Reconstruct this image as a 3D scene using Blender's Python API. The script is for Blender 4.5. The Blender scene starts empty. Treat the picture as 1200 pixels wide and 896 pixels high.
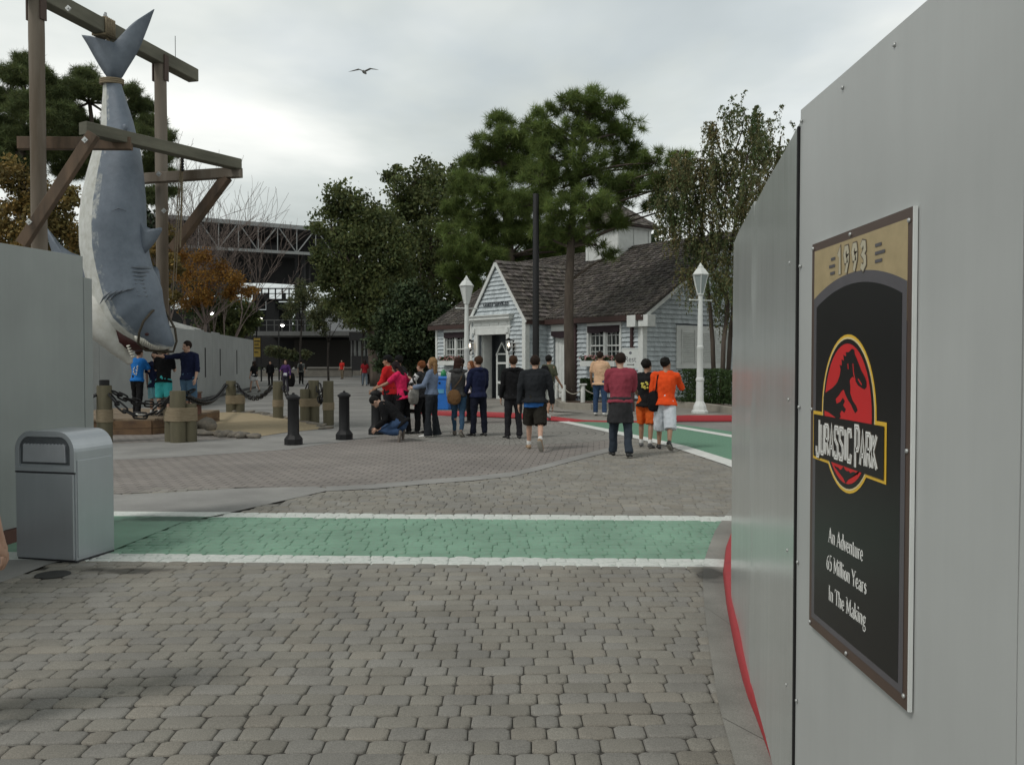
import bpy, bmesh, math, random
import numpy as np
from mathutils import Vector, Matrix, noise
random.seed(7); rng = np.random.default_rng(7)
R = math.radians
scene = bpy.context.scene
COL = scene.collection
F = 1020.0; CAMH = 1.70; PITCH = math.atan(26/1020)
V = Vector

# ---------- sight lines used to find where things stand on the ground ----------
def ray(px, py):
    x = (px-600)/F; y = (448-py)/F
    return V((x, math.cos(PITCH)+y*math.sin(PITCH), -math.sin(PITCH)+y*math.cos(PITCH)))
def G(px, py, z=0.0):
    d = ray(px, py); t = (z-CAMH)/d.z
    return V((d.x*t, d.y*t, z))
def P(px, py, Y):
    d = ray(px, py); t = Y/d.y
    return V((d.x*t, Y, CAMH+d.z*t))

# ---------- materials ----------
MATS = {}
def nmat(name):
    m = bpy.data.materials.new(name); m.use_nodes = True
    nt = m.node_tree; b = nt.nodes['Principled BSDF']
    return m, nt, b
def N(nt, t, **kw):
    n = nt.nodes.new(t)
    for k, v in kw.items():
        if k in n.inputs.keys() if hasattr(n.inputs,'keys') else False: n.inputs[k].default_value = v
        else: setattr(n, k, v)
    return n
def L(nt, a, b): nt.links.new(a, b)
def c4(c): return (c[0], c[1], c[2], 1)
def mat(name, col, rough=.7, var=.15, scale=8, bump=0.0, bscale=None, metal=0.0, col2=None, stretch=(1,1,1), spec=.5, thresh=None, attr=None, detail=6, coord='Object', emit=None, fine=0.0):
    if name in MATS: return MATS[name]
    m, nt, b = nmat(name)
    b.inputs['Roughness'].default_value = rough
    b.inputs['Metallic'].default_value = metal
    b.inputs['Specular IOR Level'].default_value = spec
    tc = N(nt, 'ShaderNodeTexCoord'); mp = N(nt, 'ShaderNodeMapping'); mp.inputs['Scale'].default_value = stretch
    L(nt, tc.outputs[coord], mp.inputs['Vector'])
    nz = N(nt, 'ShaderNodeTexNoise'); nz.inputs['Scale'].default_value = scale; nz.inputs['Detail'].default_value = detail
    nz.inputs['Roughness'].default_value = .6
    L(nt, mp.outputs[0], nz.inputs['Vector'])
    rp = N(nt, 'ShaderNodeValToRGB')
    lo = col2 if col2 else tuple(max(0, x*(1-var)) for x in col)
    hi = col if col2 else tuple(min(1, x*(1+var)) for x in col)
    a, z = thresh if thresh else (.3, .7)
    rp.color_ramp.elements[0].position = a; rp.color_ramp.elements[1].position = z
    rp.color_ramp.elements[0].color = c4(lo); rp.color_ramp.elements[1].color = c4(hi)
    L(nt, nz.outputs['Fac'], rp.inputs[0])
    out = rp.outputs[0]
    if attr:
        at = N(nt, 'ShaderNodeAttribute'); at.attribute_name = attr
        mx = N(nt, 'ShaderNodeMix', data_type='RGBA', blend_type='MULTIPLY'); mx.inputs[0].default_value = 1
        L(nt, out, mx.inputs[6]); L(nt, at.outputs['Color'], mx.inputs[7]); out = mx.outputs[2]
    L(nt, out, b.inputs['Base Color'])
    if bump:
        nb = N(nt, 'ShaderNodeTexNoise'); nb.inputs['Scale'].default_value = bscale or scale*4; nb.inputs['Detail'].default_value = 8
        L(nt, mp.outputs[0], nb.inputs['Vector'])
        bp = N(nt, 'ShaderNodeBump'); bp.inputs['Strength'].default_value = 1.0; bp.inputs['Distance'].default_value = bump
        L(nt, nb.outputs['Fac'], bp.inputs['Height']); L(nt, bp.outputs[0], b.inputs['Normal'])
    if emit:
        b.inputs['Emission Color'].default_value = c4(emit[0]); b.inputs['Emission Strength'].default_value = emit[1]
    MATS[name] = m
    return m

# ---------- mesh building ----------
class MB:
    def __init__(s): s.v = []; s.f = []; s.m = []; s.c = []
    def add(s, vs, fs, mi=0, col=None):
        o = len(s.v); s.v.extend([tuple(p) for p in vs])
        for f in fs: s.f.append(tuple(i+o for i in f)); s.m.append(mi); s.c.append(col or (1, 1, 1))
    def box(s, c, d, rot=None, mi=0, col=None):
        c = V(c); hx, hy, hz = d[0]/2, d[1]/2, d[2]/2
        vs = [V((x, y, z)) for x in (-hx, hx) for y in (-hy, hy) for z in (-hz, hz)]
        if rot is not None: vs = [rot @ p for p in vs]
        s.add([p+c for p in vs], [(0,1,3,2),(4,6,7,5),(0,4,5,1),(2,3,7,6),(0,2,6,4),(1,5,7,3)], mi, col)
    def bx(s, x0, x1, y0, y1, z0, z1, mi=0, col=None):
        s.box(((x0+x1)/2, (y0+y1)/2, (z0+z1)/2), (abs(x1-x0), abs(y1-y0), abs(z1-z0)), None, mi, col)
    def beam(s, a, b, w, h, up=(0,0,1), mi=0, ch=0.0):
        a = V(a); b = V(b); t = (b-a).normalized(); u = V(up)
        sd = t.cross(u)
        if sd.length < 1e-4: sd = t.cross(V((1, 0, 0)))
        sd.normalize(); u = sd.cross(t).normalized()
        k = ch
        prof = [(-w/2+k, -h/2), (w/2-k, -h/2), (w/2, -h/2+k), (w/2, h/2-k), (w/2-k, h/2), (-w/2+k, h/2), (-w/2, h/2-k), (-w/2, -h/2+k)] if k else [(-w/2,-h/2),(w/2,-h/2),(w/2,h/2),(-w/2,h/2)]
        n = len(prof)
        vs = [a+sd*x+u*y for x, y in prof]+[b+sd*x+u*y for x, y in prof]
        s.add(vs, [tuple(range(n))[::-1], tuple(range(n, 2*n))]+[(i, (i+1) % n, n+(i+1) % n, n+i) for i in range(n)], mi)
    def tube(s, pts, radii, n=10, mi=0, ref=None, cap='flat', col=None, wob=0):
        pts = [V(p) for p in pts]
        if isinstance(radii, (int, float)): radii = [radii]*len(pts)
        radii = [(r, r) if isinstance(r, (int, float)) else r for r in radii]
        if cap == 'round':
            t0 = (pts[0]-pts[1]).normalized(); t1 = (pts[-1]-pts[-2]).normalized()
            a, b = radii[0], radii[-1]; ra = min(a); rb = min(b)
            P0 = [pts[0]+t0*ra*.95, pts[0]+t0*ra*.6]; R0 = [(a[0]*.3, a[1]*.3), (a[0]*.8, a[1]*.8)]
            P1 = [pts[-1]+t1*rb*.6, pts[-1]+t1*rb*.95]; R1 = [(b[0]*.8, b[1]*.8), (b[0]*.3, b[1]*.3)]
            pts = P0+pts+P1; radii = R0+radii+R1
        rf = V(ref) if ref is not None else None
        rings = []; side = None
        for i, p in enumerate(pts):
            t = (pts[min(i+1, len(pts)-1)]-pts[max(i-1, 0)])
            if t.length < 1e-6: t = V((0, 0, 1))
            t.normalize()
            if rf is not None: sd = rf-t*rf.dot(t)
            elif side is None: sd = t.cross(V((0, 0, 1)) if abs(t.z) < .9 else V((1, 0, 0)))
            else: sd = side-t*side.dot(t)
            if sd.length < 1e-5: sd = t.cross(V((.3, .5, .8)))
            sd.normalize(); side = sd; u = t.cross(sd)
            rr = radii[i]
            rings.append([p+sd*rr[0]*math.cos(2*math.pi*k/n)*(1+random.uniform(-wob, wob))+u*rr[1]*math.sin(2*math.pi*k/n)*(1+random.uniform(-wob, wob)) for k in range(n)])
        vs = [q for r_ in rings for q in r_]; fs = []
        for i in range(len(rings)-1):
            for k in range(n):
                fs.append((i*n+k, i*n+(k+1) % n, (i+1)*n+(k+1) % n, (i+1)*n+k))
        fs.append(tuple(range(n))[::-1]); fs.append(tuple((len(rings)-1)*n+k for k in range(n)))
        s.add(vs, fs, mi, col)
    def ell(s, c, r, rot=None, nu=12, nv=8, mi=0, col=None):
        c = V(c); vs = [V((0, 0, -r[2]))]
        for j in range(1, nv):
            ph = -math.pi/2+math.pi*j/nv
            for i in range(nu):
                th = 2*math.pi*i/nu
                vs.append(V((r[0]*math.cos(ph)*math.cos(th), r[1]*math.cos(ph)*math.sin(th), r[2]*math.sin(ph))))
        vs.append(V((0, 0, r[2])))
        if rot is not None: vs = [rot @ p for p in vs]
        fs = [(0, 1+(i+1) % nu, 1+i) for i in range(nu)]
        for j in range(nv-2):
            for i in range(nu):
                a = 1+j*nu; fs.append((a+i, a+(i+1) % nu, a+nu+(i+1) % nu, a+nu+i))
        a = 1+(nv-2)*nu; top = len(vs)-1
        fs += [(a+i, a+(i+1) % nu, top) for i in range(nu)]
        s.add([p+c for p in vs], fs, mi, col)
    def lathe(s, prof, c=(0, 0, 0), n=20, mi=0, sq=None):
        c = V(c); vs = []; m = len(prof)
        for r_, z in prof:
            for k in range(n):
                a = 2*math.pi*k/n+(math.pi/n if sq else 0)
                vs.append(c+V((r_*math.cos(a), r_*math.sin(a), z)))
        fs = [tuple(range(n))[::-1], tuple((m-1)*n+k for k in range(n))]
        for i in range(m-1):
            for k in range(n): fs.append((i*n+k, i*n+(k+1) % n, (i+1)*n+(k+1) % n, (i+1)*n+k))
        s.add(vs, fs, mi)
    def poly(s, pts, mi=0, col=None): s.add(pts, [tuple(range(len(pts)))], mi, col)
    def prism(s, pts, ext, mi=0, col=None):
        n = len(pts); e = V(ext); pts = [V(p) for p in pts]
        s.add(pts+[p+e for p in pts], [tuple(range(n))[::-1], tuple(range(n, 2*n))]+[(i, (i+1) % n, n+(i+1) % n, n+i) for i in range(n)], mi, col)
    def mesh(s, name, smooth=False, colattr=False, norm=True):
        me = bpy.data.meshes.new(name); me.from_pydata(s.v, [], s.f)
        me.polygons.foreach_set('material_index', s.m)
        if colattr:
            ca = me.color_attributes.new('tone', 'FLOAT_COLOR', 'CORNER')
            arr = []
            for f, c in zip(s.f, s.c): arr.extend([c[0], c[1], c[2], 1.0]*len(f))
            ca.data.foreach_set('color', arr)
        if norm:
            bm = bmesh.new(); bm.from_mesh(me); bmesh.ops.recalc_face_normals(bm, faces=bm.faces); bm.to_mesh(me); bm.free()
        if smooth: me.polygons.foreach_set('use_smooth', [True]*len(me.polygons))
        return me
    def build(s, name, mats, parent=None, smooth=False, colattr=False, bevel=0, auto=None, norm=True, world=False):
        if world and parent is not None:
            o = parent.location; s.v = [(a-o.x, b-o.y, c-o.z) for a, b, c in s.v]
        me = s.mesh(name, smooth or auto is not None, colattr, norm)
        for m in (mats if isinstance(mats, (list, tuple)) else [mats]): me.materials.append(m)
        if auto is not None:
            me.set_sharp_from_angle(angle=R(auto))
        ob = bpy.data.objects.new(name, me); COL.objects.link(ob)
        if parent is not None: ob.parent = parent
        if bevel:
            md = ob.modifiers.new('edge', 'BEVEL'); md.width = bevel; md.segments = 2; md.limit_method = 'ANGLE'; md.angle_limit = R(40)
        return ob
def tag(o, label=None, cat=None, group=None, kind=None):
    if label: o['label'] = label
    if cat: o['category'] = cat
    if group: o['group'] = group
    if kind: o['kind'] = kind
    return o
def empty(name, loc=(0, 0, 0), rz=0.0, label=None, cat=None, group=None):
    o = bpy.data.objects.new(name, None); COL.objects.link(o); o.location = loc; o.rotation_euler = (0, 0, rz)
    o.empty_display_size = .2
    return tag(o, label, cat, group)
def child_copy(src, parent, loc=None, mtx=None):
    c = src.copy(); COL.objects.link(c); c.parent = parent
    if loc is not None: c.location = loc
    if mtx is not None: c.matrix_basis = mtx
    return c
def copy_tree(o, parent=None):
    c = o.copy(); COL.objects.link(c); c.parent = parent
    for ch in list(o.children): copy_tree(ch, c)
    return c
def split_loose(ob, key=None):
    me = ob.data; bm = bmesh.new(); bm.from_mesh(me); bm.verts.ensure_lookup_table(); seen = set(); isl = []
    for v in bm.verts:
        if v.index in seen: continue
        st_ = [v]; seen.add(v.index); cur = []
        while st_:
            q = st_.pop(); cur.append(q.index)
            for e_ in q.link_edges:
                o_ = e_.other_vert(q)
                if o_.index not in seen: seen.add(o_.index); st_.append(o_)
        isl.append(set(cur))
    bm.free()
    for s_ in isl[1:]:
        c = ob.copy(); c.data = me.copy(); COL.objects.link(c); _keep(c.data, s_)
    _keep(me, isl[0]); return ob
def _keep(me, idx):
    bm = bmesh.new(); bm.from_mesh(me); bm.verts.ensure_lookup_table(); bmesh.ops.delete(bm, geom=[v for v in bm.verts if v.index not in idx], context='VERTS'); bm.to_mesh(me); bm.free()
def struct(o): o['kind'] = 'structure'; return o
def arr_mesh(name, verts, faces, m, parent=None, tones=None, smooth=False):
    me = bpy.data.meshes.new(name); verts = np.asarray(verts, dtype=np.float32); faces = np.asarray(faces, dtype=np.int32)
    nf, k = faces.shape
    me.vertices.add(len(verts)); me.vertices.foreach_set('co', verts.ravel())
    me.loops.add(nf*k); me.loops.foreach_set('vertex_index', faces.ravel())
    me.polygons.add(nf); me.polygons.foreach_set('loop_start', np.arange(0, nf*k, k, dtype=np.int32)); me.polygons.foreach_set('loop_total', np.full(nf, k, dtype=np.int32))
    me.update(calc_edges=True)
    if tones is not None:
        ca = me.color_attributes.new('tone', 'FLOAT_COLOR', 'CORNER')
        t = np.repeat(np.c_[tones, np.ones(nf)].astype(np.float32), k, axis=0); ca.data.foreach_set('color', t.ravel())
    me.materials.append(m)
    if smooth: me.polygons.foreach_set('use_smooth', [True]*nf)
    ob = bpy.data.objects.new(name, me); COL.objects.link(ob); ob.parent = parent
    return ob
def text_mesh(s, size, width=1.0, ext=.004):
    cu = bpy.data.curves.new('t', 'FONT'); cu.body = s; cu.size = size; cu.extrude = ext; cu.align_x = 'CENTER'; cu.align_y = 'CENTER'
    ob = bpy.data.objects.new('t', cu); COL.objects.link(ob); bpy.context.view_layer.update()
    me = bpy.data.meshes.new_from_object(ob.evaluated_get(bpy.context.evaluated_depsgraph_get()))
    bpy.data.objects.remove(ob); bpy.data.curves.remove(cu)
    for v in me.vertices: v.co = V((v.co.x*width, -v.co.z, v.co.y))
    me.materials.clear()
    return me
def text_obj(name, s, size, width, m, parent, loc, ext=.004):
    me = text_mesh(s, size, width, ext); me.materials.append(m)
    o = bpy.data.objects.new(name, me); COL.objects.link(o); o.parent = parent; o.location = loc
    return o
def pip(x, y, poly):
    ins = False; j = len(poly)-1
    for i in range(len(poly)):
        xi, yi = poly[i][0], poly[i][1]; xj, yj = poly[j][0], poly[j][1]
        if (yi > y) != (yj > y) and x < (xj-xi)*(y-yi)/(yj-yi)+xi: ins = not ins
        j = i
    return ins

# ---------- camera, world, sun ----------
cam = bpy.data.cameras.new('camera'); co = bpy.data.objects.new('camera', cam); COL.objects.link(co)
co.location = (0, 0, CAMH); co.rotation_euler = (math.pi/2-PITCH, 0, 0)
cam.sensor_width = 36; cam.lens = F/1200*36; cam.clip_start = .05; cam.clip_end = 3000
scene.camera = co
scene.view_settings.view_transform = 'Standard'; scene.view_settings.look = 'None'; scene.view_settings.exposure = 0.12; scene.view_settings.gamma = 1
SUN_EL, SUN_AZ = 52, -128    # azimuth clockwise from +Y
w = bpy.data.worlds.new('World'); scene.world = w; w.use_nodes = True; nt = w.node_tree
bg = nt.nodes['Background']; outn = nt.nodes['World Output']
sky = N(nt, 'ShaderNodeTexSky', sky_type='NISHITA'); sky.sun_disc = False; sky.sun_elevation = R(SUN_EL); sky.sun_rotation = R(SUN_AZ)
L(nt, sky.outputs[0], bg.inputs[0]); bg.inputs[1].default_value = .13
tc = N(nt, 'ShaderNodeTexCoord'); sep = N(nt, 'ShaderNodeSeparateXYZ'); L(nt, tc.outputs['Generated'], sep.inputs[0])
mz = N(nt, 'ShaderNodeMath', operation='ADD'); L(nt, sep.outputs[2], mz.inputs[0]); mz.inputs[1].default_value = .18
dx = N(nt, 'ShaderNodeMath', operation='DIVIDE'); dy = N(nt, 'ShaderNodeMath', operation='DIVIDE')
L(nt, sep.outputs[0], dx.inputs[0]); L(nt, mz.outputs[0], dx.inputs[1]); L(nt, sep.outputs[1], dy.inputs[0]); L(nt, mz.outputs[0], dy.inputs[1])
cb = N(nt, 'ShaderNodeCombineXYZ'); L(nt, dx.outputs[0], cb.inputs[0]); L(nt, dy.outputs[0], cb.inputs[1])
def wn(scale, det, off, dist=0.0, rough=.55):
    mp = N(nt, 'ShaderNodeMapping'); mp.inputs['Location'].default_value = off; L(nt, cb.outputs[0], mp.inputs['Vector'])
    n = N(nt, 'ShaderNodeTexNoise'); n.inputs['Scale'].default_value = scale; n.inputs['Detail'].default_value = det; n.inputs['Distortion'].default_value = dist; n.inputs['Roughness'].default_value = rough
    L(nt, mp.outputs[0], n.inputs['Vector']); return n
n1 = wn(.62, 6, (12.3, 5.1, 0), .25, .5); n2 = wn(.6, 5, (7.7, 4.4, 2), .25)
cr = N(nt, 'ShaderNodeValToRGB'); e = cr.color_ramp.elements
e[0].position = .36; e[0].color = (.50, .545, .535, 1); e[1].position = .64; e[1].color = (1.0, 1.01, .97, 1)
e2 = e.new(.48); e2.color = (.64, .685, .67, 1)
L(nt, n1.outputs['Fac'], cr.inputs[0])
bg2 = N(nt, 'ShaderNodeBackground'); L(nt, cr.outputs[0], bg2.inputs[0]); elv = N(nt, 'ShaderNodeMapRange'); elv.interpolation_type = 'SMOOTHSTEP'; elv.inputs['From Min'].default_value = .30; elv.inputs['From Max'].default_value = .85; elv.inputs['To Min'].default_value = 1.0; elv.inputs['To Max'].default_value = .50; L(nt, sep.outputs[2], elv.inputs[0])
L(nt, elv.outputs[0], bg2.inputs[1])
gap = N(nt, 'ShaderNodeValToRGB'); gap.color_ramp.elements[0].position = .56; gap.color_ramp.elements[1].position = .66
gap.color_ramp.elements[0].color = (1, 1, 1, 1); gap.color_ramp.elements[1].color = (.85, .85, .85, 1)
L(nt, n2.outputs['Fac'], gap.inputs[0])
mxs = N(nt, 'ShaderNodeMixShader'); L(nt, gap.outputs[0], mxs.inputs[0]); L(nt, bg.outputs[0], mxs.inputs[1]); L(nt, bg2.outputs[0], mxs.inputs[2]); L(nt, mxs.outputs[0], outn.inputs[0])
sl = bpy.data.lights.new('sun', 'SUN'); sl.energy = 1.3; sl.angle = R(14); sl.color = (1, .97, .92)
so = bpy.data.objects.new('sun', sl); COL.objects.link(so)
sd = V((math.sin(R(SUN_AZ))*math.cos(R(SUN_EL)), math.cos(R(SUN_AZ))*math.cos(R(SUN_EL)), math.sin(R(SUN_EL))))
so.rotation_euler = sd.to_track_quat('Z', 'Y').to_euler(); so.location = (0, 0, 40)
# ================= GROUND =================
X1a, X1b = G(130, 599.0), G(858, 604.5)     # far edge of the near crossing
X2a, X2b = G(108, 656.5), G(848, 664.0)     # near edge
def lin(a, b):                              # signed distance to the line a-b, positive towards the camera
    d = (b-a).normalized(); n = V((d.y, -d.x)) if False else V((d.y, -d.x, 0))
    return n, -n.dot(V((a.x, a.y, 0)))
def paint_nodes(nt, base, with_green=True, green=(.20, .345, .255), white=(.62, .64, .61)):
    geo = N(nt, 'ShaderNodeNewGeometry')
    def dist(a, b):
        n, c = lin(a, b)
        dp = N(nt, 'ShaderNodeVectorMath', operation='DOT_PRODUCT'); dp.inputs[1].default_value = n; L(nt, geo.outputs['Position'], dp.inputs[0])
        ad = N(nt, 'ShaderNodeMath', operation='ADD'); L(nt, dp.outputs['Value'], ad.inputs[0]); ad.inputs[1].default_value = c
        nz = N(nt, 'ShaderNodeTexNoise'); nz.inputs['Scale'].default_value = 9; L(nt, geo.outputs['Position'], nz.inputs['Vector'])
        ml = N(nt, 'ShaderNodeMath', operation='MULTIPLY_ADD'); L(nt, nz.outputs['Fac'], ml.inputs[0]); ml.inputs[1].default_value = .014; L(nt, ad.outputs[0], ml.inputs[2])
        return ml.outputs[0]
    dfar = dist(X1a, X1b); dnear = dist(X2a, X2b)
    def M(op, a, b):
        n = N(nt, 'ShaderNodeMath', operation=op)
        for i, x in enumerate((a, b)):
            if isinstance(x, (int, float)): n.inputs[i].default_value = x
            else: L(nt, x, n.inputs[i])
        return n.outputs[0]
    f0 = M('GREATER_THAN', dfar, .015); f1 = M('LESS_THAN', dfar, .30)
    g0 = M('LESS_THAN', dnear, .015); g1 = M('GREATER_THAN', dnear, -.27)
    wf = M('MULTIPLY', f0, f1); wn_ = M('MULTIPLY', g0, g1); wh = M('MAXIMUM', wf, wn_)
    inside = M('MULTIPLY', f0, g0)
    # paint rubbed thin in places
    nz = N(nt, 'ShaderNodeTexNoise'); nz.inputs['Scale'].default_value = 22; nz.inputs['Detail'].default_value = 8; nz.inputs['Roughness'].default_value = .75; L(nt, geo.outputs['Position'], nz.inputs['Vector'])
    wear = N(nt, 'ShaderNodeValToRGB'); wear.color_ramp.elements[0].position = .34; wear.color_ramp.elements[1].position = .52; L(nt, nz.outputs['Fac'], wear.inputs[0])
    wr = N(nt, 'ShaderNodeMapRange'); wr.inputs['To Min'].default_value = .55; L(nt, wear.outputs[0], wr.inputs[0])
    gn = N(nt, 'ShaderNodeTexNoise'); gn.inputs['Scale'].default_value = 1.7; gn.inputs['Detail'].default_value = 5; L(nt, geo.outputs['Position'], gn.inputs['Vector'])
    gr = N(nt, 'ShaderNodeValToRGB'); gr.color_ramp.elements[0].position = .3; gr.color_ramp.elements[1].position = .7
    gr.color_ramp.elements[0].color = c4([x*.85 for x in green]); gr.color_ramp.elements[1].color = c4([x*1.15 for x in green]); L(nt, gn.outputs['Fac'], gr.inputs[0])
    m1 = N(nt, 'ShaderNodeMix', data_type='RGBA')
    L(nt, base, m1.inputs[6])
    if with_green:
        L(nt, M('MULTIPLY', inside, wr.outputs[0]), m1.inputs[0]); L(nt, gr.outputs[0], m1.inputs[7])
    else: m1.inputs[0].default_value = 0
    m2 = N(nt, 'ShaderNodeMix', data_type='RGBA'); L(nt, M('MULTIPLY', wh, wr.outputs[0]), m2.inputs[0]); L(nt, m1.outputs[2], m2.inputs[6]); m2.inputs[7].default_value = c4(white)
    return m2.outputs[2]
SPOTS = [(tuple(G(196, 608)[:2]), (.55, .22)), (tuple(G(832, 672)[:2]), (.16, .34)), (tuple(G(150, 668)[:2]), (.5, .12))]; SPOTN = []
def stone_mat(name, c1, c2, attr=True, paint=True, green=True, scale=2.0, speck=.5, bump=.0025, bscale=90, rough=.82, stain=.25, crack=False):
    m, nt, b = nmat(name); b.inputs['Roughness'].default_value = rough; b.inputs['Specular IOR Level'].default_value = .35
    geo = N(nt, 'ShaderNodeNewGeometry')
    n = N(nt, 'ShaderNodeTexNoise'); n.inputs['Scale'].default_value = scale; n.inputs['Detail'].default_value = 6; L(nt, geo.outputs['Position'], n.inputs['Vector'])
    rp = N(nt, 'ShaderNodeValToRGB'); rp.color_ramp.elements[0].position = .32; rp.color_ramp.elements[1].position = .68
    rp.color_ramp.elements[0].color = c4(c1); rp.color_ramp.elements[1].color = c4(c2); L(nt, n.outputs['Fac'], rp.inputs[0]); out = rp.outputs[0]
    sp = N(nt, 'ShaderNodeTexNoise'); sp.inputs['Scale'].default_value = 160; sp.inputs['Detail'].default_value = 3; L(nt, geo.outputs['Position'], sp.inputs['Vector'])
    mr = N(nt, 'ShaderNodeMapRange'); mr.inputs['From Min'].default_value = .3; mr.inputs['From Max'].default_value = .7; mr.inputs['To Min'].default_value = 1-speck*.5; mr.inputs['To Max'].default_value = 1+speck*.5; L(nt, sp.outputs['Fac'], mr.inputs[0])
    mx = N(nt, 'ShaderNodeMix', data_type='RGBA', blend_type='MULTIPLY'); mx.inputs[0].default_value = 1; L(nt, out, mx.inputs[6]); L(nt, mr.outputs[0], mx.inputs[7]); out = mx.outputs[2]
    # grime with its own irregular patches
    st = N(nt, 'ShaderNodeTexNoise'); st.inputs['Scale'].default_value = .55; st.inputs['Detail'].default_value = 9; st.inputs['Roughness'].default_value = .65; L(nt, geo.outputs['Position'], st.inputs['Vector'])
    ms = N(nt, 'ShaderNodeMapRange'); ms.inputs['From Min'].default_value = .35; ms.inputs['From Max'].default_value = .62; ms.inputs['To Min'].default_value = 1-stain; ms.inputs['To Max'].default_value = 1.04; L(nt, st.outputs['Fac'], ms.inputs[0])
    mx2 = N(nt, 'ShaderNodeMix', data_type='RGBA', blend_type='MULTIPLY'); mx2.inputs[0].default_value = 1; L(nt, out, mx2.inputs[6]); L(nt, ms.outputs[0], mx2.inputs[7]); out = mx2.outputs[2]
    sd_n = N(nt, 'ShaderNodeTexNoise'); sd_n.inputs['Scale'].default_value = 5; L(nt, geo.outputs['Position'], sd_n.inputs['Vector'])
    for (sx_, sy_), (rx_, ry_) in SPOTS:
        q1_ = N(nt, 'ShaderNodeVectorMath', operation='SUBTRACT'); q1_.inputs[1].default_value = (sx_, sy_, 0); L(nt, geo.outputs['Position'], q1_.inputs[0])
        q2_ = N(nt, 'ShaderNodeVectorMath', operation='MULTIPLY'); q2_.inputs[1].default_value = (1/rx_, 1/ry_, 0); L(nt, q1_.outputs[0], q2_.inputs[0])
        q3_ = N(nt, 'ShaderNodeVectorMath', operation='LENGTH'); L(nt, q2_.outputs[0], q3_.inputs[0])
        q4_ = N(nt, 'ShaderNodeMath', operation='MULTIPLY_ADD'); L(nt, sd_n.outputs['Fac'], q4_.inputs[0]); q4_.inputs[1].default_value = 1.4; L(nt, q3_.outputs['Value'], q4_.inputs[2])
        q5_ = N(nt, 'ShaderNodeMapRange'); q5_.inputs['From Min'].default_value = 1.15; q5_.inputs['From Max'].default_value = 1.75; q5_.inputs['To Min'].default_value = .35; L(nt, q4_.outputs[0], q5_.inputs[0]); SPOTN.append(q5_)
    gv = N(nt, 'ShaderNodeTexVoronoi'); gv.inputs['Scale'].default_value = 1.7; gv.inputs['Randomness'].default_value = 1; L(nt, geo.outputs['Position'], gv.inputs['Vector'])
    gm_ = N(nt, 'ShaderNodeMapRange'); gm_.inputs['From Min'].default_value = .028; gm_.inputs['From Max'].default_value = .04; gm_.inputs['To Min'].default_value = .62; L(nt, gv.outputs['Distance'], gm_.inputs[0])
    mxg = N(nt, 'ShaderNodeMix', data_type='RGBA', blend_type='MULTIPLY'); mxg.inputs[0].default_value = 1; L(nt, out, mxg.inputs[6]); L(nt, gm_.outputs[0], mxg.inputs[7]); out = mxg.outputs[2]
    if attr:
        at = N(nt, 'ShaderNodeAttribute'); at.attribute_name = 'tone'
        m3 = N(nt, 'ShaderNodeMix', data_type='RGBA', blend_type='MULTIPLY'); m3.inputs[0].default_value = 1; L(nt, out, m3.inputs[6]); L(nt, at.outputs['Color'], m3.inputs[7]); out = m3.outputs[2]
    if paint: out = paint_nodes(nt, out, green)
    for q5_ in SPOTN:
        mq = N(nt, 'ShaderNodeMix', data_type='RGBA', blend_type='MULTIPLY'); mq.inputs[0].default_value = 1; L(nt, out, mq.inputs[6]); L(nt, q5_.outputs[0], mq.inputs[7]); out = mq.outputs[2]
    SPOTN.clear()
    L(nt, out, b.inputs['Base Color'])
    nb = N(nt, 'ShaderNodeTexNoise'); nb.inputs['Scale'].default_value = bscale; nb.inputs['Detail'].default_value = 6; L(nt, geo.outputs['Position'], nb.inputs['Vector'])
    bp = N(nt, 'ShaderNodeBump'); bp.inputs['Distance'].default_value = bump; L(nt, nb.outputs['Fac'], bp.inputs['Height']); L(nt, bp.outputs[0], b.inputs['Normal'])
    return m
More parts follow.
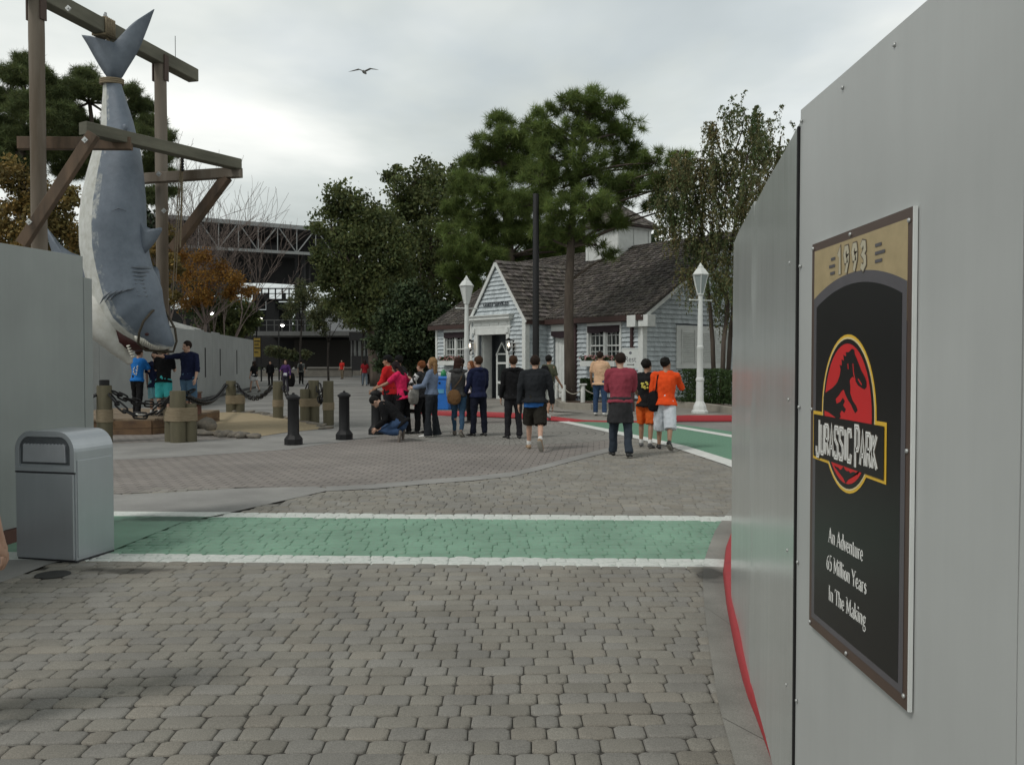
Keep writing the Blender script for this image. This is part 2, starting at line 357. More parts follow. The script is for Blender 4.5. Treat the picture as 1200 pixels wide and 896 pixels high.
def brick_mat(name, c1, c2, mort, bw=.22, bh=.16, polar=None, rot=0.0, bump=.006, paint=None):
    m, nt, b = nmat(name); b.inputs['Roughness'].default_value = .85; b.inputs['Specular IOR Level'].default_value = .3
    geo = N(nt, 'ShaderNodeNewGeometry'); vec = geo.outputs['Position']
    if polar:
        sp = N(nt, 'ShaderNodeVectorMath', operation='SUBTRACT'); sp.inputs[1].default_value = (polar[0], polar[1], 0); L(nt, vec, sp.inputs[0])
        sx = N(nt, 'ShaderNodeSeparateXYZ'); L(nt, sp.outputs[0], sx.inputs[0])
        ln = N(nt, 'ShaderNodeVectorMath', operation='LENGTH'); L(nt, sp.outputs[0], ln.inputs[0])
        an = N(nt, 'ShaderNodeMath', operation='ARCTAN2'); L(nt, sx.outputs[1], an.inputs[0]); L(nt, sx.outputs[0], an.inputs[1])
        ma = N(nt, 'ShaderNodeMath', operation='MULTIPLY'); L(nt, an.outputs[0], ma.inputs[0]); ma.inputs[1].default_value = 2.2
        cbn = N(nt, 'ShaderNodeCombineXYZ'); L(nt, ma.outputs[0], cbn.inputs[0]); L(nt, ln.outputs['Value'], cbn.inputs[1]); vec = cbn.outputs[0]
    else:
        mp = N(nt, 'ShaderNodeMapping'); mp.inputs['Rotation'].default_value = (0, 0, rot); L(nt, vec, mp.inputs['Vector']); vec = mp.outputs[0]
    br = N(nt, 'ShaderNodeTexBrick'); br.inputs['Scale'].default_value = 1; br.inputs['Brick Width'].default_value = bw; br.inputs['Row Height'].default_value = bh
    br.inputs['Mortar Size'].default_value = .010; br.inputs['Mortar Smooth'].default_value = .6; br.inputs['Bias'].default_value = 0
    br.inputs['Color1'].default_value = c4(c1); br.inputs['Color2'].default_value = c4(c2); br.inputs['Mortar'].default_value = c4(mort)
    L(nt, vec, br.inputs['Vector'])
    n = N(nt, 'ShaderNodeTexNoise'); n.inputs['Scale'].default_value = .6; n.inputs['Detail'].default_value = 8; L(nt, geo.outputs['Position'], n.inputs['Vector'])
    ms = N(nt, 'ShaderNodeMapRange'); ms.inputs['From Min'].default_value = .3; ms.inputs['From Max'].default_value = .7; ms.inputs['To Min'].default_value = .82; ms.inputs['To Max'].default_value = 1.1; L(nt, n.outputs['Fac'], ms.inputs[0])
    mx = N(nt, 'ShaderNodeMix', data_type='RGBA', blend_type='MULTIPLY'); mx.inputs[0].default_value = 1; L(nt, br.outputs['Color'], mx.inputs[6]); L(nt, ms.outputs[0], mx.inputs[7])
    out = mx.outputs[2]
    if paint:
        m5 = N(nt, 'ShaderNodeMix', data_type='RGBA'); m5.inputs[0].default_value = .93; L(nt, out, m5.inputs[6]); m5.inputs[7].default_value = c4(paint); out = m5.outputs[2]
    L(nt, out, b.inputs['Base Color'])
    bp = N(nt, 'ShaderNodeBump'); bp.inputs['Distance'].default_value = bump; bp.invert = True; L(nt, br.outputs['Fac'], bp.inputs['Height']); L(nt, bp.outputs[0], b.inputs['Normal'])
    return m
M_paver = stone_mat('tumbled_pavers', (.224, .211, .187), (.268, .254, .226), stain=.12)
M_joint = stone_mat('paver_joint_sand', (.05, .046, .04), (.085, .078, .068), attr=False, scale=8)
M_conc = stone_mat('concrete', (.25, .245, .235), (.31, .305, .29), attr=False, scale=1.2, speck=.25, bump=.0012)
M_gutter = stone_mat('gutter_concrete', (.27, .265, .24), (.33, .32, .29), attr=False, green=False, scale=2.5, speck=.35, stain=.4)
M_plaza = stone_mat('plaza_surface', (.22, .215, .205), (.27, .265, .25), attr=False, paint=False, scale=.5, speck=.2)
M_walk = stone_mat('walk_concrete', (.25, .235, .21), (.31, .29, .26), attr=False, paint=False, scale=.8, speck=.2)
M_farpav = brick_mat('far_pavers', (.27, .245, .225), (.235, .215, .20), (.10, .09, .08), rot=.1)
M_ringpav = brick_mat('ring_pavers', (.27, .26, .24), (.24, .23, .21), (.075, .07, .062), bw=.21, bh=.20, polar=tuple(G(598, 507)[:2]))
M_red = mat('red_kerb_paint', (.37, .028, .035), .55, .12, 6, bump=.001, bscale=60, col2=(.26, .022, .028), thresh=(.2, .45))

gm = MB(); gm.poly([(-900, -60, -.03), (900, -60, -.03), (900, 1500, -.03), (-900, 1500, -.03)])
struct(gm.build('ground', M_plaza))

# edges of the near paving as seen on the ground
gut_in = [G(*q) for q in [(862, 899), (849.6, 854), (841.7, 826), (837.7, 798), (831.8, 762.5), (826, 719), (823.5, 683), (824.6, 659), (830, 643), (837.7, 623), (848, 607), (862, 590), (890, 572)]]
kerb_in = [G(*q) for q in [(907, 899), (885, 838), (873.5, 810), (861.6, 762), (851.6, 711), (847, 671), (850, 645), (859.6, 619), (880, 600), (915, 585)]]
def extend(l, n=2.2):
    d = (l[0]-l[1]).normalized(); return [l[0]+d*n]+l
gut_in = extend(gut_in); kerb_in = extend(kerb_in)
# concrete bands crossing the paving
band1 = [G(*q) for q in [(60, 660), (129, 646), (213, 612), (268, 601), (390, 573.5), (370, 570), (280, 572), (200, 577), (129, 580), (20, 590), (-120, 620), (-120, 700), (0, 683)]]
ribbon_c = [(382, 573), (440, 570), (495, 565), (550, 561), (598, 556), (630, 549), (659, 541), (690, 533), (712, 527.5), (722, 523)]
ribL = [G(x, y-2.6) for x, y in ribbon_c]; ribR = [G(x, y+2.6) for x, y in ribbon_c]
band2 = [G(*q) for q in [(100, 521), (290, 514), (300, 506), (352, 502), (450, 500), (450, 510), (405, 517), (335, 527), (183, 537), (100, 540)]]
def sheet(name, pts, m, z, bias=0):
    b = MB(); b.poly([(p[0], p[1], z) for p in pts]); return struct(b.build(name, m))
sheet('concrete_band', band1, M_conc, .004)
sheet('concrete_walk', band2, M_conc, .005)
b = MB()
for i in range(len(ribL)-1): b.poly([(q.x, q.y, .006) for q in (ribL[i], ribR[i], ribR[i+1], ribL[i+1])])
struct(b.build('concrete_ribbon', M_conc))
# gutter strip with control joints
b = MB(); n = min(len(gut_in), len(kerb_in))
def resample(l, k):
    d = [0]
    for i in range(1, len(l)): d.append(d[-1]+(l[i]-l[i-1]).length)
    out = []
    for j in range(k):
        t = d[-1]*j/(k-1); i = max(i for i in range(len(d)) if d[i] <= t+1e-9); i = min(i, len(l)-2)
        f = (t-d[i])/(d[i+1]-d[i]); out.append(l[i].lerp(l[i+1], f))
    return out
gi, ki = resample(gut_in, 40), resample(kerb_in, 40)
for i in range(39):
    g = .006 if i % 7 == 3 else 0
    a, c_, d_, e_ = gi[i], ki[i], ki[i+1], gi[i+1]
    dirv = (e_-a).normalized()*g
    b.poly([(a.x+dirv.x, a.y+dirv.y, .007), (c_.x+dirv.x, c_.y+dirv.y, .001), (d_.x, d_.y, .001), (e_.x, e_.y, .007)])
struct(b.build('gutter', M_gutter))
# near red kerb: vertical face, rounded arris, flat top running under the hoarding
b = MB(); prof = [(0, -.01), (.006, .035), (.014, .055), (.03, .064), (.16, .066), (.16, -.01)]
ks = resample(kerb_in, 46); rings = []
for i, p in enumerate(ks):
    t = (ks[min(i+1, 45)]-ks[max(i-1, 0)]).normalized(); nrm = V((t.y, -t.x, 0))
    rings.append([(p.x+nrm.x*o, p.y+nrm.y*o, z) for o, z in prof])
vs = [q for r_ in rings for q in r_]; k = len(prof)
b.add(vs, [(i*k+j, i*k+(j+1) % k, (i+1)*k+(j+1) % k, (i+1)*k+j) for i in range(45) for j in range(k)])
struct(b.build('red_kerb', M_red, auto=50))
b = MB()      # ground behind the near kerb, under the hoarding
pts = [p+V(((ks[min(i+1, 45)]-ks[max(i-1, 0)]).normalized().y*.15, -(ks[min(i+1, 45)]-ks[max(i-1, 0)]).normalized().x*.15, 0)) for i, p in enumerate(ks)]
for i in range(45):
    p, q = pts[i], pts[i+1]; b.poly([(p.x, p.y, .058), (q.x, q.y, .058), (q.x+4, q.y, .058), (p.x+4, p.y, .058)])
struct(b.build('kerb_verge', M_walk))

# tumbled pavers, each with a rounded cushion top
def in_far(x, y):       # beyond the ribbon?
    for i in range(len(ribL)-1):
        if ribL[i].x <= x <= ribL[i+1].x:
            f = (x-ribL[i].x)/(ribL[i+1].x-ribL[i].x); return y > ribL[i].y*(1-f)+ribL[i+1].y*f
    return y > ribL[0].y if x < ribL[0].x else y > 20.5
def gut_x(y):
    for i in range(len(gut_in)-1):
        a, c = gut_in[i], gut_in[i+1]
        if min(a.y, c.y) <= y <= max(a.y, c.y) and a.y != c.y: return a.x+(c.x-a.x)*(y-a.y)/(c.y-a.y)
    return 2.6+(y-9)*.9
bb = [(p.x, p.y) for p in band1]
nfar, cfar = lin(X1a, X1b); nnear, cnear = lin(X2a, X2b)
PV = {0: ([], [], []), 1: ([], [], [])}
y = 1.2; row = 0
xr = G(860, 548)
while y < 20.0:
    bh = .132; x = -8.5-random.random()*.2-(y*.35 if y > 9 else 0)
    xmax = min(gut_x(y)+.07, 6.6) if y < 11 else 7.5
    skew = random.uniform(-.004, .004)
    while x < xmax:
        wd = random.choice((.11, .145, .165, .195, .195, .225)); x1 = min(x+wd, xmax) if y < 11 else x+wd
        cx, cy = (x+x1)/2, y+bh/2
        yw = .025*math.sin(cx*1.1+row*.05)+.016*math.sin(cx*2.9+1+row*.2)+random.uniform(-.003, .003)
        if x1-x > .04 and not pip(cx, cy, bb) and not in_far(cx, cy) and abs(cx) < cy*.66+1.2:
            hw, hh = (x1-x)/2-.0022, bh/2-.0022
            s_ = nfar.x*cx+nfar.y*cy+cfar > 0 and nnear.x*cx+nnear.y*cy+cnear < 0
            vs, fs, ts = PV[1 if s_ else 0]
            o = len(vs); dz = random.uniform(-.003, .003); tx, ty = random.uniform(-.015, .015), random.uniform(-.02, .02); ra = random.uniform(-.035, .035)
            ca, sa = math.cos(ra), math.sin(ra)
            for (ins, cc, z) in ((0, .010, -.028), (.0005, .014, -.008), (.004, .016, -.0025), (.011, .018, 0)):
                a, c = hw-ins, hh-ins; k = min(cc*1.3, a*.5, c*.5)
                for (px_, py_) in ((a-k, -c), (a, -c+k), (a, c-k), (a-k, c), (-a+k, c), (-a, c-k), (-a, -c+k), (-a+k, -c)):
                    vs.append((cx+px_*ca-py_*sa, cy+yw+px_*sa+py_*ca, z+dz+px_*tx+py_*ty))
            for lv in range(3):
                for k in range(8): fs.append((o+lv*8+k, o+lv*8+(k+1) % 8, o+lv*8+8+(k+1) % 8, o+lv*8+8+k))
            fs.append((o+24, o+25, o+26, o+27)); fs.append((o+24, o+27, o+28, o+31)); fs.append((o+31, o+28, o+29, o+30))
            t = random.uniform(.90, 1.08); wv = random.random()
            tone = (t*1.02, t, t*.965) if wv < .14 else ((t*.985, t, t*1.02) if wv > .6 else (t, t, t*.98))
            ts.extend([tone]*27)
        x = x1
    y += bh+random.uniform(-.002, .004); row += 1
for key, nm in ((0, 'paving'), (1, 'painted_crossing')):
    vs, fs, ts = PV[key]
    struct(arr_mesh(nm, vs, fs, M_paver, None, np.array(ts), smooth=False))
b = MB(); b.poly([(-16, -3, -.013), (2.2, -3, -.013), (2.2, 7, -.013), (8, 14, -.013), (8, 20.5, -.013), (-16, 20.5, -.013)])
struct(b.build('paver_bedding', M_joint))
# paving beyond the ribbon
b = MB()
far_poly = [(p.x, p.y) for p in ribL]+[tuple(G(735, 515)[:2]), tuple(G(712, 497)[:2]), tuple(G(655, 495)[:2]), tuple(G(600, 491)[:2]), tuple(G(500, 486)[:2]), tuple(G(440, 498)[:2]), tuple(G(420, 512)[:2]), tuple(G(335, 526)[:2]), tuple(G(183, 536)[:2]), tuple(G(60, 540)[:2]), tuple(G(40, 590)[:2]), tuple(G(129, 579)[:2]), tuple(G(280, 571)[:2])]
b.poly([(x, y_, .002) for x, y_ in far_poly]); struct(b.build('curved_paving', M_farpav))
cR = G(598, 507); b = MB(); b.poly([(cR.x+2.75*math.cos(a*math.pi/24), cR.y+2.9*math.sin(a*math.pi/24), .0045) for a in range(48)])
struct(b.build('ring_paving', M_ringpav))
b = MB(); b.poly([(G(*q).x, G(*q).y, .001) for q in [(100, 521), (100, 500), (215, 498), (330, 505), (300, 514)]]); struct(b.build('paving_strip', M_farpav))

# far crossing
M_green2 = brick_mat('green_road_paint', (.27, .245, .225), (.235, .215, .20), (.06, .06, .05), paint=(.13, .27, .185))
M_white2 = mat('white_road_paint', (.66, .67, .64), .7, .1, 6, bump=.001)
b = MB(); b.poly([V((p.x, p.y, .006)) for p in [G(*q) for q in [(667, 494.5), (712, 494), (794, 497), (868, 507), (1000, 530), (1000, 600), (870, 549), (794.6, 524), (710, 504.5)]]])
struct(b.build('green_crossing', M_green2))
def line(pts, wd, z, m, name):
    b = MB(); pp = [G(*q) for q in pts]
    for i in range(len(pp)-1):
        t = (pp[i+1]-pp[i]).normalized(); n_ = V((-t.y, t.x, 0))*wd/2
        b.poly([(q.x, q.y, z) for q in (pp[i]-n_, pp[i+1]-n_, pp[i+1]+n_, pp[i]+n_)])
    return struct(b.build(name, m))
line([(660, 494), (710, 504), (794.6, 523), (860, 544), (980, 590)], .34, .010, M_white2, 'crossing_line')
line([(788, 499.5), (860, 511.5), (980, 534)], .32, .010, M_white2, 'crossing_line')

# pavement beyond, with red kerb
kl = [G(*q) for q in [(474, 455), (476, 470), (487, 482), (500, 486), (560, 487.5), (600, 489), (650, 492.5), (680, 494), (712, 494.8), (762, 495.5), (793, 493), (852, 493), (900, 493), (1000, 494)]]
kz = [.13, .13, .13, .13, .13, .13, .09, .04, .03, .05, .15, .15, .15, .15]
def smooth_line(p, z, k=60):
    pp = resample(p, k); d = [0]; 
    for i in range(1, len(p)): d.append(d[-1]+(p[i]-p[i-1]).length)
    zz = [float(np.interp(d[-1]*j/(k-1), d, z)) for j in range(k)]
    return pp, zz
kk, zz = smooth_line(kl, kz, 80)
M_kerbdark = mat('unpainted_kerb', (.13, .13, .12), .8)
b = MB(); vs = []; prof_n = 5
for i, p in enumerate(kk):
    t = (kk[min(i+1, 79)]-kk[max(i-1, 0)]).normalized(); nr = V((-t.y, t.x, 0)); h = zz[i]
    for o, z in ((0, -.01), (.01, h*.8), (.03, h), (.18, h+.002), (.18, -.01)): vs.append((p.x+nr.x*o, p.y+nr.y*o, z))
fs = []; mi = []
for i in range(79):
    for j in range(5): fs.append((i*5+j, i*5+(j+1) % 5, (i+1)*5+(j+1) % 5, (i+1)*5+j)); mi.append(1 if kk[i].x/kk[i].y > .2505 else 0)
b.add(vs, fs); b.m = mi
struct(b.build('far_red_kerb', [M_red, M_kerbdark], auto=50))
b = MB()
for i in range(79):
    def back(i):
        t = (kk[min(i+1, 79)]-kk[max(i-1, 0)]).normalized(); return kk[i]+V((-t.y, t.x, 0))*.17
    p, q = back(i), back(i+1)
    if i > 16: b.poly([(p.x, p.y, zz[i]-.003), (q.x, q.y, zz[i+1]-.003), (q.x+.15, q.y+1.6, .127), (p.x+.15, p.y+1.6, .127)])
b.poly([(x, y_, .122) for x, y_ in [(-4.1, 29.5), (-3.0, 27.8), (1.2, 27.2), (2.5, 25.6), (12, 25.6), (30, 30), (30, 60), (-5.3, 60), (-5.0, 40)]])
struct(b.build('pavement', M_walk))

# ================= RIGHT HOARDING with sign =================
M_hoard = None
def hoard_mat(name, col, rough=.36, wave=.004, sx=6, sz=.7):
    m, nt, bb_ = nmat(name); bb_.inputs['Roughness'].default_value = rough; bb_.inputs['Specular IOR Level'].default_value = .5
    tc = N(nt, 'ShaderNodeTexCoord'); mp = N(nt, 'ShaderNodeMapping'); mp.inputs['Scale'].default_value = (sx, sx, sz); L(nt, tc.outputs['Object'], mp.inputs[0])
    n = N(nt, 'ShaderNodeTexNoise'); n.inputs['Scale'].default_value = 1; n.inputs['Detail'].default_value = 3; L(nt, mp.outputs[0], n.inputs['Vector'])
    n2 = N(nt, 'ShaderNodeTexNoise'); n2.inputs['Scale'].default_value = 420; n2.inputs['Detail'].default_value = 2; L(nt, tc.outputs['Object'], n2.inputs['Vector'])
    n3 = N(nt, 'ShaderNodeTexNoise'); n3.inputs['Scale'].default_value = 1.3; n3.inputs['Detail'].default_value = 7; L(nt, tc.outputs['Object'], n3.inputs['Vector'])
    rp = N(nt, 'ShaderNodeValToRGB'); rp.color_ramp.elements[0].position = .3; rp.color_ramp.elements[1].position = .7
    rp.color_ramp.elements[0].color = c4([x*.88 for x in col]); rp.color_ramp.elements[1].color = c4([x*1.05 for x in col]); L(nt, n3.outputs['Fac'], rp.inputs[0])
    m9 = N(nt, 'ShaderNodeMapping'); m9.inputs['Scale'].default_value = (14, 14, .8); L(nt, tc.outputs['Object'], m9.inputs[0]); n9 = N(nt, 'ShaderNodeTexNoise'); n9.inputs['Scale'].default_value = 1; n9.inputs['Detail'].default_value = 8; n9.inputs['Roughness'].default_value = .7; L(nt, m9.outputs[0], n9.inputs['Vector'])
    r9 = N(nt, 'ShaderNodeMapRange'); r9.inputs['From Min'].default_value = .3; r9.inputs['From Max'].default_value = .7; r9.inputs['To Min'].default_value = .965; r9.inputs['To Max'].default_value = 1.02; L(nt, n9.outputs['Fac'], r9.inputs[0])
    x9 = N(nt, 'ShaderNodeMix', data_type='RGBA', blend_type='MULTIPLY'); x9.inputs[0].default_value = 1; L(nt, rp.outputs[0], x9.inputs[6]); L(nt, r9.outputs[0], x9.inputs[7]); L(nt, x9.outputs[2], bb_.inputs['Base Color'])
    ad = N(nt, 'ShaderNodeMath', operation='MULTIPLY_ADD'); L(nt, n2.outputs['Fac'], ad.inputs[0]); ad.inputs[1].default_value = .04; L(nt, n.outputs['Fac'], ad.inputs[2])
    bp = N(nt, 'ShaderNodeBump'); bp.inputs['Distance'].default_value = wave; L(nt, ad.outputs[0], bp.inputs['Height']); L(nt, bp.outputs[0], bb_.inputs['Normal'])
    return m
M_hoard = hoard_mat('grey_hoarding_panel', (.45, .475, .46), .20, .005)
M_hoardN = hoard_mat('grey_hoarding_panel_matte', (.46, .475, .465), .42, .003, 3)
M_screw = mat('screw_metal', (.5, .51, .5), .4, .1, metal=.5)
SEAM = V((.925, 2.817, 0)); CORN = V((1.515, 5.98, 0)); ZB, ZT = .06, 2.50
hoardR = empty('hoarding', (.925, 2.817, .06), 0, 'tall grey panelled construction hoarding at the right carrying the black film poster', 'hoarding')
def panel(a, c, z0, z1, m, bow, th=.02, nu=24, nv=16, curl=0):
    b = MB(); a = V(a); c = V(c); t = (c-a).normalized(); nr = V((-t.y, t.x, 0))   # towards the plaza (left)
    if nr.x > 0: nr = -nr
    vs = []
    for k in (0, 1):
        for j in range(nv+1):
            for i in range(nu+1):
                u = i/nu; v = j/nv; w_ = bow*math.sin(u*9+v*2)*.5+bow*math.sin(u*4+1+v*5)*.5
                e = curl*(max(0, 1-u*12)+max(0, (u-1+1/12)*12))*(.5+.5*math.sin(v*17+u*6))
                p = a.lerp(c, u)+nr*(w_+e+(-th if k else 0)); vs.append((p.x, p.y, z0+(z1-z0)*v))
    st = (nu+1)*(nv+1); fs = []
    for k in (0, 1):
        for j in range(nv):
            for i in range(nu):
                q = k*st+j*(nu+1)+i; f = (q, q+1, q+nu+2, q+nu+1); fs.append(f if k else f[::-1])
    for j in range(nv): 
        for i in (0, nu): q = j*(nu+1)+i; fs.append((q, q+nu+1, q+nu+1+st, q+st))
    for i in range(nu):
        for j in (0, nv): q = j*(nu+1)+i; fs.append((q, q+1, q+1+st, q+st))
    b.add(vs, fs); return b
panel((.925, 2.808, 0), (.925, 1.58, 0), ZB, ZT, M_hoardN, .0012, curl=.001).build('panel', M_hoardN, hoardR, smooth=False, auto=35, world=True)
panel((.925, 1.575, 0), (.925, .36, 0), ZB, ZT, M_hoardN, .0008, curl=.002).build('panel', M_hoardN, hoardR, auto=35, world=True)
panel((.925, .355, 0), (.925, -.86, 0), ZB, ZT, M_hoardN, .0008).build('panel', M_hoardN, hoardR, auto=35, world=True)
mid = V((.925, 2.825, 0)).lerp(CORN, .5)
panel((.938, 2.828, 0), tuple(mid), ZB, ZT-.02, M_hoard, .003, th=.004, curl=.014).build('panel', M_hoard, hoardR, auto=35, world=True)
panel(tuple(mid+V((.001, .004, 0))), tuple(CORN), ZB, ZT, M_hoard, .004, curl=.002).build('panel', M_hoard, hoardR, auto=35, world=True)
panel(tuple(CORN+V((.012, .0, 0))), tuple(CORN+V((2.4, .35, 0))), ZB, ZT, M_hoard, .002).build('panel', M_hoard, hoardR, auto=35, world=True)
b = MB()
b.bx(.918, .99, 2.813, 2.824, ZB, ZT-.05)  # black strip standing in for the shade inside the open panel seam
for q in (mid+V((.05, 0, 0)), V((.975, 1.58, 0)), V((.975, .36, 0)), CORN+V((.05, -.03, 0))): b.bx(q.x-.02, q.x+.05, q.y-.03, q.y+.03, ZB, ZT-.03)
SPL = []
SPL.append(b.build('dark_seam_stud', mat('seam_shade_black', (.012, .012, .012), .9), hoardR, world=True))  # near-black colour paints the shade of the panel gaps, not bare timber
sb = MB(); sb.lathe([(.0058, -.001), (.0058, .002), (.004, .004), (.001, .0045)], n=10); scr = sb.build('screw', M_screw, hoardR, smooth=True)
first = True
def screw(p, nrm, parent=None, base=None):
    global first
    q = V(nrm).to_track_quat('Z', 'Y').to_matrix().to_4x4()
    par = parent or hoardR; loc = V(p)-par.location
    o = scr if first else child_copy(scr, par)
    first = False
    o.matrix_basis = Matrix.Translation(loc) @ q
for z in (2.46, 2.0, 1.55, 1.05, .6, .25):
    screw((.921, 2.79, z), (-1, 0, 0)); screw((.921-.006, 2.875, z+.02), (-.985, .18, 0))
for y_ in (2.45, 2.12): screw((.923, y_, 2.46), (-1, 0, 0))

# ---------- sign ----------
SG = empty('sign', (.914, 2.651, .891), -math.pi/2, 'framed black film poster with a red and yellow dinosaur logo on the grey hoarding', 'sign')
SW, SH = .668, 1.159
M_s = dict(brown=mat('sign_brown', (.085, .055, .042), .38, .08), tan=mat('sign_tan', (.42, .33, .18), .4, .1, 20), grey=mat('sign_grey', (.10, .095, .105), .4, .08), black=mat('sign_black', (.006, .006, .006), .32, .1),
    yellow=mat('sign_yellow', (.80, .50, .05), .4, .08), red=mat('sign_red', (.62, .02, .022), .4, .06), white=mat('sign_white', (.85, .85, .82), .4, .06), edge=mat('sign_board_edge', (.7, .72, .7), .5, .05),
    cream=mat('sign_cream', (.50, .46, .34), .4, .08), line=mat('sign_dark_line', (.10, .08, .06), .4), gold=mat('sign_pale_gold', (.75, .62, .32), .4))
b = MB(); b.bx(0, SW, -.002, .007, 0, SH); b.build('board', M_s['edge'], SG)
LV = [0]
def flat(name, polys, m, lift, colpolys=None):
    b = MB(); y_ = -.002-lift*.0005
    for pl in polys: b.prism([(x, y_, z) for x, z in pl], (0, .00035, 0))
    return b.build(name, m, SG)
def rect(x0, x1, z0, z1): return [(x0, z0), (x1, z0), (x1, z1), (x0, z1)]
flat('border', [rect(.0, SW-.006, 0, SH)], M_s['brown'], 1)
def arch(x0, x1, z0, zs, rise, n=24):
    pts = [(x0, z0), (x1, z0)]
    for i in range(n+1):
        u = i/n; x = x1+(x0-x1)*u; pts.append((x, zs+rise*(1-(2*u-1)**2)))
    return pts
flat('header_field', [rect(.022, SW-.028, .9, SH-.024)], M_s['tan'], 2)
flat('arch_band', [arch(.022, SW-.028, .03, .992, .052)], M_s['grey'], 3)
flat('poster_field', [arch(.046, SW-.052, .048, .966, .048)], M_s['black'], 4)
def strip(pts, wd, closed=False):
    pts = [V((x, y)) for x, y in pts]; n = len(pts); Lf, Rt = [], []
    for i in range(n):
        if closed: a, c = pts[(i-1) % n], pts[(i+1) % n]
        else: a, c = pts[max(i-1, 0)], pts[min(i+1, n-1)]
        d0 = (pts[i]-a) if (pts[i]-a).length > 1e-9 else (c-pts[i]); d1 = (c-pts[i]) if (c-pts[i]).length > 1e-9 else d0
        d0 = d0.normalized(); d1 = d1.normalized(); t = d0+d1
        t = t.normalized() if t.length > .2 else d1
        k = 1/max(.55, abs(t.dot(d1))); nn = V((-t.y, t.x))*wd/2*k
        Lf.append(pts[i]+nn); Rt.append(pts[i]-nn)
    out = []
    for i in range(n if closed else n-1):
        j = (i+1) % n; out.append([tuple(Lf[i]), tuple(Lf[j]), tuple(Rt[j]), tuple(Rt[i])])
    return out
DIG = {'1': [[(.02, .78), (.2, 1), (.2, 0)]], '9': [[(.38, .74), (.3, 1), (.1, 1), (.0, .76), (.1, .5), (.3, .5), (.38, .74), (.34, .42), (.14, 0)]],
       '3': [[(.0, .84), (.14, 1), (.32, .96), (.36, .72), (.16, .55), (.36, .40), (.38, .16), (.2, 0), (.0, .12)]]}
def word(s, font, x, z, h, wf, adv, wd, hs=None, ox=0, oz=0):
    out = []
    for i, ch in enumerate(s):
        if ch == ' ': x += adv(ch)*h*wf; continue
        hh = h*(hs.get(i, 1) if hs else 1); zz_ = z-(hh-h)*(.45)
        for st in font[ch]: out += strip([(x+ox+px_*h*wf, zz_+oz+pz*hh) for px_, pz in st], wd)
        x += adv(ch)*h*wf
    return out, x
a1, _ = word('1993', DIG, .215, 1.047, .066, 1.0, lambda c: .86 if c != '1' else .72, .021); flat('year_outline', a1, M_s['line'], 5)
a1, _ = word('1993', DIG, .215, 1.047, .066, 1.0, lambda c: .86 if c != '1' else .72, .014); flat('year', a1, M_s['cream'], 6)
for d__ in [rect(.160, .192, 1.092, 1.100), rect(.146, .190, 1.072, 1.080), rect(.155, .190, 1.052, 1.060), rect(.462, .500, 1.092, 1.100), rect(.462, .520, 1.072, 1.080), rect(.462, .504, 1.052, 1.060)]: flat('dash', [d__], M_s['grey'], 5)
# logo
cx, cz = .292, .664
def oval(rx, rz, n=48): return [(cx+rx*math.cos(2*math.pi*i/n), cz+rz*math.sin(2*math.pi*i/n)) for i in range(n)]
def ban(x0, x1, z0, z1): return [(x0, z0+.008), (x1, z0), (x1, z1), (x0, z1)]
flat('logo_yellow_ring', [oval(.191, .215)], M_s['yellow'], 6); flat('logo_yellow_banner', [ban(.030, .543, .507, .658)], M_s['yellow'], 6.5)
flat('logo_gold_ring', [oval(.184, .208)], M_s['gold'], 7)
flat('logo_black_ring', [oval(.179, .203)], M_s['black'], 8); flat('logo_red_disc', [oval(.166, .190)], M_s['red'], 9)
DINO = [(0.124, 0.664), (0.117, 0.702), (0.134, 0.715), (0.16, 0.723), (0.185, 0.73), (0.209, 0.74), (0.225, 0.749), (0.241, 0.765), (0.248, 0.783), (0.24, 0.797), (0.257, 0.794), (0.254, 0.812), (0.272, 0.807), (0.267, 0.824), (0.287, 0.819), (0.284, 0.831), (0.305, 0.831), (0.327, 0.84), (0.342, 0.837), (0.346, 0.825), (0.36, 0.813), (0.377, 0.796), (0.391, 0.782), (0.414, 0.766), (0.425, 0.754), (0.424, 0.74), (0.412, 0.734), (0.39, 0.738), (0.369, 0.744), (0.358, 0.751), (0.347, 0.76), (0.335, 0.766), (0.317, 0.76), (0.313, 0.752), (0.318, 0.74), (0.317, 0.722), (0.334, 0.702), (0.357, 0.69), (0.369, 0.678), (0.353, 0.669), (0.339, 0.678), (0.325, 0.69), (0.304, 0.701), (0.285, 0.715), (0.271, 0.73), (0.253, 0.723), (0.236, 0.712), (0.213, 0.701), (0.22, 0.688), (0.247, 0.694), (0.266, 0.706), (0.28, 0.698), (0.268, 0.686), (0.288, 0.676), (0.277, 0.666), (0.259, 0.672), (0.245, 0.661), (0.253, 0.653), (0.231, 0.645), (0.198, 0.652), (0.161, 0.66)]
flat('logo_dinosaur', [DINO], M_s['black'], 10)
for st__ in ([(.335, .80), (.340, .775), (.352, .755)], [(.30, .80), (.303, .785)], [(.37, .76), (.395, .745)]): flat('logo_rib_gap', strip(st__, .0045), M_s['red'], 10.6)
tr = [(cx-.15, .50)]; 
for i in range(22): tr.append((cx-.13+i*.0125, .498+random.uniform(-.004, .016)*(1 if i % 2 else .2)))
tr += [(cx+.15, .50), (cx+.11, .475), (cx+.05, .462), (cx, .458), (cx-.05, .462), (cx-.11, .475)]
inov = [(max(min(x, cx+.166*math.sqrt(max(0, 1-((z-cz)/.19)**2))), cx-.166*math.sqrt(max(0, 1-((z-cz)/.19)**2))), z) for x, z in tr]
flat('logo_jungle', [[(x, z+.012) for x, z in inov]], M_s['black'], 10)
flat('logo_banner', [ban(.040, .533, .516, .648)], M_s['black'], 11)
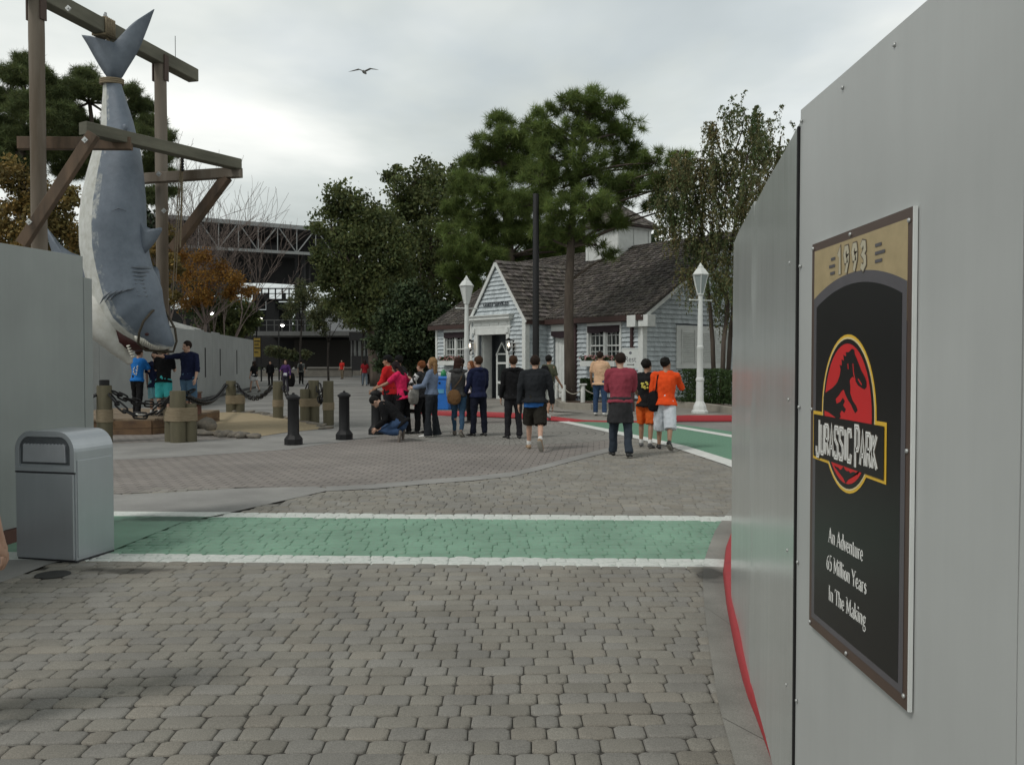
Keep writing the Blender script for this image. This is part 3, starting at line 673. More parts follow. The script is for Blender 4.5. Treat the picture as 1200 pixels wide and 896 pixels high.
JP = {'J': [[(.36, 1), (.36, .12), (.26, 0), (.1, 0), (.02, .14), (.02, .26)]], 'U': [[(.06, 1), (.06, .12), (.15, 0), (.33, 0), (.42, .12), (.42, 1)]],
      'R': [[(.06, 0), (.06, 1), (.33, 1), (.42, .88), (.42, .62), (.33, .5), (.08, .5)], [(.22, .5), (.44, 0)]], 'A': [[(.0, 0), (.23, 1), (.46, 0)], [(.09, .3), (.38, .3)]],
      'S': [[(.41, .78), (.37, 1), (.1, 1), (.04, .84), (.06, .62), (.38, .42), (.42, .2), (.34, 0), (.08, 0), (.03, .2)]], 'I': [[(.1, 0), (.1, 1)]],
      'C': [[(.42, .76), (.37, 1), (.12, 1), (.04, .85), (.04, .15), (.12, 0), (.37, 0), (.43, .24)]], 'P': [[(.08, 0), (.08, 1), (.34, 1), (.44, .88), (.44, .55), (.34, .44), (.1, .44)]],
      'K': [[(.06, 0), (.06, 1)], [(.42, 1), (.1, .5), (.45, 0)]]}
adv = lambda c: {'I': .30, ' ': .22, 'J': .50, 'P': .58}.get(c, .565)
HS = {0: 1.28, 9: 1.3}
for nm, wd, m_, lv, ox in (('logo_lettering_outline', .0160, M_s['line'], 12, .003), ('logo_lettering', .0124, M_s['white'], 13, 0), ('logo_lettering_inline', .0013, M_s['line'], 14, 0)):
    a1, xe = word('JURASSIC PARK', JP, .066, .538, .083, .785, adv, wd, HS, ox); flat(nm, a1, m_, lv)
# serif lines
def sf(pts, k='t'): return (pts, {'T': .15, 't': .07, 's': .055}[k])
def srf(x, z, w_=.11): return sf([(x-w_, z), (x+w_, z)], 's')
SER = {
 'A': ([sf([(.08, 0), (.34, 1)]), sf([(.34, 1), (.62, 0)], 'T'), sf([(.18, .35), (.48, .35)]), srf(.08, .02), srf(.62, .02)], .74),
 'n': ([sf([(.1, 0), (.1, .62)], 'T'), sf([(.1, .5), (.22, .62), (.32, .62)]), sf([(.32, .62), (.4, .5), (.4, 0)], 'T'), srf(.1, .02), srf(.4, .02), sf([(.0, .62), (.1, .62)], 's')], .54),
 'd': ([sf([(.4, 1), (.4, 0)], 'T'), sf([(.38, .56), (.24, .63), (.1, .5)]), sf([(.1, .52), (.06, .3), (.1, .1)], 'T'), sf([(.1, .1), (.22, 0), (.38, .08)]), sf([(.3, 1), (.4, 1)], 's')], .54),
 'v': ([sf([(.04, .62), (.22, 0)], 'T'), sf([(.22, 0), (.4, .62)]), srf(.06, .62), srf(.4, .62, .08)], .46),
 'e': ([sf([(.08, .34), (.38, .34), (.36, .54), (.24, .63), (.14, .58)]), sf([(.12, .56), (.05, .32), (.12, .08)], 'T'), sf([(.12, .08), (.24, 0), (.38, .1)])], .46),
 't': ([sf([(.14, .85), (.14, .1), (.24, .0)], 'T'), sf([(.24, 0), (.32, .06)]), sf([(.02, .62), (.3, .62)], 's')], .36),
 'u': ([sf([(.1, .62), (.1, .14), (.18, .02)], 'T'), sf([(.18, .02), (.3, .02), (.4, .12)]), sf([(.4, .62), (.4, 0)], 'T'), sf([(0, .62), (.1, .62)], 's'), sf([(.3, .62), (.4, .62)], 's')], .54),
 'r': ([sf([(.1, 0), (.1, .62)], 'T'), sf([(.1, .48), (.22, .62), (.32, .58)]), srf(.1, .02)], .38),
 '6': ([sf([(.42, .95), (.2, .8), (.1, .5)]), sf([(.11, .6), (.06, .3), (.14, .06)], 'T'), sf([(.14, .06), (.26, 0), (.38, .08)]), sf([(.38, .08), (.42, .28), (.36, .5)], 'T'), sf([(.36, .5), (.24, .56), (.1, .44)])], .52),
 '5': ([sf([(.4, 1), (.14, 1), (.1, .56), (.26, .6)]), sf([(.26, .6), (.38, .46), (.38, .2), (.26, .02)], 'T'), sf([(.26, .02), (.12, 0), (.04, .08)])], .50),
 'M': ([sf([(.1, 0), (.12, 1)]), sf([(.12, 1), (.4, .1)], 'T'), sf([(.4, .1), (.66, 1)]), sf([(.68, 1), (.7, 0)], 'T'), srf(.1, .02), srf(.7, .02), sf([(0, 1), (.14, 1)], 's'), sf([(.66, 1), (.8, 1)], 's')], .86),
 'i': ([sf([(.1, 0), (.1, .62)], 'T'), sf([(.1, .82), (.1, .95)], 'T'), srf(.1, .02), sf([(0, .62), (.1, .62)], 's')], .25),
 'l': ([sf([(.1, 0), (.1, 1)], 'T'), srf(.1, .02), sf([(0, 1), (.1, 1)], 's')], .25),
 'o': ([sf([(.14, .06), (.06, .3), (.14, .56)], 'T'), sf([(.14, .56), (.25, .63), (.36, .56)]), sf([(.36, .56), (.43, .3), (.36, .06)], 'T'), sf([(.36, .06), (.25, 0), (.14, .06)])], .50),
 'Y': ([sf([(.06, 1), (.32, .48)], 'T'), sf([(.32, .48), (.58, 1)]), sf([(.32, .5), (.32, 0)], 'T'), srf(.06, .98), srf(.58, .98), srf(.32, .02)], .64),
 'a': ([sf([(.08, .5), (.2, .63), (.32, .56)]), sf([(.34, .6), (.34, .06), (.42, 0)], 'T'), sf([(.34, .36), (.14, .26)]), sf([(.12, .26), (.08, .1), (.16, .02)], 'T'), sf([(.16, .02), (.34, .12)])], .48),
 's': ([sf([(.32, .5), (.22, .63), (.1, .56)]), sf([(.1, .56), (.1, .4), (.3, .24), (.3, .08)], 'T'), sf([(.3, .08), (.18, 0), (.05, .12)])], .40),
 'I': ([sf([(.14, 0), (.14, 1)], 'T'), srf(.14, .02), srf(.14, .98)], .32),
 'T': ([sf([(.32, 0), (.32, 1)], 'T'), sf([(.02, .8), (.04, .98), (.6, .98), (.62, .8)], 's'), srf(.32, .02)], .64),
 'h': ([sf([(.1, 0), (.1, 1)], 'T'), sf([(.1, .5), (.22, .62), (.32, .62)]), sf([(.32, .62), (.4, .5), (.4, 0)], 'T'), srf(.1, .02), srf(.4, .02), sf([(0, 1), (.1, 1)], 's')], .54),
 'k': ([sf([(.1, 0), (.1, 1)], 'T'), sf([(.38, .62), (.12, .3)]), sf([(.2, .38), (.42, 0)], 'T'), srf(.1, .02), srf(.42, .02, .08), srf(.36, .62, .09), sf([(0, 1), (.1, 1)], 's')], .52),
 'g': ([sf([(.1, .52), (.06, .38), (.12, .24)], 'T'), sf([(.12, .24), (.22, .2), (.34, .3), (.36, .5), (.22, .63), (.1, .52)]), sf([(.34, .56), (.46, .62)]), sf([(.14, .22), (.08, .1), (.34, .04)]), sf([(.34, .04), (.42, -.12), (.3, -.26), (.1, -.26), (.04, -.12), (.12, .02)])], .48)}
def serif(s, x0, x1, z, h):
    tot = sum(.28 if c == ' ' else SER[c][1] for c in s); k = (x1-x0)/tot; x = x0; out = []
    for ch in s:
        if ch == ' ': x += .28*k; continue
        for pts, wd in SER[ch][0]: out += strip([(x+a*k, z+c*h) for a, c in pts], wd*h*.9)
        x += SER[ch][1]*k
    return out
for s_, a_, c_, z_ in (('An Adventure', .160, .408, .288), ('65 Million Years', .148, .432, .208), ('In The Making', .166, .430, .122)): flat('text_line', serif(s_, a_, c_, z_, .043), M_s['white'], 5)
def sscrew(x, z):
    o = child_copy(scr, SG); o.matrix_basis = Matrix.Translation((x, -.0035, z)) @ V((0, -1, 0)).to_track_quat('Z', 'Y').to_matrix().to_4x4()
for x, z in ((.012, SH-.014), (.30, SH-.012), (SW-.02, SH-.03), (.010, .66), (SW-.018, .60), (.012, .012), (.30, .012), (SW-.02, .03)): sscrew(x, z)
# ================= LEFT HOARDING, BIN =================
hl = empty('hoarding', (-4.6, 8.6, .12), 0, 'plain grey hoarding wall standing behind the silver litter bin at the left', 'hoarding')
A0 = P(-420, 240, 6.0); A1 = P(0, 286, 8.2); A2 = P(97, 301.5, 9.05); A3 = P(107, 303, 9.25)
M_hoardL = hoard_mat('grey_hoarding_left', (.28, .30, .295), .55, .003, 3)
def lpanel(a, c, zt, off=0):
    t = (V((c.x, c.y, 0))-V((a.x, a.y, 0))).normalized(); n_ = V((t.y, -t.x, 0))
    b = MB(); b.prism([V((a.x, a.y, .13))+n_*off, V((c.x, c.y, .13))+n_*off, V((c.x, c.y, zt))+n_*off, V((a.x, a.y, zt))+n_*off], -n_*.05); return b
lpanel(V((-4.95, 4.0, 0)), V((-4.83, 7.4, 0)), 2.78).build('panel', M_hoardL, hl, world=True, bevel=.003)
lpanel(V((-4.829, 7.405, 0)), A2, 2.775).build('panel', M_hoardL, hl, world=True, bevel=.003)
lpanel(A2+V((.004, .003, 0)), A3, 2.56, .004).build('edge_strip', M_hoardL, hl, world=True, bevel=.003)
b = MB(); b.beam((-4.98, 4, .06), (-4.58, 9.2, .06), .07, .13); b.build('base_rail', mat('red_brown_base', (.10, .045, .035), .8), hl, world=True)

BIN = empty('litter_bin', tuple(G(92, 660)), 0, 'silver metal litter bin with rounded top and push flap beside the left hoarding', 'litter bin')
fl, fr, br_ = G(19, 655), G(92, 660), G(128.5, 645)
ux = (fr-fl).normalized(); uy = V((-ux.y, ux.x, 0)); bw = .60; bd = .49
BIN.location = fl; BIN.rotation_euler = (0, 0, math.atan2(ux.y, ux.x))
M_bin = hoard_mat('brushed_bin_metal', (.44, .47, .50), .34, .0012, 5); M_bin.node_tree.nodes['Principled BSDF'].inputs['Metallic'].default_value = .55
M_bind = mat('bin_dark_gap', (.03, .03, .035), .5)
def binprof(w0, w1, h0, h1, r, n=10):
    pts = [(w0, h0), (w1, h0)]
    for i in range(n+1): a = math.pi/2*i/n; pts.append((w1-r+r*math.cos(a), h1-r+r*math.sin(a)))
    for i in range(n+1): a = math.pi/2*(1+i/n); pts.append((w0+r+r*math.cos(a), h1-r+r*math.sin(a)))
    return pts
BH = 1.10
b = MB(); b.prism([(x, .015, z) for x, z in binprof(0, bw, .015, BH, .17)], (0, bd-.03, 0)); b.build('body', M_bin, BIN, bevel=.006)
b = MB(); po = binprof(-.004, bw+.004, .02, BH+.006, .172); pi_ = binprof(.045, bw-.045, .80, BH-.04, .12)
n = len(po); b2 = MB()
# front rim around the flap
vs = [(x, 0, z) for x, z in binprof(0, bw, .76, BH+.004, .17)]+[(x, 0, z) for x, z in binprof(.045, bw-.045, .80, BH-.045, .11)]
k = len(vs)//2; vs += [(x, .03, z) for x, y_, z in vs]
b2.add(vs, [(i, (i+1) % k, k+(i+1) % k, k+i) for i in range(k)]+[(2*k+i, 3*k+i, 3*k+(i+1) % k, 2*k+(i+1) % k) for i in range(k)]+[(k+i, k+(i+1) % k, 3*k+(i+1) % k, 3*k+i) for i in range(k)]+[(i, 2*k+i, 2*k+(i+1) % k, (i+1) % k) for i in range(k)])
b2.build('front_rim', M_bin, BIN, bevel=.003)
b = MB(); b.bx(.012, bw-.012, -.006, .016, .025, .745); b.build('door', M_bin, BIN, bevel=.004)
b = MB(); b.bx(.0, bw, -.001, .017, .747, .758); b.bx(0, bw, .02, bd-.02, .0, .016); b.build('seam', M_bind, BIN)
b = MB(); b.prism([(x, .012, z) for x, z in binprof(.05, bw-.05, .82, BH-.05, .08)], (0, .01, 0)); b.build('recess', mat('bin_recess', (.10, .11, .12), .5, metal=.4), BIN)
b = MB(); zt = .985; pts = [(.085, .84), (.515, .84), (.51, zt)]; 
for i in range(24): pts.append((.505-i*.0175, zt+(.012 if i % 2 else 0)))
pts.append((.09, zt)); b.prism([(x, -.004, z) for x, z in pts], (0, .02, 0)); b.build('flap', mat('flap_metal', (.52, .54, .58), .3, .05, metal=.6), BIN, bevel=.002)
b = MB(); b.bx(bw-.001, bw+.006, .03, bd-.04, .04, .86); b.build('side_panel', M_bin, BIN, bevel=.003)
dr = empty('drain_cover', tuple(G(62, 673.5)), 0, 'small round dark drain cover in the pavers beside the litter bin', 'drain cover')
b = MB(); b.lathe([(.001, .001), (.13, .001), (.13, .008), (.11, .010), (.001, .010)], n=24); b.build('lid', mat('dark_iron', (.03, .03, .028), .6), dr)

# ================= FAR LEFT HOARDING =================
hf = empty('hoarding', tuple(G(229, 470)), 0, 'long distant grey hoarding with dark upright slots receding behind the hanging shark', 'hoarding')
C1 = G(229, 470, 0); C0 = P(60, 420, 24.0); C0.z = 0; C2 = P(297, 420, 54.0); C2.z = 0
HT = 2.95
def fpanel(a, c, nm, m, lo=0.05, zt=HT, off=0, th=.05):
    a = V((a.x, a.y, 0)); c = V((c.x, c.y, 0)); t = (c-a).normalized(); n_ = V((t.y, -t.x, 0))
    b = MB(); b.prism([a+n_*off+V((0, 0, lo)), c+n_*off+V((0, 0, lo)), c+n_*off+V((0, 0, zt)), a+n_*off+V((0, 0, zt))], -n_*th); return b.build(nm, m, hf, world=True)
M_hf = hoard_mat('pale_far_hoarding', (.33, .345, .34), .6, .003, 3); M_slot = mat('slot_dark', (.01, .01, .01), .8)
d1 = C1-C0; d2 = C2-C1
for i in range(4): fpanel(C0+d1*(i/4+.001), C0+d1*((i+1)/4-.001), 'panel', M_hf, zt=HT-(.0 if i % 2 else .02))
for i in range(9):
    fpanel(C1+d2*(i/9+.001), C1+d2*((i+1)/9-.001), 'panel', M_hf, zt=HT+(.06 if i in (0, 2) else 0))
for px in (240.5, 258, 277.5):
    # where this sight line meets the receding wall
    dd = ray(px, 425); s_ = (C1.x*dd.y-C1.y*dd.x)/(d2.y*dd.x-d2.x*dd.y); q = C1+d2*s_; tt = d2.normalized()
    fpanel(q-tt*.11, q+tt*.11, 'slot', M_slot, .95, 2.25, .012, .03)
b = MB(); b.beam(C1+V((.12, -.1, .03)), C2+V((.12, -.1, .03)), .12, .12); b.build('base_rail', mat('dark_base', (.05, .05, .05), .8), hf, world=True)
sh = empty('shed', tuple(P(200, 420, 36)), 0, 'low shed with a white roof edge peeping over the far hoarding', 'shed'); sh.location.z = 0
q0, q1 = P(150, 368, 37), P(232, 391, 39)
b = MB(); b.prism([V((q0.x, q0.y, 0)), V((q1.x, q1.y, 0)), q1, q0], (-1, 4, 0)); b.build('wall', mat('shed_wall', (.12, .09, .075), .8), sh, world=True)
b = MB(); b.beam(q0+V((0, -.1, .1)), q1+V((.1, -.1, .1)), .2, .22); b.build('roof_edge', mat('white_trim_far', (.6, .6, .58), .6), sh, world=True)

# ================= PLATFORM, ISLAND, POSTS, CHAINS, BOLLARDS =================
M_wood = mat('weathered_timber', (.26, .20, .135), .85, .25, 3, bump=.004, bscale=20, stretch=(1, 1, .15), col2=(.12, .085, .055))
M_woodg = mat('green_grey_timber', (.135, .12, .075), .85, .25, 4, bump=.003, bscale=24, stretch=(1, 1, .12), col2=(.06, .055, .033))
M_woodd = mat('dark_stained_timber', (.15, .098, .062), .8, .25, 4, bump=.003, bscale=24, stretch=(1, 1, .2), col2=(.06, .042, .028))
M_gall = mat('gallows_timber', (.235, .205, .17), .85, .25, 2.2, bump=.006, bscale=14, stretch=(1, 1, .1), col2=(.10, .075, .05))
M_gallx = mat('gallows_beam_timber', (.19, .185, .14), .85, .25, 2.2, bump=.006, bscale=14, stretch=(.2, .2, 1), col2=(.07, .068, .05))
M_rope = mat('sisal_rope', (.30, .25, .17), .95, .2, 30, bump=.006, bscale=40, stretch=(.3, .3, 6), col2=(.17, .13, .08))
M_iron = mat('black_iron', (.010, .010, .011), .5, .2, 10, bump=.0008, spec=.3)
pl = empty('timber_platform', tuple(G(150, 505)), 0, 'low timber deck with planked top under the hanging shark', 'platform')
pz = .36
pa, pb, pc, pd = P(90, 490, 19.6), G(172, 505, 0), G(225, 483, .3), P(90, 480, 24)
fr0 = V((-10.4, 19.7, 0)); fr1 = V((-8.25, 19.9, 0)); fr2 = V((-7.85, 20.9, 0)); fr3 = V((-7.9, 23.4, 0)); fr4 = V((-11.5, 24.5, 0))
outl = [fr0, fr1, fr2, fr3, fr4]
b = MB(); b.prism([(p.x, p.y, pz-.07) for p in [o*1.0 for o in outl]], (0, 0, .001))
for i in range(23):       # planks across
    y0 = 19.72+i*.21; xs = []
    for a in range(5):
        p, q = outl[a], outl[(a+1) % 5]
        for yy in (y0+.1,):
            if (p.y-yy)*(q.y-yy) < 0: xs.append(p.x+(q.x-p.x)*(yy-p.y)/(q.y-p.y))
    if len(xs) >= 2: b.bx(min(xs), max(xs), y0, y0+.198, pz-.045, pz+random.uniform(-.004, .004))
b.build('deck', M_wood, pl, world=True)
b = MB()
for p, q in ((fr0, fr1), (fr1, fr2), (fr2, fr3)):
    for zc, hh in ((.235, .17), (.07, .14)): b.beam(V((p.x, p.y, zc)), V((q.x, q.y, zc)), .06, hh)
b.build('fascia', mat('platform_fascia', (.20, .12, .06), .8, .2, 3, bump=.003, col2=(.07, .04, .025)), pl, world=True)
pbx = empty('timber_crate', tuple(V((-8.05, 21.6, .36))), .1, 'small dark red wooden box standing on the timber deck behind the children', 'crate')
b = MB(); b.bx(-.28, .28, -.2, .2, .0, .52); b.build('box', mat('red_stained_wood', (.12, .045, .028), .7, .3, 5), pbx, bevel=.01)
b = MB(); b.bx(-.30, .30, -.22, .22, .523, .56); b.build('lid', M_woodd, pbx, bevel=.008)
# sandy island with edging stones
M_sand = mat('yellow_gravel', (.42, .345, .22), .95, .2, 60, bump=.01, bscale=70, col2=(.26, .20, .12))
M_rock = mat('edging_stone', (.26, .225, .18), .85, .3, 5, bump=.015, bscale=9, col2=(.10, .095, .085))
isl = [G(*q) for q in [(205, 505), (240, 510), (296, 513), (335, 507), (380, 502.5), (372, 497), (330, 490), (300, 484.5), (275, 483), (225, 484), (195, 488)]]
b = MB(); cI = sum(isl, V((0, 0, 0)))/len(isl)
for i in range(len(isl)):
    p, q = isl[i], isl[(i+1) % len(isl)]; pm, qm = p.lerp(cI, .3), q.lerp(cI, .3)
    b.poly([(p.x, p.y, .012), (q.x, q.y, .012), (qm.x, qm.y, .07), (pm.x, pm.y, .07)]); b.poly([(pm.x, pm.y, .07), (qm.x, qm.y, .07), (cI.x, cI.y, .09)])
struct(b.build('gravel_bed', M_sand, smooth=True))
def rock(loc, r, nm='edging_stone', lab=None, grp='stones edging the gravel bed'):
    b = MB(); b.ell((0, 0, 0), r, nu=10, nv=6)
    sd_ = random.random()*50
    b.v = [tuple(V(v)*(1+.28*noise.noise(V(v)*(2.2/max(r))+V((sd_, 0, 0))))) for v in b.v]
    o = b.build(nm, M_rock, None, smooth=True); o.location = loc; o.rotation_euler = (random.uniform(-.1, .1), random.uniform(-.1, .1), random.uniform(0, 6))
    return tag(o, lab, 'stone', grp)
e1 = resample([G(*q) for q in [(182, 503), (205, 505), (222, 508), (240, 510), (262, 511), (280, 513), (298, 513.5)]], 15)
e2 = resample([G(*q) for q in [(275, 483), (300, 484.5), (330, 490), (352, 494.5), (372, 499), (382, 502.5)]], 13)
for i, p in enumerate(e1): rock((p.x+random.uniform(-.05, .05), p.y, .05), (random.uniform(.15, .24), random.uniform(.09, .14), random.uniform(.06, .10)), lab='rough tan and grey stone along the near edge of the gravel bed', grp='stones along the near edge of the gravel bed')
for i, p in enumerate(e2): rock((p.x, p.y, .03), (random.uniform(.22, .34), random.uniform(.08, .12), random.uniform(.04, .06)), lab='flat grey stone along the far edge of the gravel bed', grp='stones along the far edge of the gravel bed')
for p, l in (((-7.55, 20.25), 'large tan boulder against the timber deck corner'), ((-7.25, 20.6), 'brown boulder between the deck corner and the clustered rope post')):
    rock((p[0], p[1], .14), (.26, .2, .2), 'boulder', l, None)['group'] = 'boulders by the deck'

def rope_post(px, pb_, tops, label, r=.165, band=(.40, .62)):
    base = G(px, pb_); t = empty('mooring_post', tuple(base), random.uniform(0, 3), label, 'post', 'rope-bound timber posts around the gravel bed')
    zb = 0
    for i, (dx_, dy_, h, rr) in enumerate(tops):
        b = MB(); b.lathe([(rr*1.0, 0), (rr*1.02, h*.3), (rr, h*.7), (rr*.98, h-.02), (rr*.93, h)], (0, 0, 0), n=16)
        b.v = [(x*(1+.03*noise.noise(V((x*6, y_*6, z*.7)))), y_*(1+.03*noise.noise(V((x*6+5, y_*6, z*.7)))), z) for x, y_, z in b.v]
        o = b.build('pile', M_woodg, t, auto=40); o.matrix_basis = Matrix.Rotation(-t.rotation_euler.z, 4, 'Z') @ Matrix.Translation((dx_, dy_, 0))
    xs = [a[0] for a in tops]; ys = [a[1] for a in tops]
    # convex band of rope turns around the piles
    pts = []
    for k in range(28):
        a = 2*math.pi*k/28; d = V((math.cos(a), math.sin(a))); m_ = max(tops, key=lambda q: q[0]*d.x+q[1]*d.y+q[3]); pts.append((m_[0]*1.0+d.x*(m_[3]+.012), m_[1]+d.y*(m_[3]+.012)))
    b = MB(); nz_ = 9; vs = []
    rows = []
    for j in range(nz_*4+1):
        z = band[0]+(band[1]-band[0])*j/(nz_*4); o_ = .010*abs(math.sin(math.pi*j/4)); rows.append([(x*(1+o_*2), y_*(1+o_*2), z) for x, y_ in pts])
    vs = [q for r__ in rows for q in r__]; m2 = len(pts)
    b.add(vs, [(i*m2+k, i*m2+(k+1) % m2, (i+1)*m2+(k+1) % m2, (i+1)*m2+k) for i in range(len(rows)-1) for k in range(m2)]+[tuple(range(m2)), tuple((len(rows)-1)*m2+k for k in range(m2))])
    o = b.build('rope_binding', M_rope, t, smooth=False); o.matrix_basis = Matrix.Rotation(-t.rotation_euler.z, 4, 'Z')
    return t, base
p1, B1 = rope_post(123, 518, [(0, 0, 1.18, .15)], 'single rope-bound post beside the grey hoarding edge', band=(.42, .68))
b = MB(); b.lathe([(.10, 1.18), (.10, 1.29), (.085, 1.295)], n=14); b.build('iron_cap', M_iron, p1)
p2, B2 = rope_post(210, 518, [(0, -.05, 1.07, .16), (-.2, .09, .66, .13), (.20, .09, .80, .13)], 'thickest cluster of three rope-bound piles nearest the shark', band=(.44, .72))
p3, B3 = rope_post(272, 483, [(-.03, 0, 1.03, .16), (.24, .05, .60, .15)], 'rope-bound post with a stub on its right beside the far hoarding', band=(.28, .55))
p4, B4 = rope_post(326, 491, [(0, 0, 1.09, .145)], 'single rope-bound post at the middle of the far chain run', band=(.36, .56))
p5, B5 = rope_post(364, 495, [(.08, .05, 1.15, .15), (-.13, -.10, .92, .13)], 'pair of rope-bound piles of unequal height', band=(.44, .66))
p6, B6 = rope_post(385, 498, [(0, 0, 1.16, .14)], 'rightmost rope-bound post at the end of the chain', band=(.40, .60))
# one link
lk = MB(); nn, mm = 20, 7; Ls, Ws, tr_ = .118, .046, .020
for i in range(nn):
    a = 2*math.pi*i/nn; cx_, cy_ = (Ls-.02)*(1 if math.cos(a) > 0 else -1)*min(1, abs(math.cos(a))*3)+Ws*math.cos(a)*1.1, Ws*math.sin(a)*1.35
    nx, ny = math.cos(a), math.sin(a)
    for j in range(mm): q = 2*math.pi*j/mm; lk.v.append((cx_+nx*tr_*math.cos(q), cy_+ny*tr_*math.cos(q), tr_*math.sin(q)))
for i in range(nn):
    for j in range(mm): lk.f.append((i*mm+j, ((i+1) % nn)*mm+j, ((i+1) % nn)*mm+(j+1) % mm, i*mm+(j+1) % mm)); lk.m.append(0); lk.c.append((1, 1, 1))
link_me = lk.mesh('link', True); link_me.materials.append(M_iron)
def chain(a, c, sag, label):
    a = V(a); c = V(c); t = empty('chain', tuple(a), 0, label, 'chain', 'black chains hung between the mooring posts')
    pts = [a.lerp(c, u/80)+V((0, 0, -sag*4*(u/80)*(1-u/80))) for u in range(81)]
    d = [0]
    for i in range(1, 81): d.append(d[-1]+(pts[i]-pts[i-1]).length)
    n_ = max(4, int(d[-1]/.205)); 
    for i in range(n_):
        s0, s1 = d[-1]*(i)/n_, d[-1]*(i+1)/n_
        g = lambda s: V([float(np.interp(s, d, [p[k] for p in pts])) for k in range(3)])
        p, q = g(s0), g(s1); tx = (q-p).normalized(); sdv = tx.cross(V((0, 0, 1))).normalized(); up_ = sdv.cross(tx)
        if i % 2: sdv, up_ = up_, -sdv
        o = bpy.data.objects.new('link', link_me); COL.objects.link(o); o.parent = t
        o.matrix_basis = Matrix.Translation((p+q)/2-a) @ Matrix((tx, sdv, up_)).transposed().to_4x4()
    return t
top = lambda B, z, dx_=0, dy_=0: (B.x+dx_, B.y+dy_, z)
chain(top(B1, 1.0, -.16), (-9.7, 17.4, 1.12), .30, 'short upper chain end running left from the post behind the hoarding edge')
chain(top(B1, .98, -.15, -.06), (-9.9, 16.2, .9), .22, 'short lower chain end running left from the post behind the hoarding edge')
chain(top(B1, 1.05, .15, .05), (-7.55, 20.6, 1.0), .30, 'slack chain running back from the leftmost post towards the deck')
chain(top(B1, .98, .15, -.05), top(B2, .95, -.16, -.05), .42, 'deep sagging chain between the two nearest rope posts')
chain(top(B2, .93, .16, .1), top(B3, .92, -.19), .30, 'long chain crossing in front of the far hoarding')
chain(top(B3, .93, .14), top(B4, .98, -.15), .42, 'evenly sagging chain between the stubbed post and the single far post')
chain(top(B4, .98, .15), top(B5, 1.02, -.06), .50, 'chain sagging behind the leftmost black bollard top')
chain(top(B5, 1.05, .22), top(B6, .95, -.14), .42, 'steep short chain between the two rightmost rope posts')
# bollards
def bollard_proto(label, base):
    t = empty('bollard', tuple(base), 0, label, 'bollard', 'black iron bollards')
    b = MB(); b.lathe([(.185, 0), (.185, .12), (.175, .135), (.135, .19), (.13, .2)], n=8, sq=1); b.build('base', M_iron, t, bevel=.008)
    b = MB(); pr = []
    b.lathe([(.125, .2), (.115, .22), (.113, .90), (.122, .915)], n=16); b.build('shaft', M_iron, t, auto=40)
    b = MB(); b.lathe([(.122, .915), (.140, .925), (.140, .965), (.118, .975), (.10, .99), (.06, 1.015), (.03, 1.02), (.028, 1.04), (.012, 1.05)], n=20); b.build('cap', M_iron, t, auto=35)
    return t
bo = bollard_proto('leftmost black bollard in front of the gravel bed', G(344, 521))
c2 = copy_tree(bo); c2.location = G(403.5, 515); c2['label'] = 'middle black bollard standing alone on the concrete'
c3 = copy_tree(bo); c3.location = G(441, 509); c3['label'] = 'black bollard beside the crouching man'

# ================= GALLOWS AND SHARK =================
ga = empty('timber_gallows', tuple(P(48, 420, 17.6)), 0, 'tall weathered timber gallows frame that the shark hangs from', 'gallows'); ga.location.z = 0
LP = V((-9.52, 17.6, 0)); RP = V((-8.57, 21.4, 0)); gd = (RP-LP).normalized(); gp = V((gd.y, -gd.x, 0))
HZ = 9.05
def post(p, h, r=.145, nm='post'):
    b = MB(); b.tube([(p.x, p.y, z) for z in np.linspace(0, h, 12)], [r*random.uniform(.97, 1.03) for _ in range(12)], 14); b.build(nm, M_gall, ga, auto=50, world=True)
post(LP, HZ-.1, .15); post(RP, HZ-.1, .145)
b = MB(); b.beam(LP+V((0, 0, HZ))-gd*.7, RP+V((0, 0, HZ))+gd*1.35, .30, .32, ch=.015); b.build('top_beam', M_gallx, ga, world=True)
b = MB()
for p in (LP, RP):
    for s_ in (-1, 1): b.box(tuple(p+gp*.165*s_+V((0, 0, HZ-.25))), (.03, .16, .62), Matrix.Rotation(math.atan2(gd.y, gd.x)-math.pi/2, 3, 'Z'))
SPL.append(b.build('iron_strap', mat('rusty_strap', (.06, .035, .025), .7), ga, world=True))
b = MB()
for i in range(5): b.tube([LP+gd*(1.95+i*.03)+V((0, 0, HZ+.16+random.uniform(0, .25))), LP+gd*(1.95+i*.03)+V((0, 0, HZ-.1))], .007, 5)
b.tube([RP+gd*.6+V((0, 0, HZ+.1)), RP+gd*.6+V((0, 0, HZ+.75))], .008, 5); b.build('spike', M_iron, ga, world=True)
fbA, fbB = P(97, 150, 17.3), P(279, 193, 20.5)
b = MB(); b.beam(fbA, fbB, .26, .24, ch=.012); b.build('front_beam', M_gallx, ga, world=True)
a1a, a1b = P(22, 168, 17.95), P(154, 168.5, 18.05)
b = MB(); b.beam(a1a, a1b, .16, .25, ch=.01); b.build('cross_arm', M_woodd, ga, world=True)
a2a, a2b = P(160, 210, 21.1), P(282, 202, 20.55)
b = MB(); b.beam(a2a, a2b, .20, .23, ch=.01); b.build('cross_arm', M_gall, ga, world=True)
b = MB(); b.beam(P(110, 157, 17.15), P(26, 286, 17.15), .15, .22, ch=.01); b.build('brace', M_woodd, ga, world=True)
b = MB(); b.beam(P(266, 207, 20.6), P(203, 292, 21.2), .17, .24, ch=.01); b.build('brace', M_woodd, ga, world=True)
b = MB()
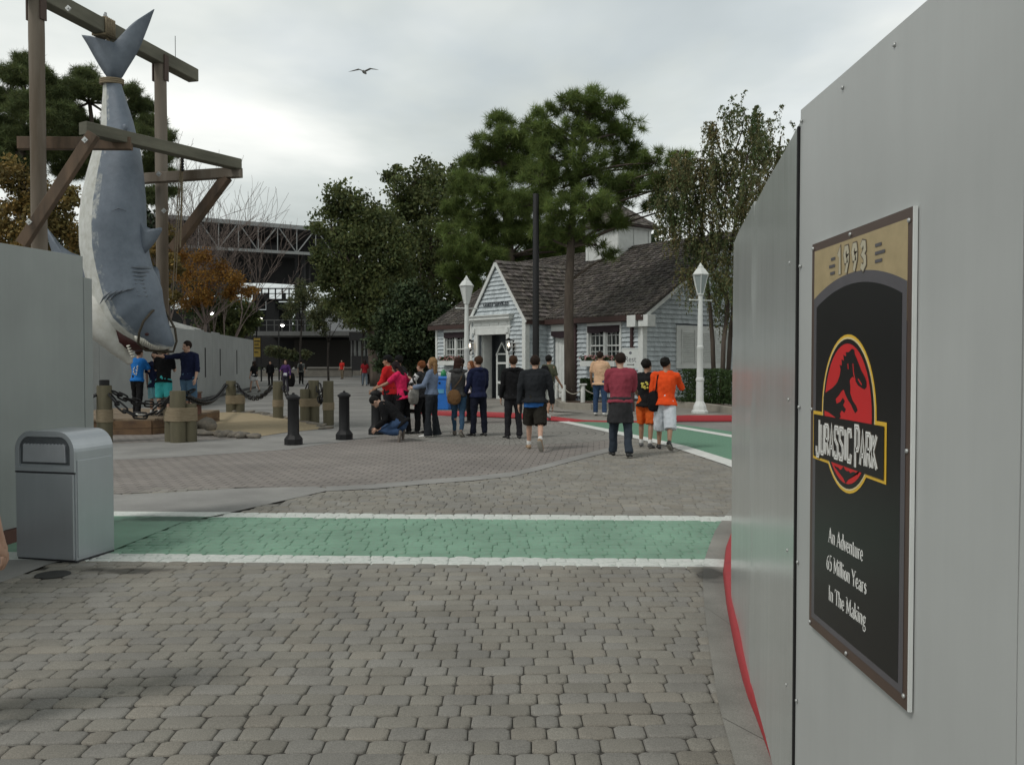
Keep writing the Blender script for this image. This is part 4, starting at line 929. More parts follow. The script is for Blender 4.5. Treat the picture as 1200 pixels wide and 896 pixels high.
for q, Yd in (((99.5, 164), 17.0), ((34, 260), 17.0), ((80, 10), 17.4), ((186, 204), 20.4), ((192, 247), 21.2)):
    c_ = P(q[0], q[1], Yd); b.box(tuple(c_), (.09, .03, .09), Matrix.Rotation(.78, 3, 'Y')); b.tube([c_, c_+V((0, -.04, 0))], .018, 8)
b.build('bolt_plate', M_screw, ga, world=True)
hc = empty('chain_hoist', tuple(P(214, 172, 20.2)), 0, 'thin chain and ropes dangling from the right end of the gallows', 'hoist')
b = MB()
for dx_, w_, y1 in ((0, .022, 290), (-5, .012, 330), (-9, .012, 350)):
    b.tube([P(214+dx_*.1, 174, 20.3), P(213+dx_*.5, 230, 20.4), P(211+dx_, y1, 20.6)], w_, 6)
b.build('rope', M_rope, hc, world=True)
b = MB(); 
for k in range(9): b.ell(P(214, 172+k*3.4, 20.3), (.04, .025, .035), nu=8, nv=5)
b.build('hoist_chain', M_iron, hc, world=True)

SK = empty('shark', (-8.9, 19.55, .8), 0, 'big grey and white model shark hanging upside down by its tail from the gallows', 'shark')
SY = 19.55
def S(px, py, dy_=0): return P(px, py, SY+dy_)
s_ = SY/F
prof = [(131, 93, 10.5, .75), (132, 104, 11.5, .8), (134, 122, 15, .9), (137, 143, 19, .95), (137.5, 160, 23, .95), (137, 178, 28.5, .95), (135, 205, 34, .95), (133, 235, 38.5, .95), (132, 262, 40, .95), (133, 285, 40.5, .95), (136, 305, 40, .95), (141, 325, 40, .95), (147, 343, 42, .93), (155, 360, 41, .9), (166, 375, 34, .88), (178, 387, 25.5, .85), (189, 396, 17, .8), (198, 402, 9.5, .75), (203, 405, 3, .7)]
nr = 28; rings = []; tang = []
for i in range(len(prof)):
    a_, c_ = prof[max(i-1, 0)], prof[min(i+1, len(prof)-1)]; d = V((c_[0]-a_[0], c_[1]-a_[1])).normalized(); tang.append(d)
# finer rings
fine = []
for i in range(len(prof)-1):
    for k in range(4):
        u = k/4; fine.append([prof[i][j]*(1-u)+prof[i+1][j]*u for j in range(4)]+[tang[i].lerp(tang[i+1], u).normalized()])
fine.append(list(prof[-1])+[tang[-1]])
b = MB(); vs = []; cols = []
for ri, (px, py, hw, dr_, t) in enumerate(fine):
    nx = V((-t.y, t.x))      # pixel plane normal to the spine; towards the belly (left/down)
    nx = -nx if nx.x > 0 else nx
    row = []
    for k in range(nr):
        a = 2*math.pi*k/nr; ca, sa = math.cos(a), math.sin(a)
        hwf = hw
        if 306 < py < 352 and ca < -.15 and abs(sa) > .2:      # gill slits: fine ridges on the flank
            hwf *= 1-.020*max(0, math.sin((py-306)*2*math.pi/5.75*1.0))
        qx, qy = px+nx.x*ca*hwf, py+nx.y*ca*hwf
        row.append((qx, qy, -sa*hw*dr_*s_))
    for (qx, qy, dyy) in row: vs.append(tuple(S(qx, qy, dyy)))
fs = [(i*nr+k, i*nr+(k+1) % nr, (i+1)*nr+(k+1) % nr, (i+1)*nr+k) for i in range(len(fine)-1) for k in range(nr)]+[tuple(range(nr)), tuple((len(fine)-1)*nr+k for k in range(nr))]
b.add(vs, fs)
# belly is the painted white side: angle measured round the section
cl = []
for i in range(len(fine)-1):
    for k in range(nr):
        a = 2*math.pi*(k+.5)/nr; py = fine[i][1]
        cl.append((max(0, math.cos(a)),)*3)
b.c = cl+[(0, 0, 0)]*2
def shark_mat():
    m, nt, bs = nmat('shark_skin'); bs.inputs['Roughness'].default_value = .55
    at = N(nt, 'ShaderNodeAttribute'); at.attribute_name = 'tone'
    tc = N(nt, 'ShaderNodeTexCoord'); nz = N(nt, 'ShaderNodeTexNoise'); nz.inputs['Scale'].default_value = 2.2; nz.inputs['Detail'].default_value = 7; nz.inputs['Roughness'].default_value = .7; L(nt, tc.outputs['Object'], nz.inputs['Vector'])
    nf = N(nt, 'ShaderNodeMath', operation='SUBTRACT'); L(nt, nz.outputs['Fac'], nf.inputs[0]); nf.inputs[1].default_value = .5
    ml = N(nt, 'ShaderNodeMath', operation='MULTIPLY_ADD'); L(nt, nf.outputs[0], ml.inputs[0]); ml.inputs[1].default_value = .22
    sx = N(nt, 'ShaderNodeSeparateXYZ'); L(nt, at.outputs['Color'], sx.inputs[0]); L(nt, sx.outputs[0], ml.inputs[2])
    st = N(nt, 'ShaderNodeMapRange'); st.inputs['From Min'].default_value = .53; st.inputs['From Max'].default_value = .57; L(nt, ml.outputs[0], st.inputs[0])
    g = N(nt, 'ShaderNodeValToRGB'); g.color_ramp.elements[0].position = .3; g.color_ramp.elements[1].position = .72; g.color_ramp.elements[0].color = (.115, .143, .182, 1); g.color_ramp.elements[1].color = (.165, .20, .245, 1)
    n2 = N(nt, 'ShaderNodeTexNoise'); n2.inputs['Scale'].default_value = 5; n2.inputs['Detail'].default_value = 9; n2.inputs['Roughness'].default_value = .7; L(nt, tc.outputs['Object'], n2.inputs['Vector']); L(nt, n2.outputs['Fac'], g.inputs[0])
    wh = N(nt, 'ShaderNodeValToRGB'); wh.color_ramp.elements[0].position = .3; wh.color_ramp.elements[1].position = .6; wh.color_ramp.elements[0].color = (.42, .42, .37, 1); wh.color_ramp.elements[1].color = (.60, .61, .58, 1); L(nt, n2.outputs['Fac'], wh.inputs[0])
    mx = N(nt, 'ShaderNodeMix', data_type='RGBA'); L(nt, st.outputs[0], mx.inputs[0]); L(nt, g.outputs[0], mx.inputs[6]); L(nt, wh.outputs[0], mx.inputs[7]); L(nt, mx.outputs[2], bs.inputs['Base Color'])
    wv = N(nt, 'ShaderNodeTexWave', bands_direction='Z'); wv.inputs['Scale'].default_value = .9; wv.inputs['Distortion'].default_value = 6; wv.inputs['Detail'].default_value = 3; L(nt, tc.outputs['Object'], wv.inputs['Vector'])
    bp = N(nt, 'ShaderNodeBump'); bp.inputs['Distance'].default_value = .02; bp.inputs['Strength'].default_value = .5; L(nt, n2.outputs['Fac'], bp.inputs['Height']); L(nt, bp.outputs[0], bs.inputs['Normal'])
    return m
M_shark = shark_mat(); M_sharkg = mat('shark_grey', (.17, .20, .24), .55, .2, 3, bump=.01, bscale=8, col2=(.11, .135, .17)); M_sharkw = mat('shark_white', (.60, .60, .57), .6, .15, 4, bump=.006, col2=(.44, .43, .38))
M_mouth = mat('mouth_dark', (.05, .012, .012), .5); M_tooth = mat('teeth', (.75, .73, .65), .4)
b.build('body', M_shark, SK, smooth=True, colattr=True, world=True)
def fin(name, outline, dy_, th, m, tilt=0):
    # outline in sight-line pixels, thick at the middle and thin at its rim
    pts = [S(x, y_, dy_+tilt*(x-outline[0][0])) for x, y_ in outline]; c_ = sum(pts, V((0, 0, 0)))/len(pts)
    inn = [p.lerp(c_, .35) for p in pts]; b = MB(); n_ = len(pts)
    y1 = V((0, 1, 0))
    vs = pts+[p-y1*th for p in inn]+[c_-y1*th*1.2]+[p+y1*th for p in inn]+[c_+y1*th*1.2]
    fs = []
    for i in range(n_):
        j = (i+1) % n_; fs += [(i, j, n_+j, n_+i), (n_+i, n_+j, 2*n_), (j, i, 2*n_+1+i, 2*n_+1+j), (2*n_+1+j, 2*n_+1+i, 3*n_+1)]
    b.add(vs, fs); o = b.build(name, m, SK, smooth=True, world=True); return o
def curve_pts(pts, k=6):
    out = []; n_ = len(pts)
    for i in range(n_):
        p0, p1_, p2_, p3_ = [V(pts[(i+o) % n_]) for o in (-1, 0, 1, 2)]
        for j in range(k):
            t = j/k; out.append(tuple(.5*((2*p1_)+(-p0+p2_)*t+(2*p0-5*p1_+4*p2_-p3_)*t*t+(-p0+3*p1_-3*p2_+p3_)*t**3)))
    return out
fin('tail_fluke', curve_pts([(132, 98), (122, 86), (112, 70), (102, 52), (95.5, 41), (104, 46), (116, 52), (128, 56), (140, 50), (152, 38), (164, 24), (180, 11), (179, 17), (172, 36), (162, 60), (150, 80), (141, 94)], 3), -.02, .16, M_sharkg)
fin('pectoral_fin', curve_pts([(160, 258), (162, 253), (168, 262), (177, 268), (190, 267), (185, 279), (177, 290), (166, 299), (160, 285)], 3), -.35, .07, M_sharkg)
fin('pectoral_fin', curve_pts([(112, 305), (118, 318), (120, 340), (114, 368), (104, 372), (84, 352), (62, 300), (54, 266), (64, 280), (84, 296)], 3), .25, .09, M_sharkg)
fin('dorsal_fin', curve_pts([(168, 318), (184, 313), (188, 330), (187, 352), (176, 350)], 3), .45, .06, M_sharkg)
fin('small_fin', curve_pts([(143, 147), (148, 145), (150, 150), (146, 155)], 2), -.36, .03, M_sharkg)
# mouth: dark cavity, lower jaw, teeth
b = MB(); b.tube([S(142, 384), S(152, 396, -.02), S(163, 402, -.02), S(176, 406, -.02)], [(.34, .42), (.33, .32), (.25, .2), (.08, .06)], 14, ref=(0, 1, 0), cap='round'); b.build('mouth', M_mouth, SK, smooth=True, world=True)
b = MB(); b.tube([S(118, 368), S(128, 386), S(136, 398), S(143, 409), S(148, 417), S(151, 423)], [(.52, .50), (.54, .42), (.46, .30), (.36, .22), (.24, .14), (.12, .08)], 18, ref=(0, 1, 0), cap='round'); b.build('lower_jaw', M_sharkw, SK, smooth=True, world=True)
b = MB()
for i in range(11):
    u = i/10; x, y_ = 160+u*26, 393.5+u*9; a_ = S(x, y_, -.42+.30*u); b.tube([a_, a_+V((-.01, 0, -.055)), a_+V((-.015, 0, -.13))], [.045, .03, .003], 6)
for i in range(5):
    u = i/4; a_ = S(149+u*5, 406+u*12, -.34+.16*u); b.tube([a_, a_+V((.04, 0, .02)), a_+V((.07, 0, .03))], [.03, .02, .003], 6)
b.build('teeth', M_tooth, SK, smooth=True, world=True)
b = MB(); b.ell(S(172, 391, -.40), (.05, .03, .05)); b.build('eye', M_mouth, SK, smooth=True, world=True)
# creases near the head
b = MB()
for k in range(5):
    x0, y0 = 108+k*5, 347-k*5
    b.tube([S(117+k*6, 356-k*2, -.66), S(122+k*7, 348-k*2, -.74), S(131+k*7, 341-k, -.79)], [.004, .026, .004], 6)
for k in range(8):
    y0 = 313+k*4.8; b.tube([S(154+k*1.0, y0, -.70), S(163+k*1.2, y0+.5, -.60), S(171+k*1.3, y0+1, -.42), S(177+k*1.5, y0+1.5, -.22)], [.006, .034, .034, .008], 6)
b.tube([S(130, 248, -.77), S(139, 244, -.77), S(149, 248, -.70)], [.003, .015, .003], 6)
b.build('gill_fold', mat('shark_fold', (.12, .14, .165), .6), SK, smooth=True, world=True)
tr1 = empty('rope', tuple(S(130, 97)), 0, 'brown rope tying the shark tail and winding over the top beam', 'rope')
b = MB()
for k in range(3): 
    c_ = S(131, 94+k*2.2); b.tube([c_+V((.245*math.cos(a), .19*math.sin(a), .01*math.sin(a))) for a in np.linspace(0, 2*math.pi, 25)], .024, 6)
bc = LP+gd*1.95+V((0, 0, HZ))
for k in range(6):
    o = gd*(-.15+k*.055); b.tube([bc+o+gp*.17+V((0, 0, -.18)), bc+o+gp*.17+V((0, 0, .18)), bc+o-gp*.17+V((0, 0, .18)), bc+o-gp*.17+V((0, 0, -.18)), bc+o+gp*.17+V((0, 0, -.18))], .026, 6)
tp = S(129, 57)
for k in range(4): b.tube([bc+gd*(-.08+k*.05)+V((0, 0, -.18)), (bc+tp)/2+V((.02*(k % 2), 0, 0)), tp+V((.03*k-.04, 0, .0)), tp+V((.02*k-.03, 0, -.35))], .022, 6)
b.build('coil', M_rope, tr1, smooth=True, world=True)
tr2 = empty('rope', tuple(S(165, 380)), 0, 'thin dark rope looped round the snout of the shark', 'rope')
b = MB(); b.tube([S(188, 358, -.1), S(178, 365, -.55), S(168, 377, -.70), S(163, 390, -.62), S(162, 402, -.5), S(170, 410, -.1), S(188, 412, .1), S(203, 412, .1), S(207, 400, 0), S(205, 385, 0), S(197, 370, 0), S(188, 358, -.1)], .028, 6)
b.build('noose', mat('dark_rope', (.06, .05, .035), .9, .3, 30), tr2, smooth=True, world=True)
# ================= COTTAGE =================
HX = V((.62, -.785, 0)).normalized(); HY = V((.785, .62, 0)).normalized(); HC = V((4.5, 30.0, .125))
HO = empty('cottage', tuple(HC), math.atan2(HX.y, HX.x), 'pale shingled cottage with brown shake roofs, a gabled porch and a roof cupola', 'cottage')
def W(x, y, z=0): return HC+HX*x+HY*y+V((0, 0, z))
EV, RG, DP, LN = 3.22, 6.35, 10.0, 12.8
PX0, PX1, PY, PPK = -8.56, -5.05, -1.08, 5.45     # porch wing
M_clad = mat('pale_blue_shingle', (.52, .57, .59), .8, .2, 5, bump=.004, bscale=30, stretch=(1, 1, .3), col2=(.40, .44, .46), attr='tone')
M_trim = mat('white_painted_trim', (.66, .68, .66), .6, .1, 5, col2=(.55, .57, .55))
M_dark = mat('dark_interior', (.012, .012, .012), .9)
M_wallin = mat('wall_backing', (.16, .18, .20), .9)
M_shake = mat('roof_shakes', (.150, .138, .126), .9, .3, 4, bump=.01, bscale=18, stretch=(1, 1, 1), col2=(.055, .049, .044), attr='tone')
M_fascia = mat('brown_fascia', (.045, .022, .018), .7)
M_glass = mat('window_glass', (.02, .025, .025), .12, .1, 3)
M_curt = mat('white_lace_curtain', (.40, .42, .40), .9, .2, 20, col2=(.18, .2, .18))
M_awn = mat('maroon_valance', (.018, .008, .012), .8, .2, 8)
M_down = mat('brown_downspout', (.045, .02, .02), .6)
def clad(name, x0, x1, z0, z1, front, holes, top=None, xform=None, step=.165):
    """lapped shingle courses; front(x, out, z) gives the local point; holes are (x0,x1,z0,z1)"""
    b = MB(); z = z0
    while z < z1-.01:
        zt = min(z+step, z1); zm = (z+zt)/2
        a, c = (x0, x1) if top is None else top(zm)
        if c-a > .05:
            iv = [(a, c)]
            for h in holes:
                if h[2] < zm < h[3]:
                    ni = []
                    for p, q in iv:
                        if h[1] <= p or h[0] >= q: ni.append((p, q)); continue
                        if h[0] > p: ni.append((p, h[0]))
                        if h[1] < q: ni.append((h[1], q))
                    iv = ni
            for p, q in iv:
                x = p
                while x < q-.001:
                    w_ = random.uniform(.11, .26); xe = min(x+w_, q)
                    if q-xe < .05: xe = q
                    jl = random.uniform(-.006, .006); o1 = .078+random.uniform(-.003, .004)
                    t = random.uniform(.86, 1.1); g = .002
                    P8 = [front(x+g, .002, z+jl), front(xe-g, .002, z+jl), front(xe-g, o1, z+jl), front(x+g, o1, z+jl), front(x+g, .002, zt+.02), front(xe-g, .002, zt+.02), front(xe-g, .007, zt+.02), front(x+g, .007, zt+.02)]
                    b.add(P8, [(0, 1, 2, 3), (7, 6, 5, 4), (0, 4, 5, 1), (2, 6, 7, 3), (0, 3, 7, 4), (1, 5, 6, 2)], 0, (t, t, t)); x = xe
        z = zt
    return b.build(name, M_clad, HO, colattr=True)
fr_main = lambda x, o, z: (x, -o, z)
fr_side = lambda x, o, z: (o, x, z)
fr_porch = lambda x, o, z: (x, PY-o, z)
fr_pside = lambda x, o, z: (PX1+o, x, z)
# openings on the main wall (x0,x1,z0,z1)
W1 = (-12.05, -10.55, 1.55, 2.80); W2 = (-2.62, -1.05, 1.62, 2.80); DR = (-4.62, -3.6, 0, 2.62)
clad('shingle_wall', PX1, -.12, .25, EV, fr_main, [W2, DR])
clad('shingle_wall', -LN+.12, PX0, .25, EV, fr_main, [W1])
def sidetop(z):
    if z < EV: return (.12, DP-.12)
    f = (z-EV)/(RG-EV)*DP/2; return (f+.12, DP-f-.12)
LV_ = (1.66, 4.75, 1.28, 2.82)
clad('shingle_wall', .12, DP-.12, .25, RG-.1, fr_side, [LV_], sidetop)
PC = (PX0+PX1)/2
def ptop(z):
    if z < EV: return (PX0+.1, PX1-.1)
    f = (z-EV)/(PPK-EV)*(PX1-PX0)/2; return (PX0+f+.08, PX1-f-.08)
DO = (-8.05, -6.16, 0, 2.60)      # porch doorway
clad('shingle_wall', PX0, PX1, .1, PPK-.12, fr_porch, [(-8.3, -5.98, 0, 3.10)], ptop)
clad('shingle_wall', PY+.1, -.02, .1, EV, fr_pside, [])
# backing walls
b = MB()
def wallseg(x0, x1, z0, z1, y0=0.0, y1=.15): b.bx(x0, x1, y0, y1, z0, z1)
for x0, x1, z0, z1 in ((-LN, W1[0], 0, EV), (W1[0], W1[1], 0, W1[2]), (W1[0], W1[1], W1[3], EV), (W1[1], DR[0], 0, EV), (DR[0], DR[1], DR[3], EV), (DR[1], W2[0], 0, EV), (W2[0], W2[1], 0, W2[2]), (W2[0], W2[1], W2[3], EV), (W2[1], 0, 0, EV)): wallseg(x0+.001, x1-.001, z0, z1)
b.prism([(0, .001, 0), (0, DP, 0), (0, DP, EV), (0, DP/2, RG-.05), (0, .001, EV)], (-.15, 0, 0))
b.prism([(-LN, .001, 0), (-LN, DP, 0), (-LN, DP, EV), (-LN, DP/2, RG-.05), (-LN, .001, EV)], (.15, 0, 0))
b.bx(-LN, 0, DP-.15, DP, 0, EV)
b.bx(PX0+.001, DO[0], PY, PY+.12, 0, EV); b.bx(DO[1], PX1-.001, PY, PY+.12, 0, EV); b.bx(DO[0]+.001, DO[1]-.001, PY, PY+.12, DO[3], EV)
b.prism([(PX0+.01, PY, EV), (PX1-.01, PY, EV), (PC, PY, PPK-.04)], (0, .12, 0))
b.bx(PX1-.12, PX1, PY+.12, 0, 0, EV); b.bx(PX0, PX0+.12, PY+.12, 0, 0, EV)
b.build('wall', M_wallin, HO)
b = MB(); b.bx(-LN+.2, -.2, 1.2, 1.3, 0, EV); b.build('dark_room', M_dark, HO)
# roofs of individual shakes
def slope_roof(name, e0, e1, r0, r1, cut=None, step=.20, th=.05):
    """e0->e1 along the eave, r0->r1 along the ridge"""
    e0, e1, r0, r1 = map(V, (e0, e1, r0, r1)); b = MB(); n_ = int((r0-e0).length/step); nrm = (e1-e0).cross(r0-e0).normalized()
    if nrm.z < 0: nrm = -nrm
    b.add([e0-nrm*.05, e1-nrm*.05, r1-nrm*.05, r0-nrm*.05, e0-nrm*.015, e1-nrm*.015, r1-nrm*.015, r0-nrm*.015], [(3, 2, 1, 0), (4, 5, 6, 7), (0, 1, 5, 4), (1, 2, 6, 5), (2, 3, 7, 6), (3, 0, 4, 7)], 0, (.5, .5, .5))
    for i in range(n_):
        u0, u1 = i/n_, min(1, (i+1.25)/n_); a0, a1_ = e0.lerp(r0, u0), e1.lerp(r1, u0); c0, c1 = e0.lerp(r0, u1), e1.lerp(r1, u1); ln = (a1_-a0).length; x = 0
        while x < ln-.01:
            w_ = random.uniform(.10, .26); xe = min(x+w_, ln); f0, f1 = x/ln, xe/ln
            j = random.uniform(-.012, .012); t0 = th*random.uniform(.7, 1.5); dn = (e0-r0).normalized()*(j+.02)
            p, q, r_, s2 = a0.lerp(a1_, f0+.002)+dn, a0.lerp(a1_, f1-.002)+dn, c0.lerp(c1, f1-.002), c0.lerp(c1, f0+.002)
            k = random.uniform(.6, 1.5); tone = (k, k*random.uniform(.93, 1.0), k*random.uniform(.88, 1.0))
            if random.random() < .002: tone = (1.6, .75, .55)
            b.add([p, q, r_, s2, p+nrm*(t0+.012), q+nrm*(t0+.012), r_+nrm*.012, s2+nrm*.012], [(3, 2, 1, 0), (4, 5, 6, 7), (0, 1, 5, 4), (1, 2, 6, 5), (2, 3, 7, 6), (3, 0, 4, 7)], 0, tone); x = xe
    return b.build(name, M_shake, HO, colattr=True)
OV = .28; sl_ = (RG-EV)/(DP/2); zE = EV-sl_*OV+.10; zR = RG+.10
slope_roof('roof', (-LN-.3, -OV, zE), (.3, -OV, zE), (-LN-.3, DP/2, zR), (.3, DP/2, zR))
slope_roof('roof', (-LN-.3, DP+OV, zE), (.3, DP+OV, zE), (-LN-.3, DP/2, zR), (.3, DP/2, zR), step=.4)
ps = (PPK-EV)/((PX1-PX0)/2); po_ = .16; pzE = EV-ps*po_+.08; pzR = PPK+.08; yb = 3.9
slope_roof('porch_roof', (PX1+po_, PY-.14, pzE), (PX1+po_, yb, pzE), (PC, PY-.14, pzR), (PC, yb, pzR))
slope_roof('porch_roof', (PX0-po_, PY-.14, pzE), (PX0-po_, yb, pzE), (PC, PY-.14, pzR), (PC, yb, pzR))
# fascias and trims
b = MB()
b.bx(PX1+po_+.02, .3, -OV-.05, -OV-.01, zE-.20, zE-.01); b.bx(-LN-.3, PX0-po_-.02, -OV-.05, -OV-.01, zE-.20, zE-.01)
b.bx(PX1+po_+.01, PX1+po_+.05, PY-.12, -OV-.06, pzE-.15, pzE-.01)
b.bx(PX1+po_, .28, -OV, -.04, zE-.215, zE-.205); SPL.append(b.build('fascia', M_fascia, HO))
b = MB(); 
b.beam((.26, -OV-.02, zE-.13), (.26, DP/2, zR-.17), .05, .17, up=(0, 0, 1)); b.beam((.26, DP+OV, zE-.13), (.26, DP/2, zR-.17), .05, .17)
for sx, xx in ((1, PX1+po_), (-1, PX0-po_)): b.beam((xx, PY-.12, pzE-.09), (PC, PY-.12, pzR-.11), .05, .13)
b.beam((-LN-.28, -OV, zE-.13), (-LN-.28, DP/2, zR-.17), .05, .17)
SPL.append(b.build('rake_board', M_trim, HO))
b = MB(); b.bx(-.13, .088, -.088, .13, .1, EV-.1); b.bx(-LN-.03, -LN+.12, -.088, .12, .1, EV-.1); b.bx(PX1-.12, PX1+.088, PY-.088, PY+.12, .0, EV-.05); b.bx(PX0-.035, PX0+.10, PY-.088, PY+.12, 0, EV-.05)
SPL.append(b.build('corner_board', M_trim, HO))
b = MB(); b.bx(-.42, -.02, -.36, -.02, EV-.50, EV-.10); b.bx(.06, .50, -.30, .10, EV-.50, EV-.10); SPL.append(b.build('eave_return', M_trim, HO, bevel=.01))
b = MB()
for x in (-3.32, -.42): b.bx(x-.05, x+.05, -.14, -.05, .15, EV-.12)
SPL.append(b.build('downspout', M_down, HO))
# windows
def window(x0, x1, z0, z1, nm='window'):
    fo = MB(); t = .07; mx_ = (x0+x1)/2
    fo.bx(x0-.09, x1+.09, -.095, -.01, z1, z1+.30); fo.bx(x0-.10, x0, -.094, .0, z0-.02, z1); fo.bx(x1, x1+.10, -.094, .0, z0-.02, z1); fo.bx(mx_-.06, mx_+.06, -.045, .02, z0, z1)
    fo.bx(x0-.12, x1+.12, -.14, .0, z0-.09, z0-.02)
    w_ = fo.build(nm, M_trim, HO, bevel=.006)
    b = MB(); b.bx(x0, x1, .07, .08, z0, z1); b.build('pane', M_glass, w_)
    b = MB()
    for (a, c) in ((x0, mx_-.06), (mx_+.06, x1)):
        b.bx(a, a+.04, .0, .04, z0, z1); b.bx(c-.04, c, .0, .04, z0, z1); b.bx(a+.04, c-.04, .0, .04, z0, z0+.05); b.bx(a+.04, c-.04, -.01, .045, (z0+z1)/2-.13, (z0+z1)/2-.08); b.bx(a+.04, c-.04, 0, .04, z1-.05, z1)
        for k in (1, 2): xx = a+.04+(c-a-.08)*k/3; b.bx(xx-.011, xx+.011, .012, .032, z0+.05, z1-.05)
        for zz_ in (z0+.27, z1-.33): b.bx(a+.04, c-.04, .010, .034, zz_-.011, zz_+.011)
    b.build('sash', M_trim, w_)
    b = MB()
    for (a, c) in ((x0, mx_-.06), (mx_+.06, x1)):
        n_ = 14; vs = [(a+(c-a)*i/n_, .055+.008*(i % 2), zz_) for zz_ in (z0, z1-.3) for i in range(n_+1)]
        keep = [i for i in range(n_) if i in (1, 4, 8, 12)]
        b.add(vs, [(i, i+1, n_+2+i, n_+1+i) for i in keep])
    b.build('curtain', M_curt, w_)
    b = MB(); n_ = 16; pts = [(x0-.03, z1+.02), (x1+.03, z1+.02)]; 
    for i in range(n_+1): u = i/n_; pts.append((x1+.03-(x1-x0+.06)*u, z1-.20-.05*abs(math.sin(u*math.pi*2))))
    b.prism([(x, -.13, z) for x, z in pts], (0, .02, 0)); b.bx(x0-.03, x0, -.128, -.06, z1-.22, z1+.015); b.bx(x1, x1+.03, -.128, -.06, z1-.22, z1+.015); b.build('valance', M_awn, w_)
    return w_
window(*W1); window(*W2)
# alcove door with dark valance
b = MB(); b.bx(DR[0], DR[1], .05, .10, 0, DR[3]); d_ = b.build('door', M_trim, HO)
b = MB()
for k in range(5): b.bx(DR[0]+.06+k*.19, DR[0]+.20+k*.19, .035, .05, .2, 2.3)
b.build('door_board', M_trim, d_)
b = MB(); b.bx(DR[0]-.1, DR[1]+.1, -.095, -.01, DR[3], DR[3]+.42); b.build('door_header', M_trim, HO)
b = MB(); b.prism([(DR[0]-.05, -.13, 2.68), (DR[1]+.05, -.13, 2.68), (DR[1]+.05, -.13, 2.5), (DR[0]+.5, -.13, 2.40), (DR[0]-.05, -.13, 2.5)], (0, .02, 0)); b.build('valance', M_awn, HO)
# louvre shutters on the side wall
b = MB(); b.bx(.0, .09, LV_[0], LV_[1], LV_[2], LV_[3]); sp_ = b.build('shutter_panel', M_trim, HO)
for k in range(3):
    y0 = LV_[0]+.27+k*.93
    b = MB()
    for j in range(17):
        z = 1.52+j*.065; b.box((.103, y0+.36, z), (.03, .66, .014), Matrix.Rotation(R(35), 3, 'Y'))
    for yy in (y0, y0+.71): b.bx(.091, .118, yy-.02, yy+.02, 1.45, 2.68)
    b.build('louvre', M_trim, sp_)
# porch entrance
b = MB()
b.bx(-8.30, DO[0], PY-.095, PY-.01, 0, 2.598); b.bx(DO[1], -5.98, PY-.095, PY-.01, 0, 2.598)
b.bx(-8.36, -5.92, PY-.105, PY-.005, 2.60, 2.859); b.bx(-8.42, -5.86, PY-.11, PY-.005, 2.86, 2.93); b.bx(-8.36, -5.92, PY-.098, PY-.005, 2.93, 3.12)
for k in range(4): b.bx(-8.25+k*.58, -7.78+k*.58, PY-.118, PY-.099, 2.97, 3.08)
b.bx(-8.46, -5.82, PY-.16, PY-.005, 3.12, 3.19); b.bx(-8.54, -5.74, PY-.28, PY-.005, 3.19, 3.33); b.bx(-8.60, -5.68, PY-.34, PY-.005, 3.33, 3.37)
for x in (-8.28, -6.06): b.bx(x-.09, x+.09, PY-.16, PY-.106, 2.66, 2.855)
b.build('door_surround', M_trim, HO, bevel=.006)
b = MB(); b.bx(DO[0], DO[0]+.03, PY+.12, PY+.62, 0, 2.60); b.bx(DO[1]-.03, DO[1], PY+.12, PY+.62, 0, 2.6)
b.bx(DO[0]+.03, DO[0]+.045, PY+.2, PY+.54, .3, 2.3)
SPL.append(b.build('reveal', M_trim, HO))
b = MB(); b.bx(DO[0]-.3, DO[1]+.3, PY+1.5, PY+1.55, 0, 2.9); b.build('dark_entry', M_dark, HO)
dw = MB(); x0, x1, zt_ = -7.66, -6.90, 1.80; yy = PY+.60
for (a, c, z0, z1) in ((x0, x0+.09, 0, zt_), (x1-.09, x1, 0, zt_), (x0+.09, x1-.09, 0, .12), (x0+.09, x1-.09, .62, .72), (x0+.09, x1-.09, 1.42, 1.50), (x0+.09, x1-.09, 1.80, 1.86)): dw.bx(a, c, yy-.03, yy+.03, z0, z1)
for s_2 in (-1, 1): dw.beam(((x0+x1)/2+s_2*.38, yy, zt_-.02), ((x0+x1)/2, yy, zt_+.50), .05, .09, up=(0, 1, 0))
do = dw.build('glass_door', M_trim, HO)
b = MB(); b.prism([(x0+.05, yy, .1), (x1-.05, yy, .1), (x1-.05, yy, zt_), ((x0+x1)/2, yy, zt_+.42), (x0+.05, yy, zt_)], (0, .01, 0)); b.build('pane', M_glass, do)
# lit wall lanterns
M_lan = mat('lantern_glass_lit', (.8, .6, .4), .3, emit=((1, .55, .28), .8)); M_bulb = mat('lantern_bulb', (1, .9, .8), .3, emit=((1, .74, .5), 6))
for x in (-5.72, -8.62+.32):
    b = MB(); y_ = PY-.30; b.bx(x-.04, x+.04, PY-.07, PY-.03, 1.75, 2.35); b.tube([(x, PY-.05, 1.85), (x, y_, 1.80), (x, y_, 2.02)], .018, 8)
    b.lathe([(.02, 2.44), (.05, 2.42), (.17, 2.34), (.155, 2.33)], (x, y_, 0), 6); b.lathe([(.07, 2.02), (.09, 2.0), (.05, 1.94), (.02, 1.92)], (x, y_, 0), 6)
    for k in range(6): a = math.pi/3*k; b.tube([(x+.085*math.cos(a), y_+.085*math.sin(a), 2.02), (x+.145*math.cos(a), y_+.145*math.sin(a), 2.34)], .009, 5)
    w_ = b.build('wall_lantern', M_iron, HO)
    b = MB(); b.ell((x, y_, 2.17), (.035, .035, .07)); b.build('bulb', M_bulb, w_, smooth=True)
text_obj('lettering', 'GUEST SERVICES', .235, .95, mat('dark_letters', (.06, .07, .08), .6), HO, (PC-.02, PY-.095, 3.80), .014)
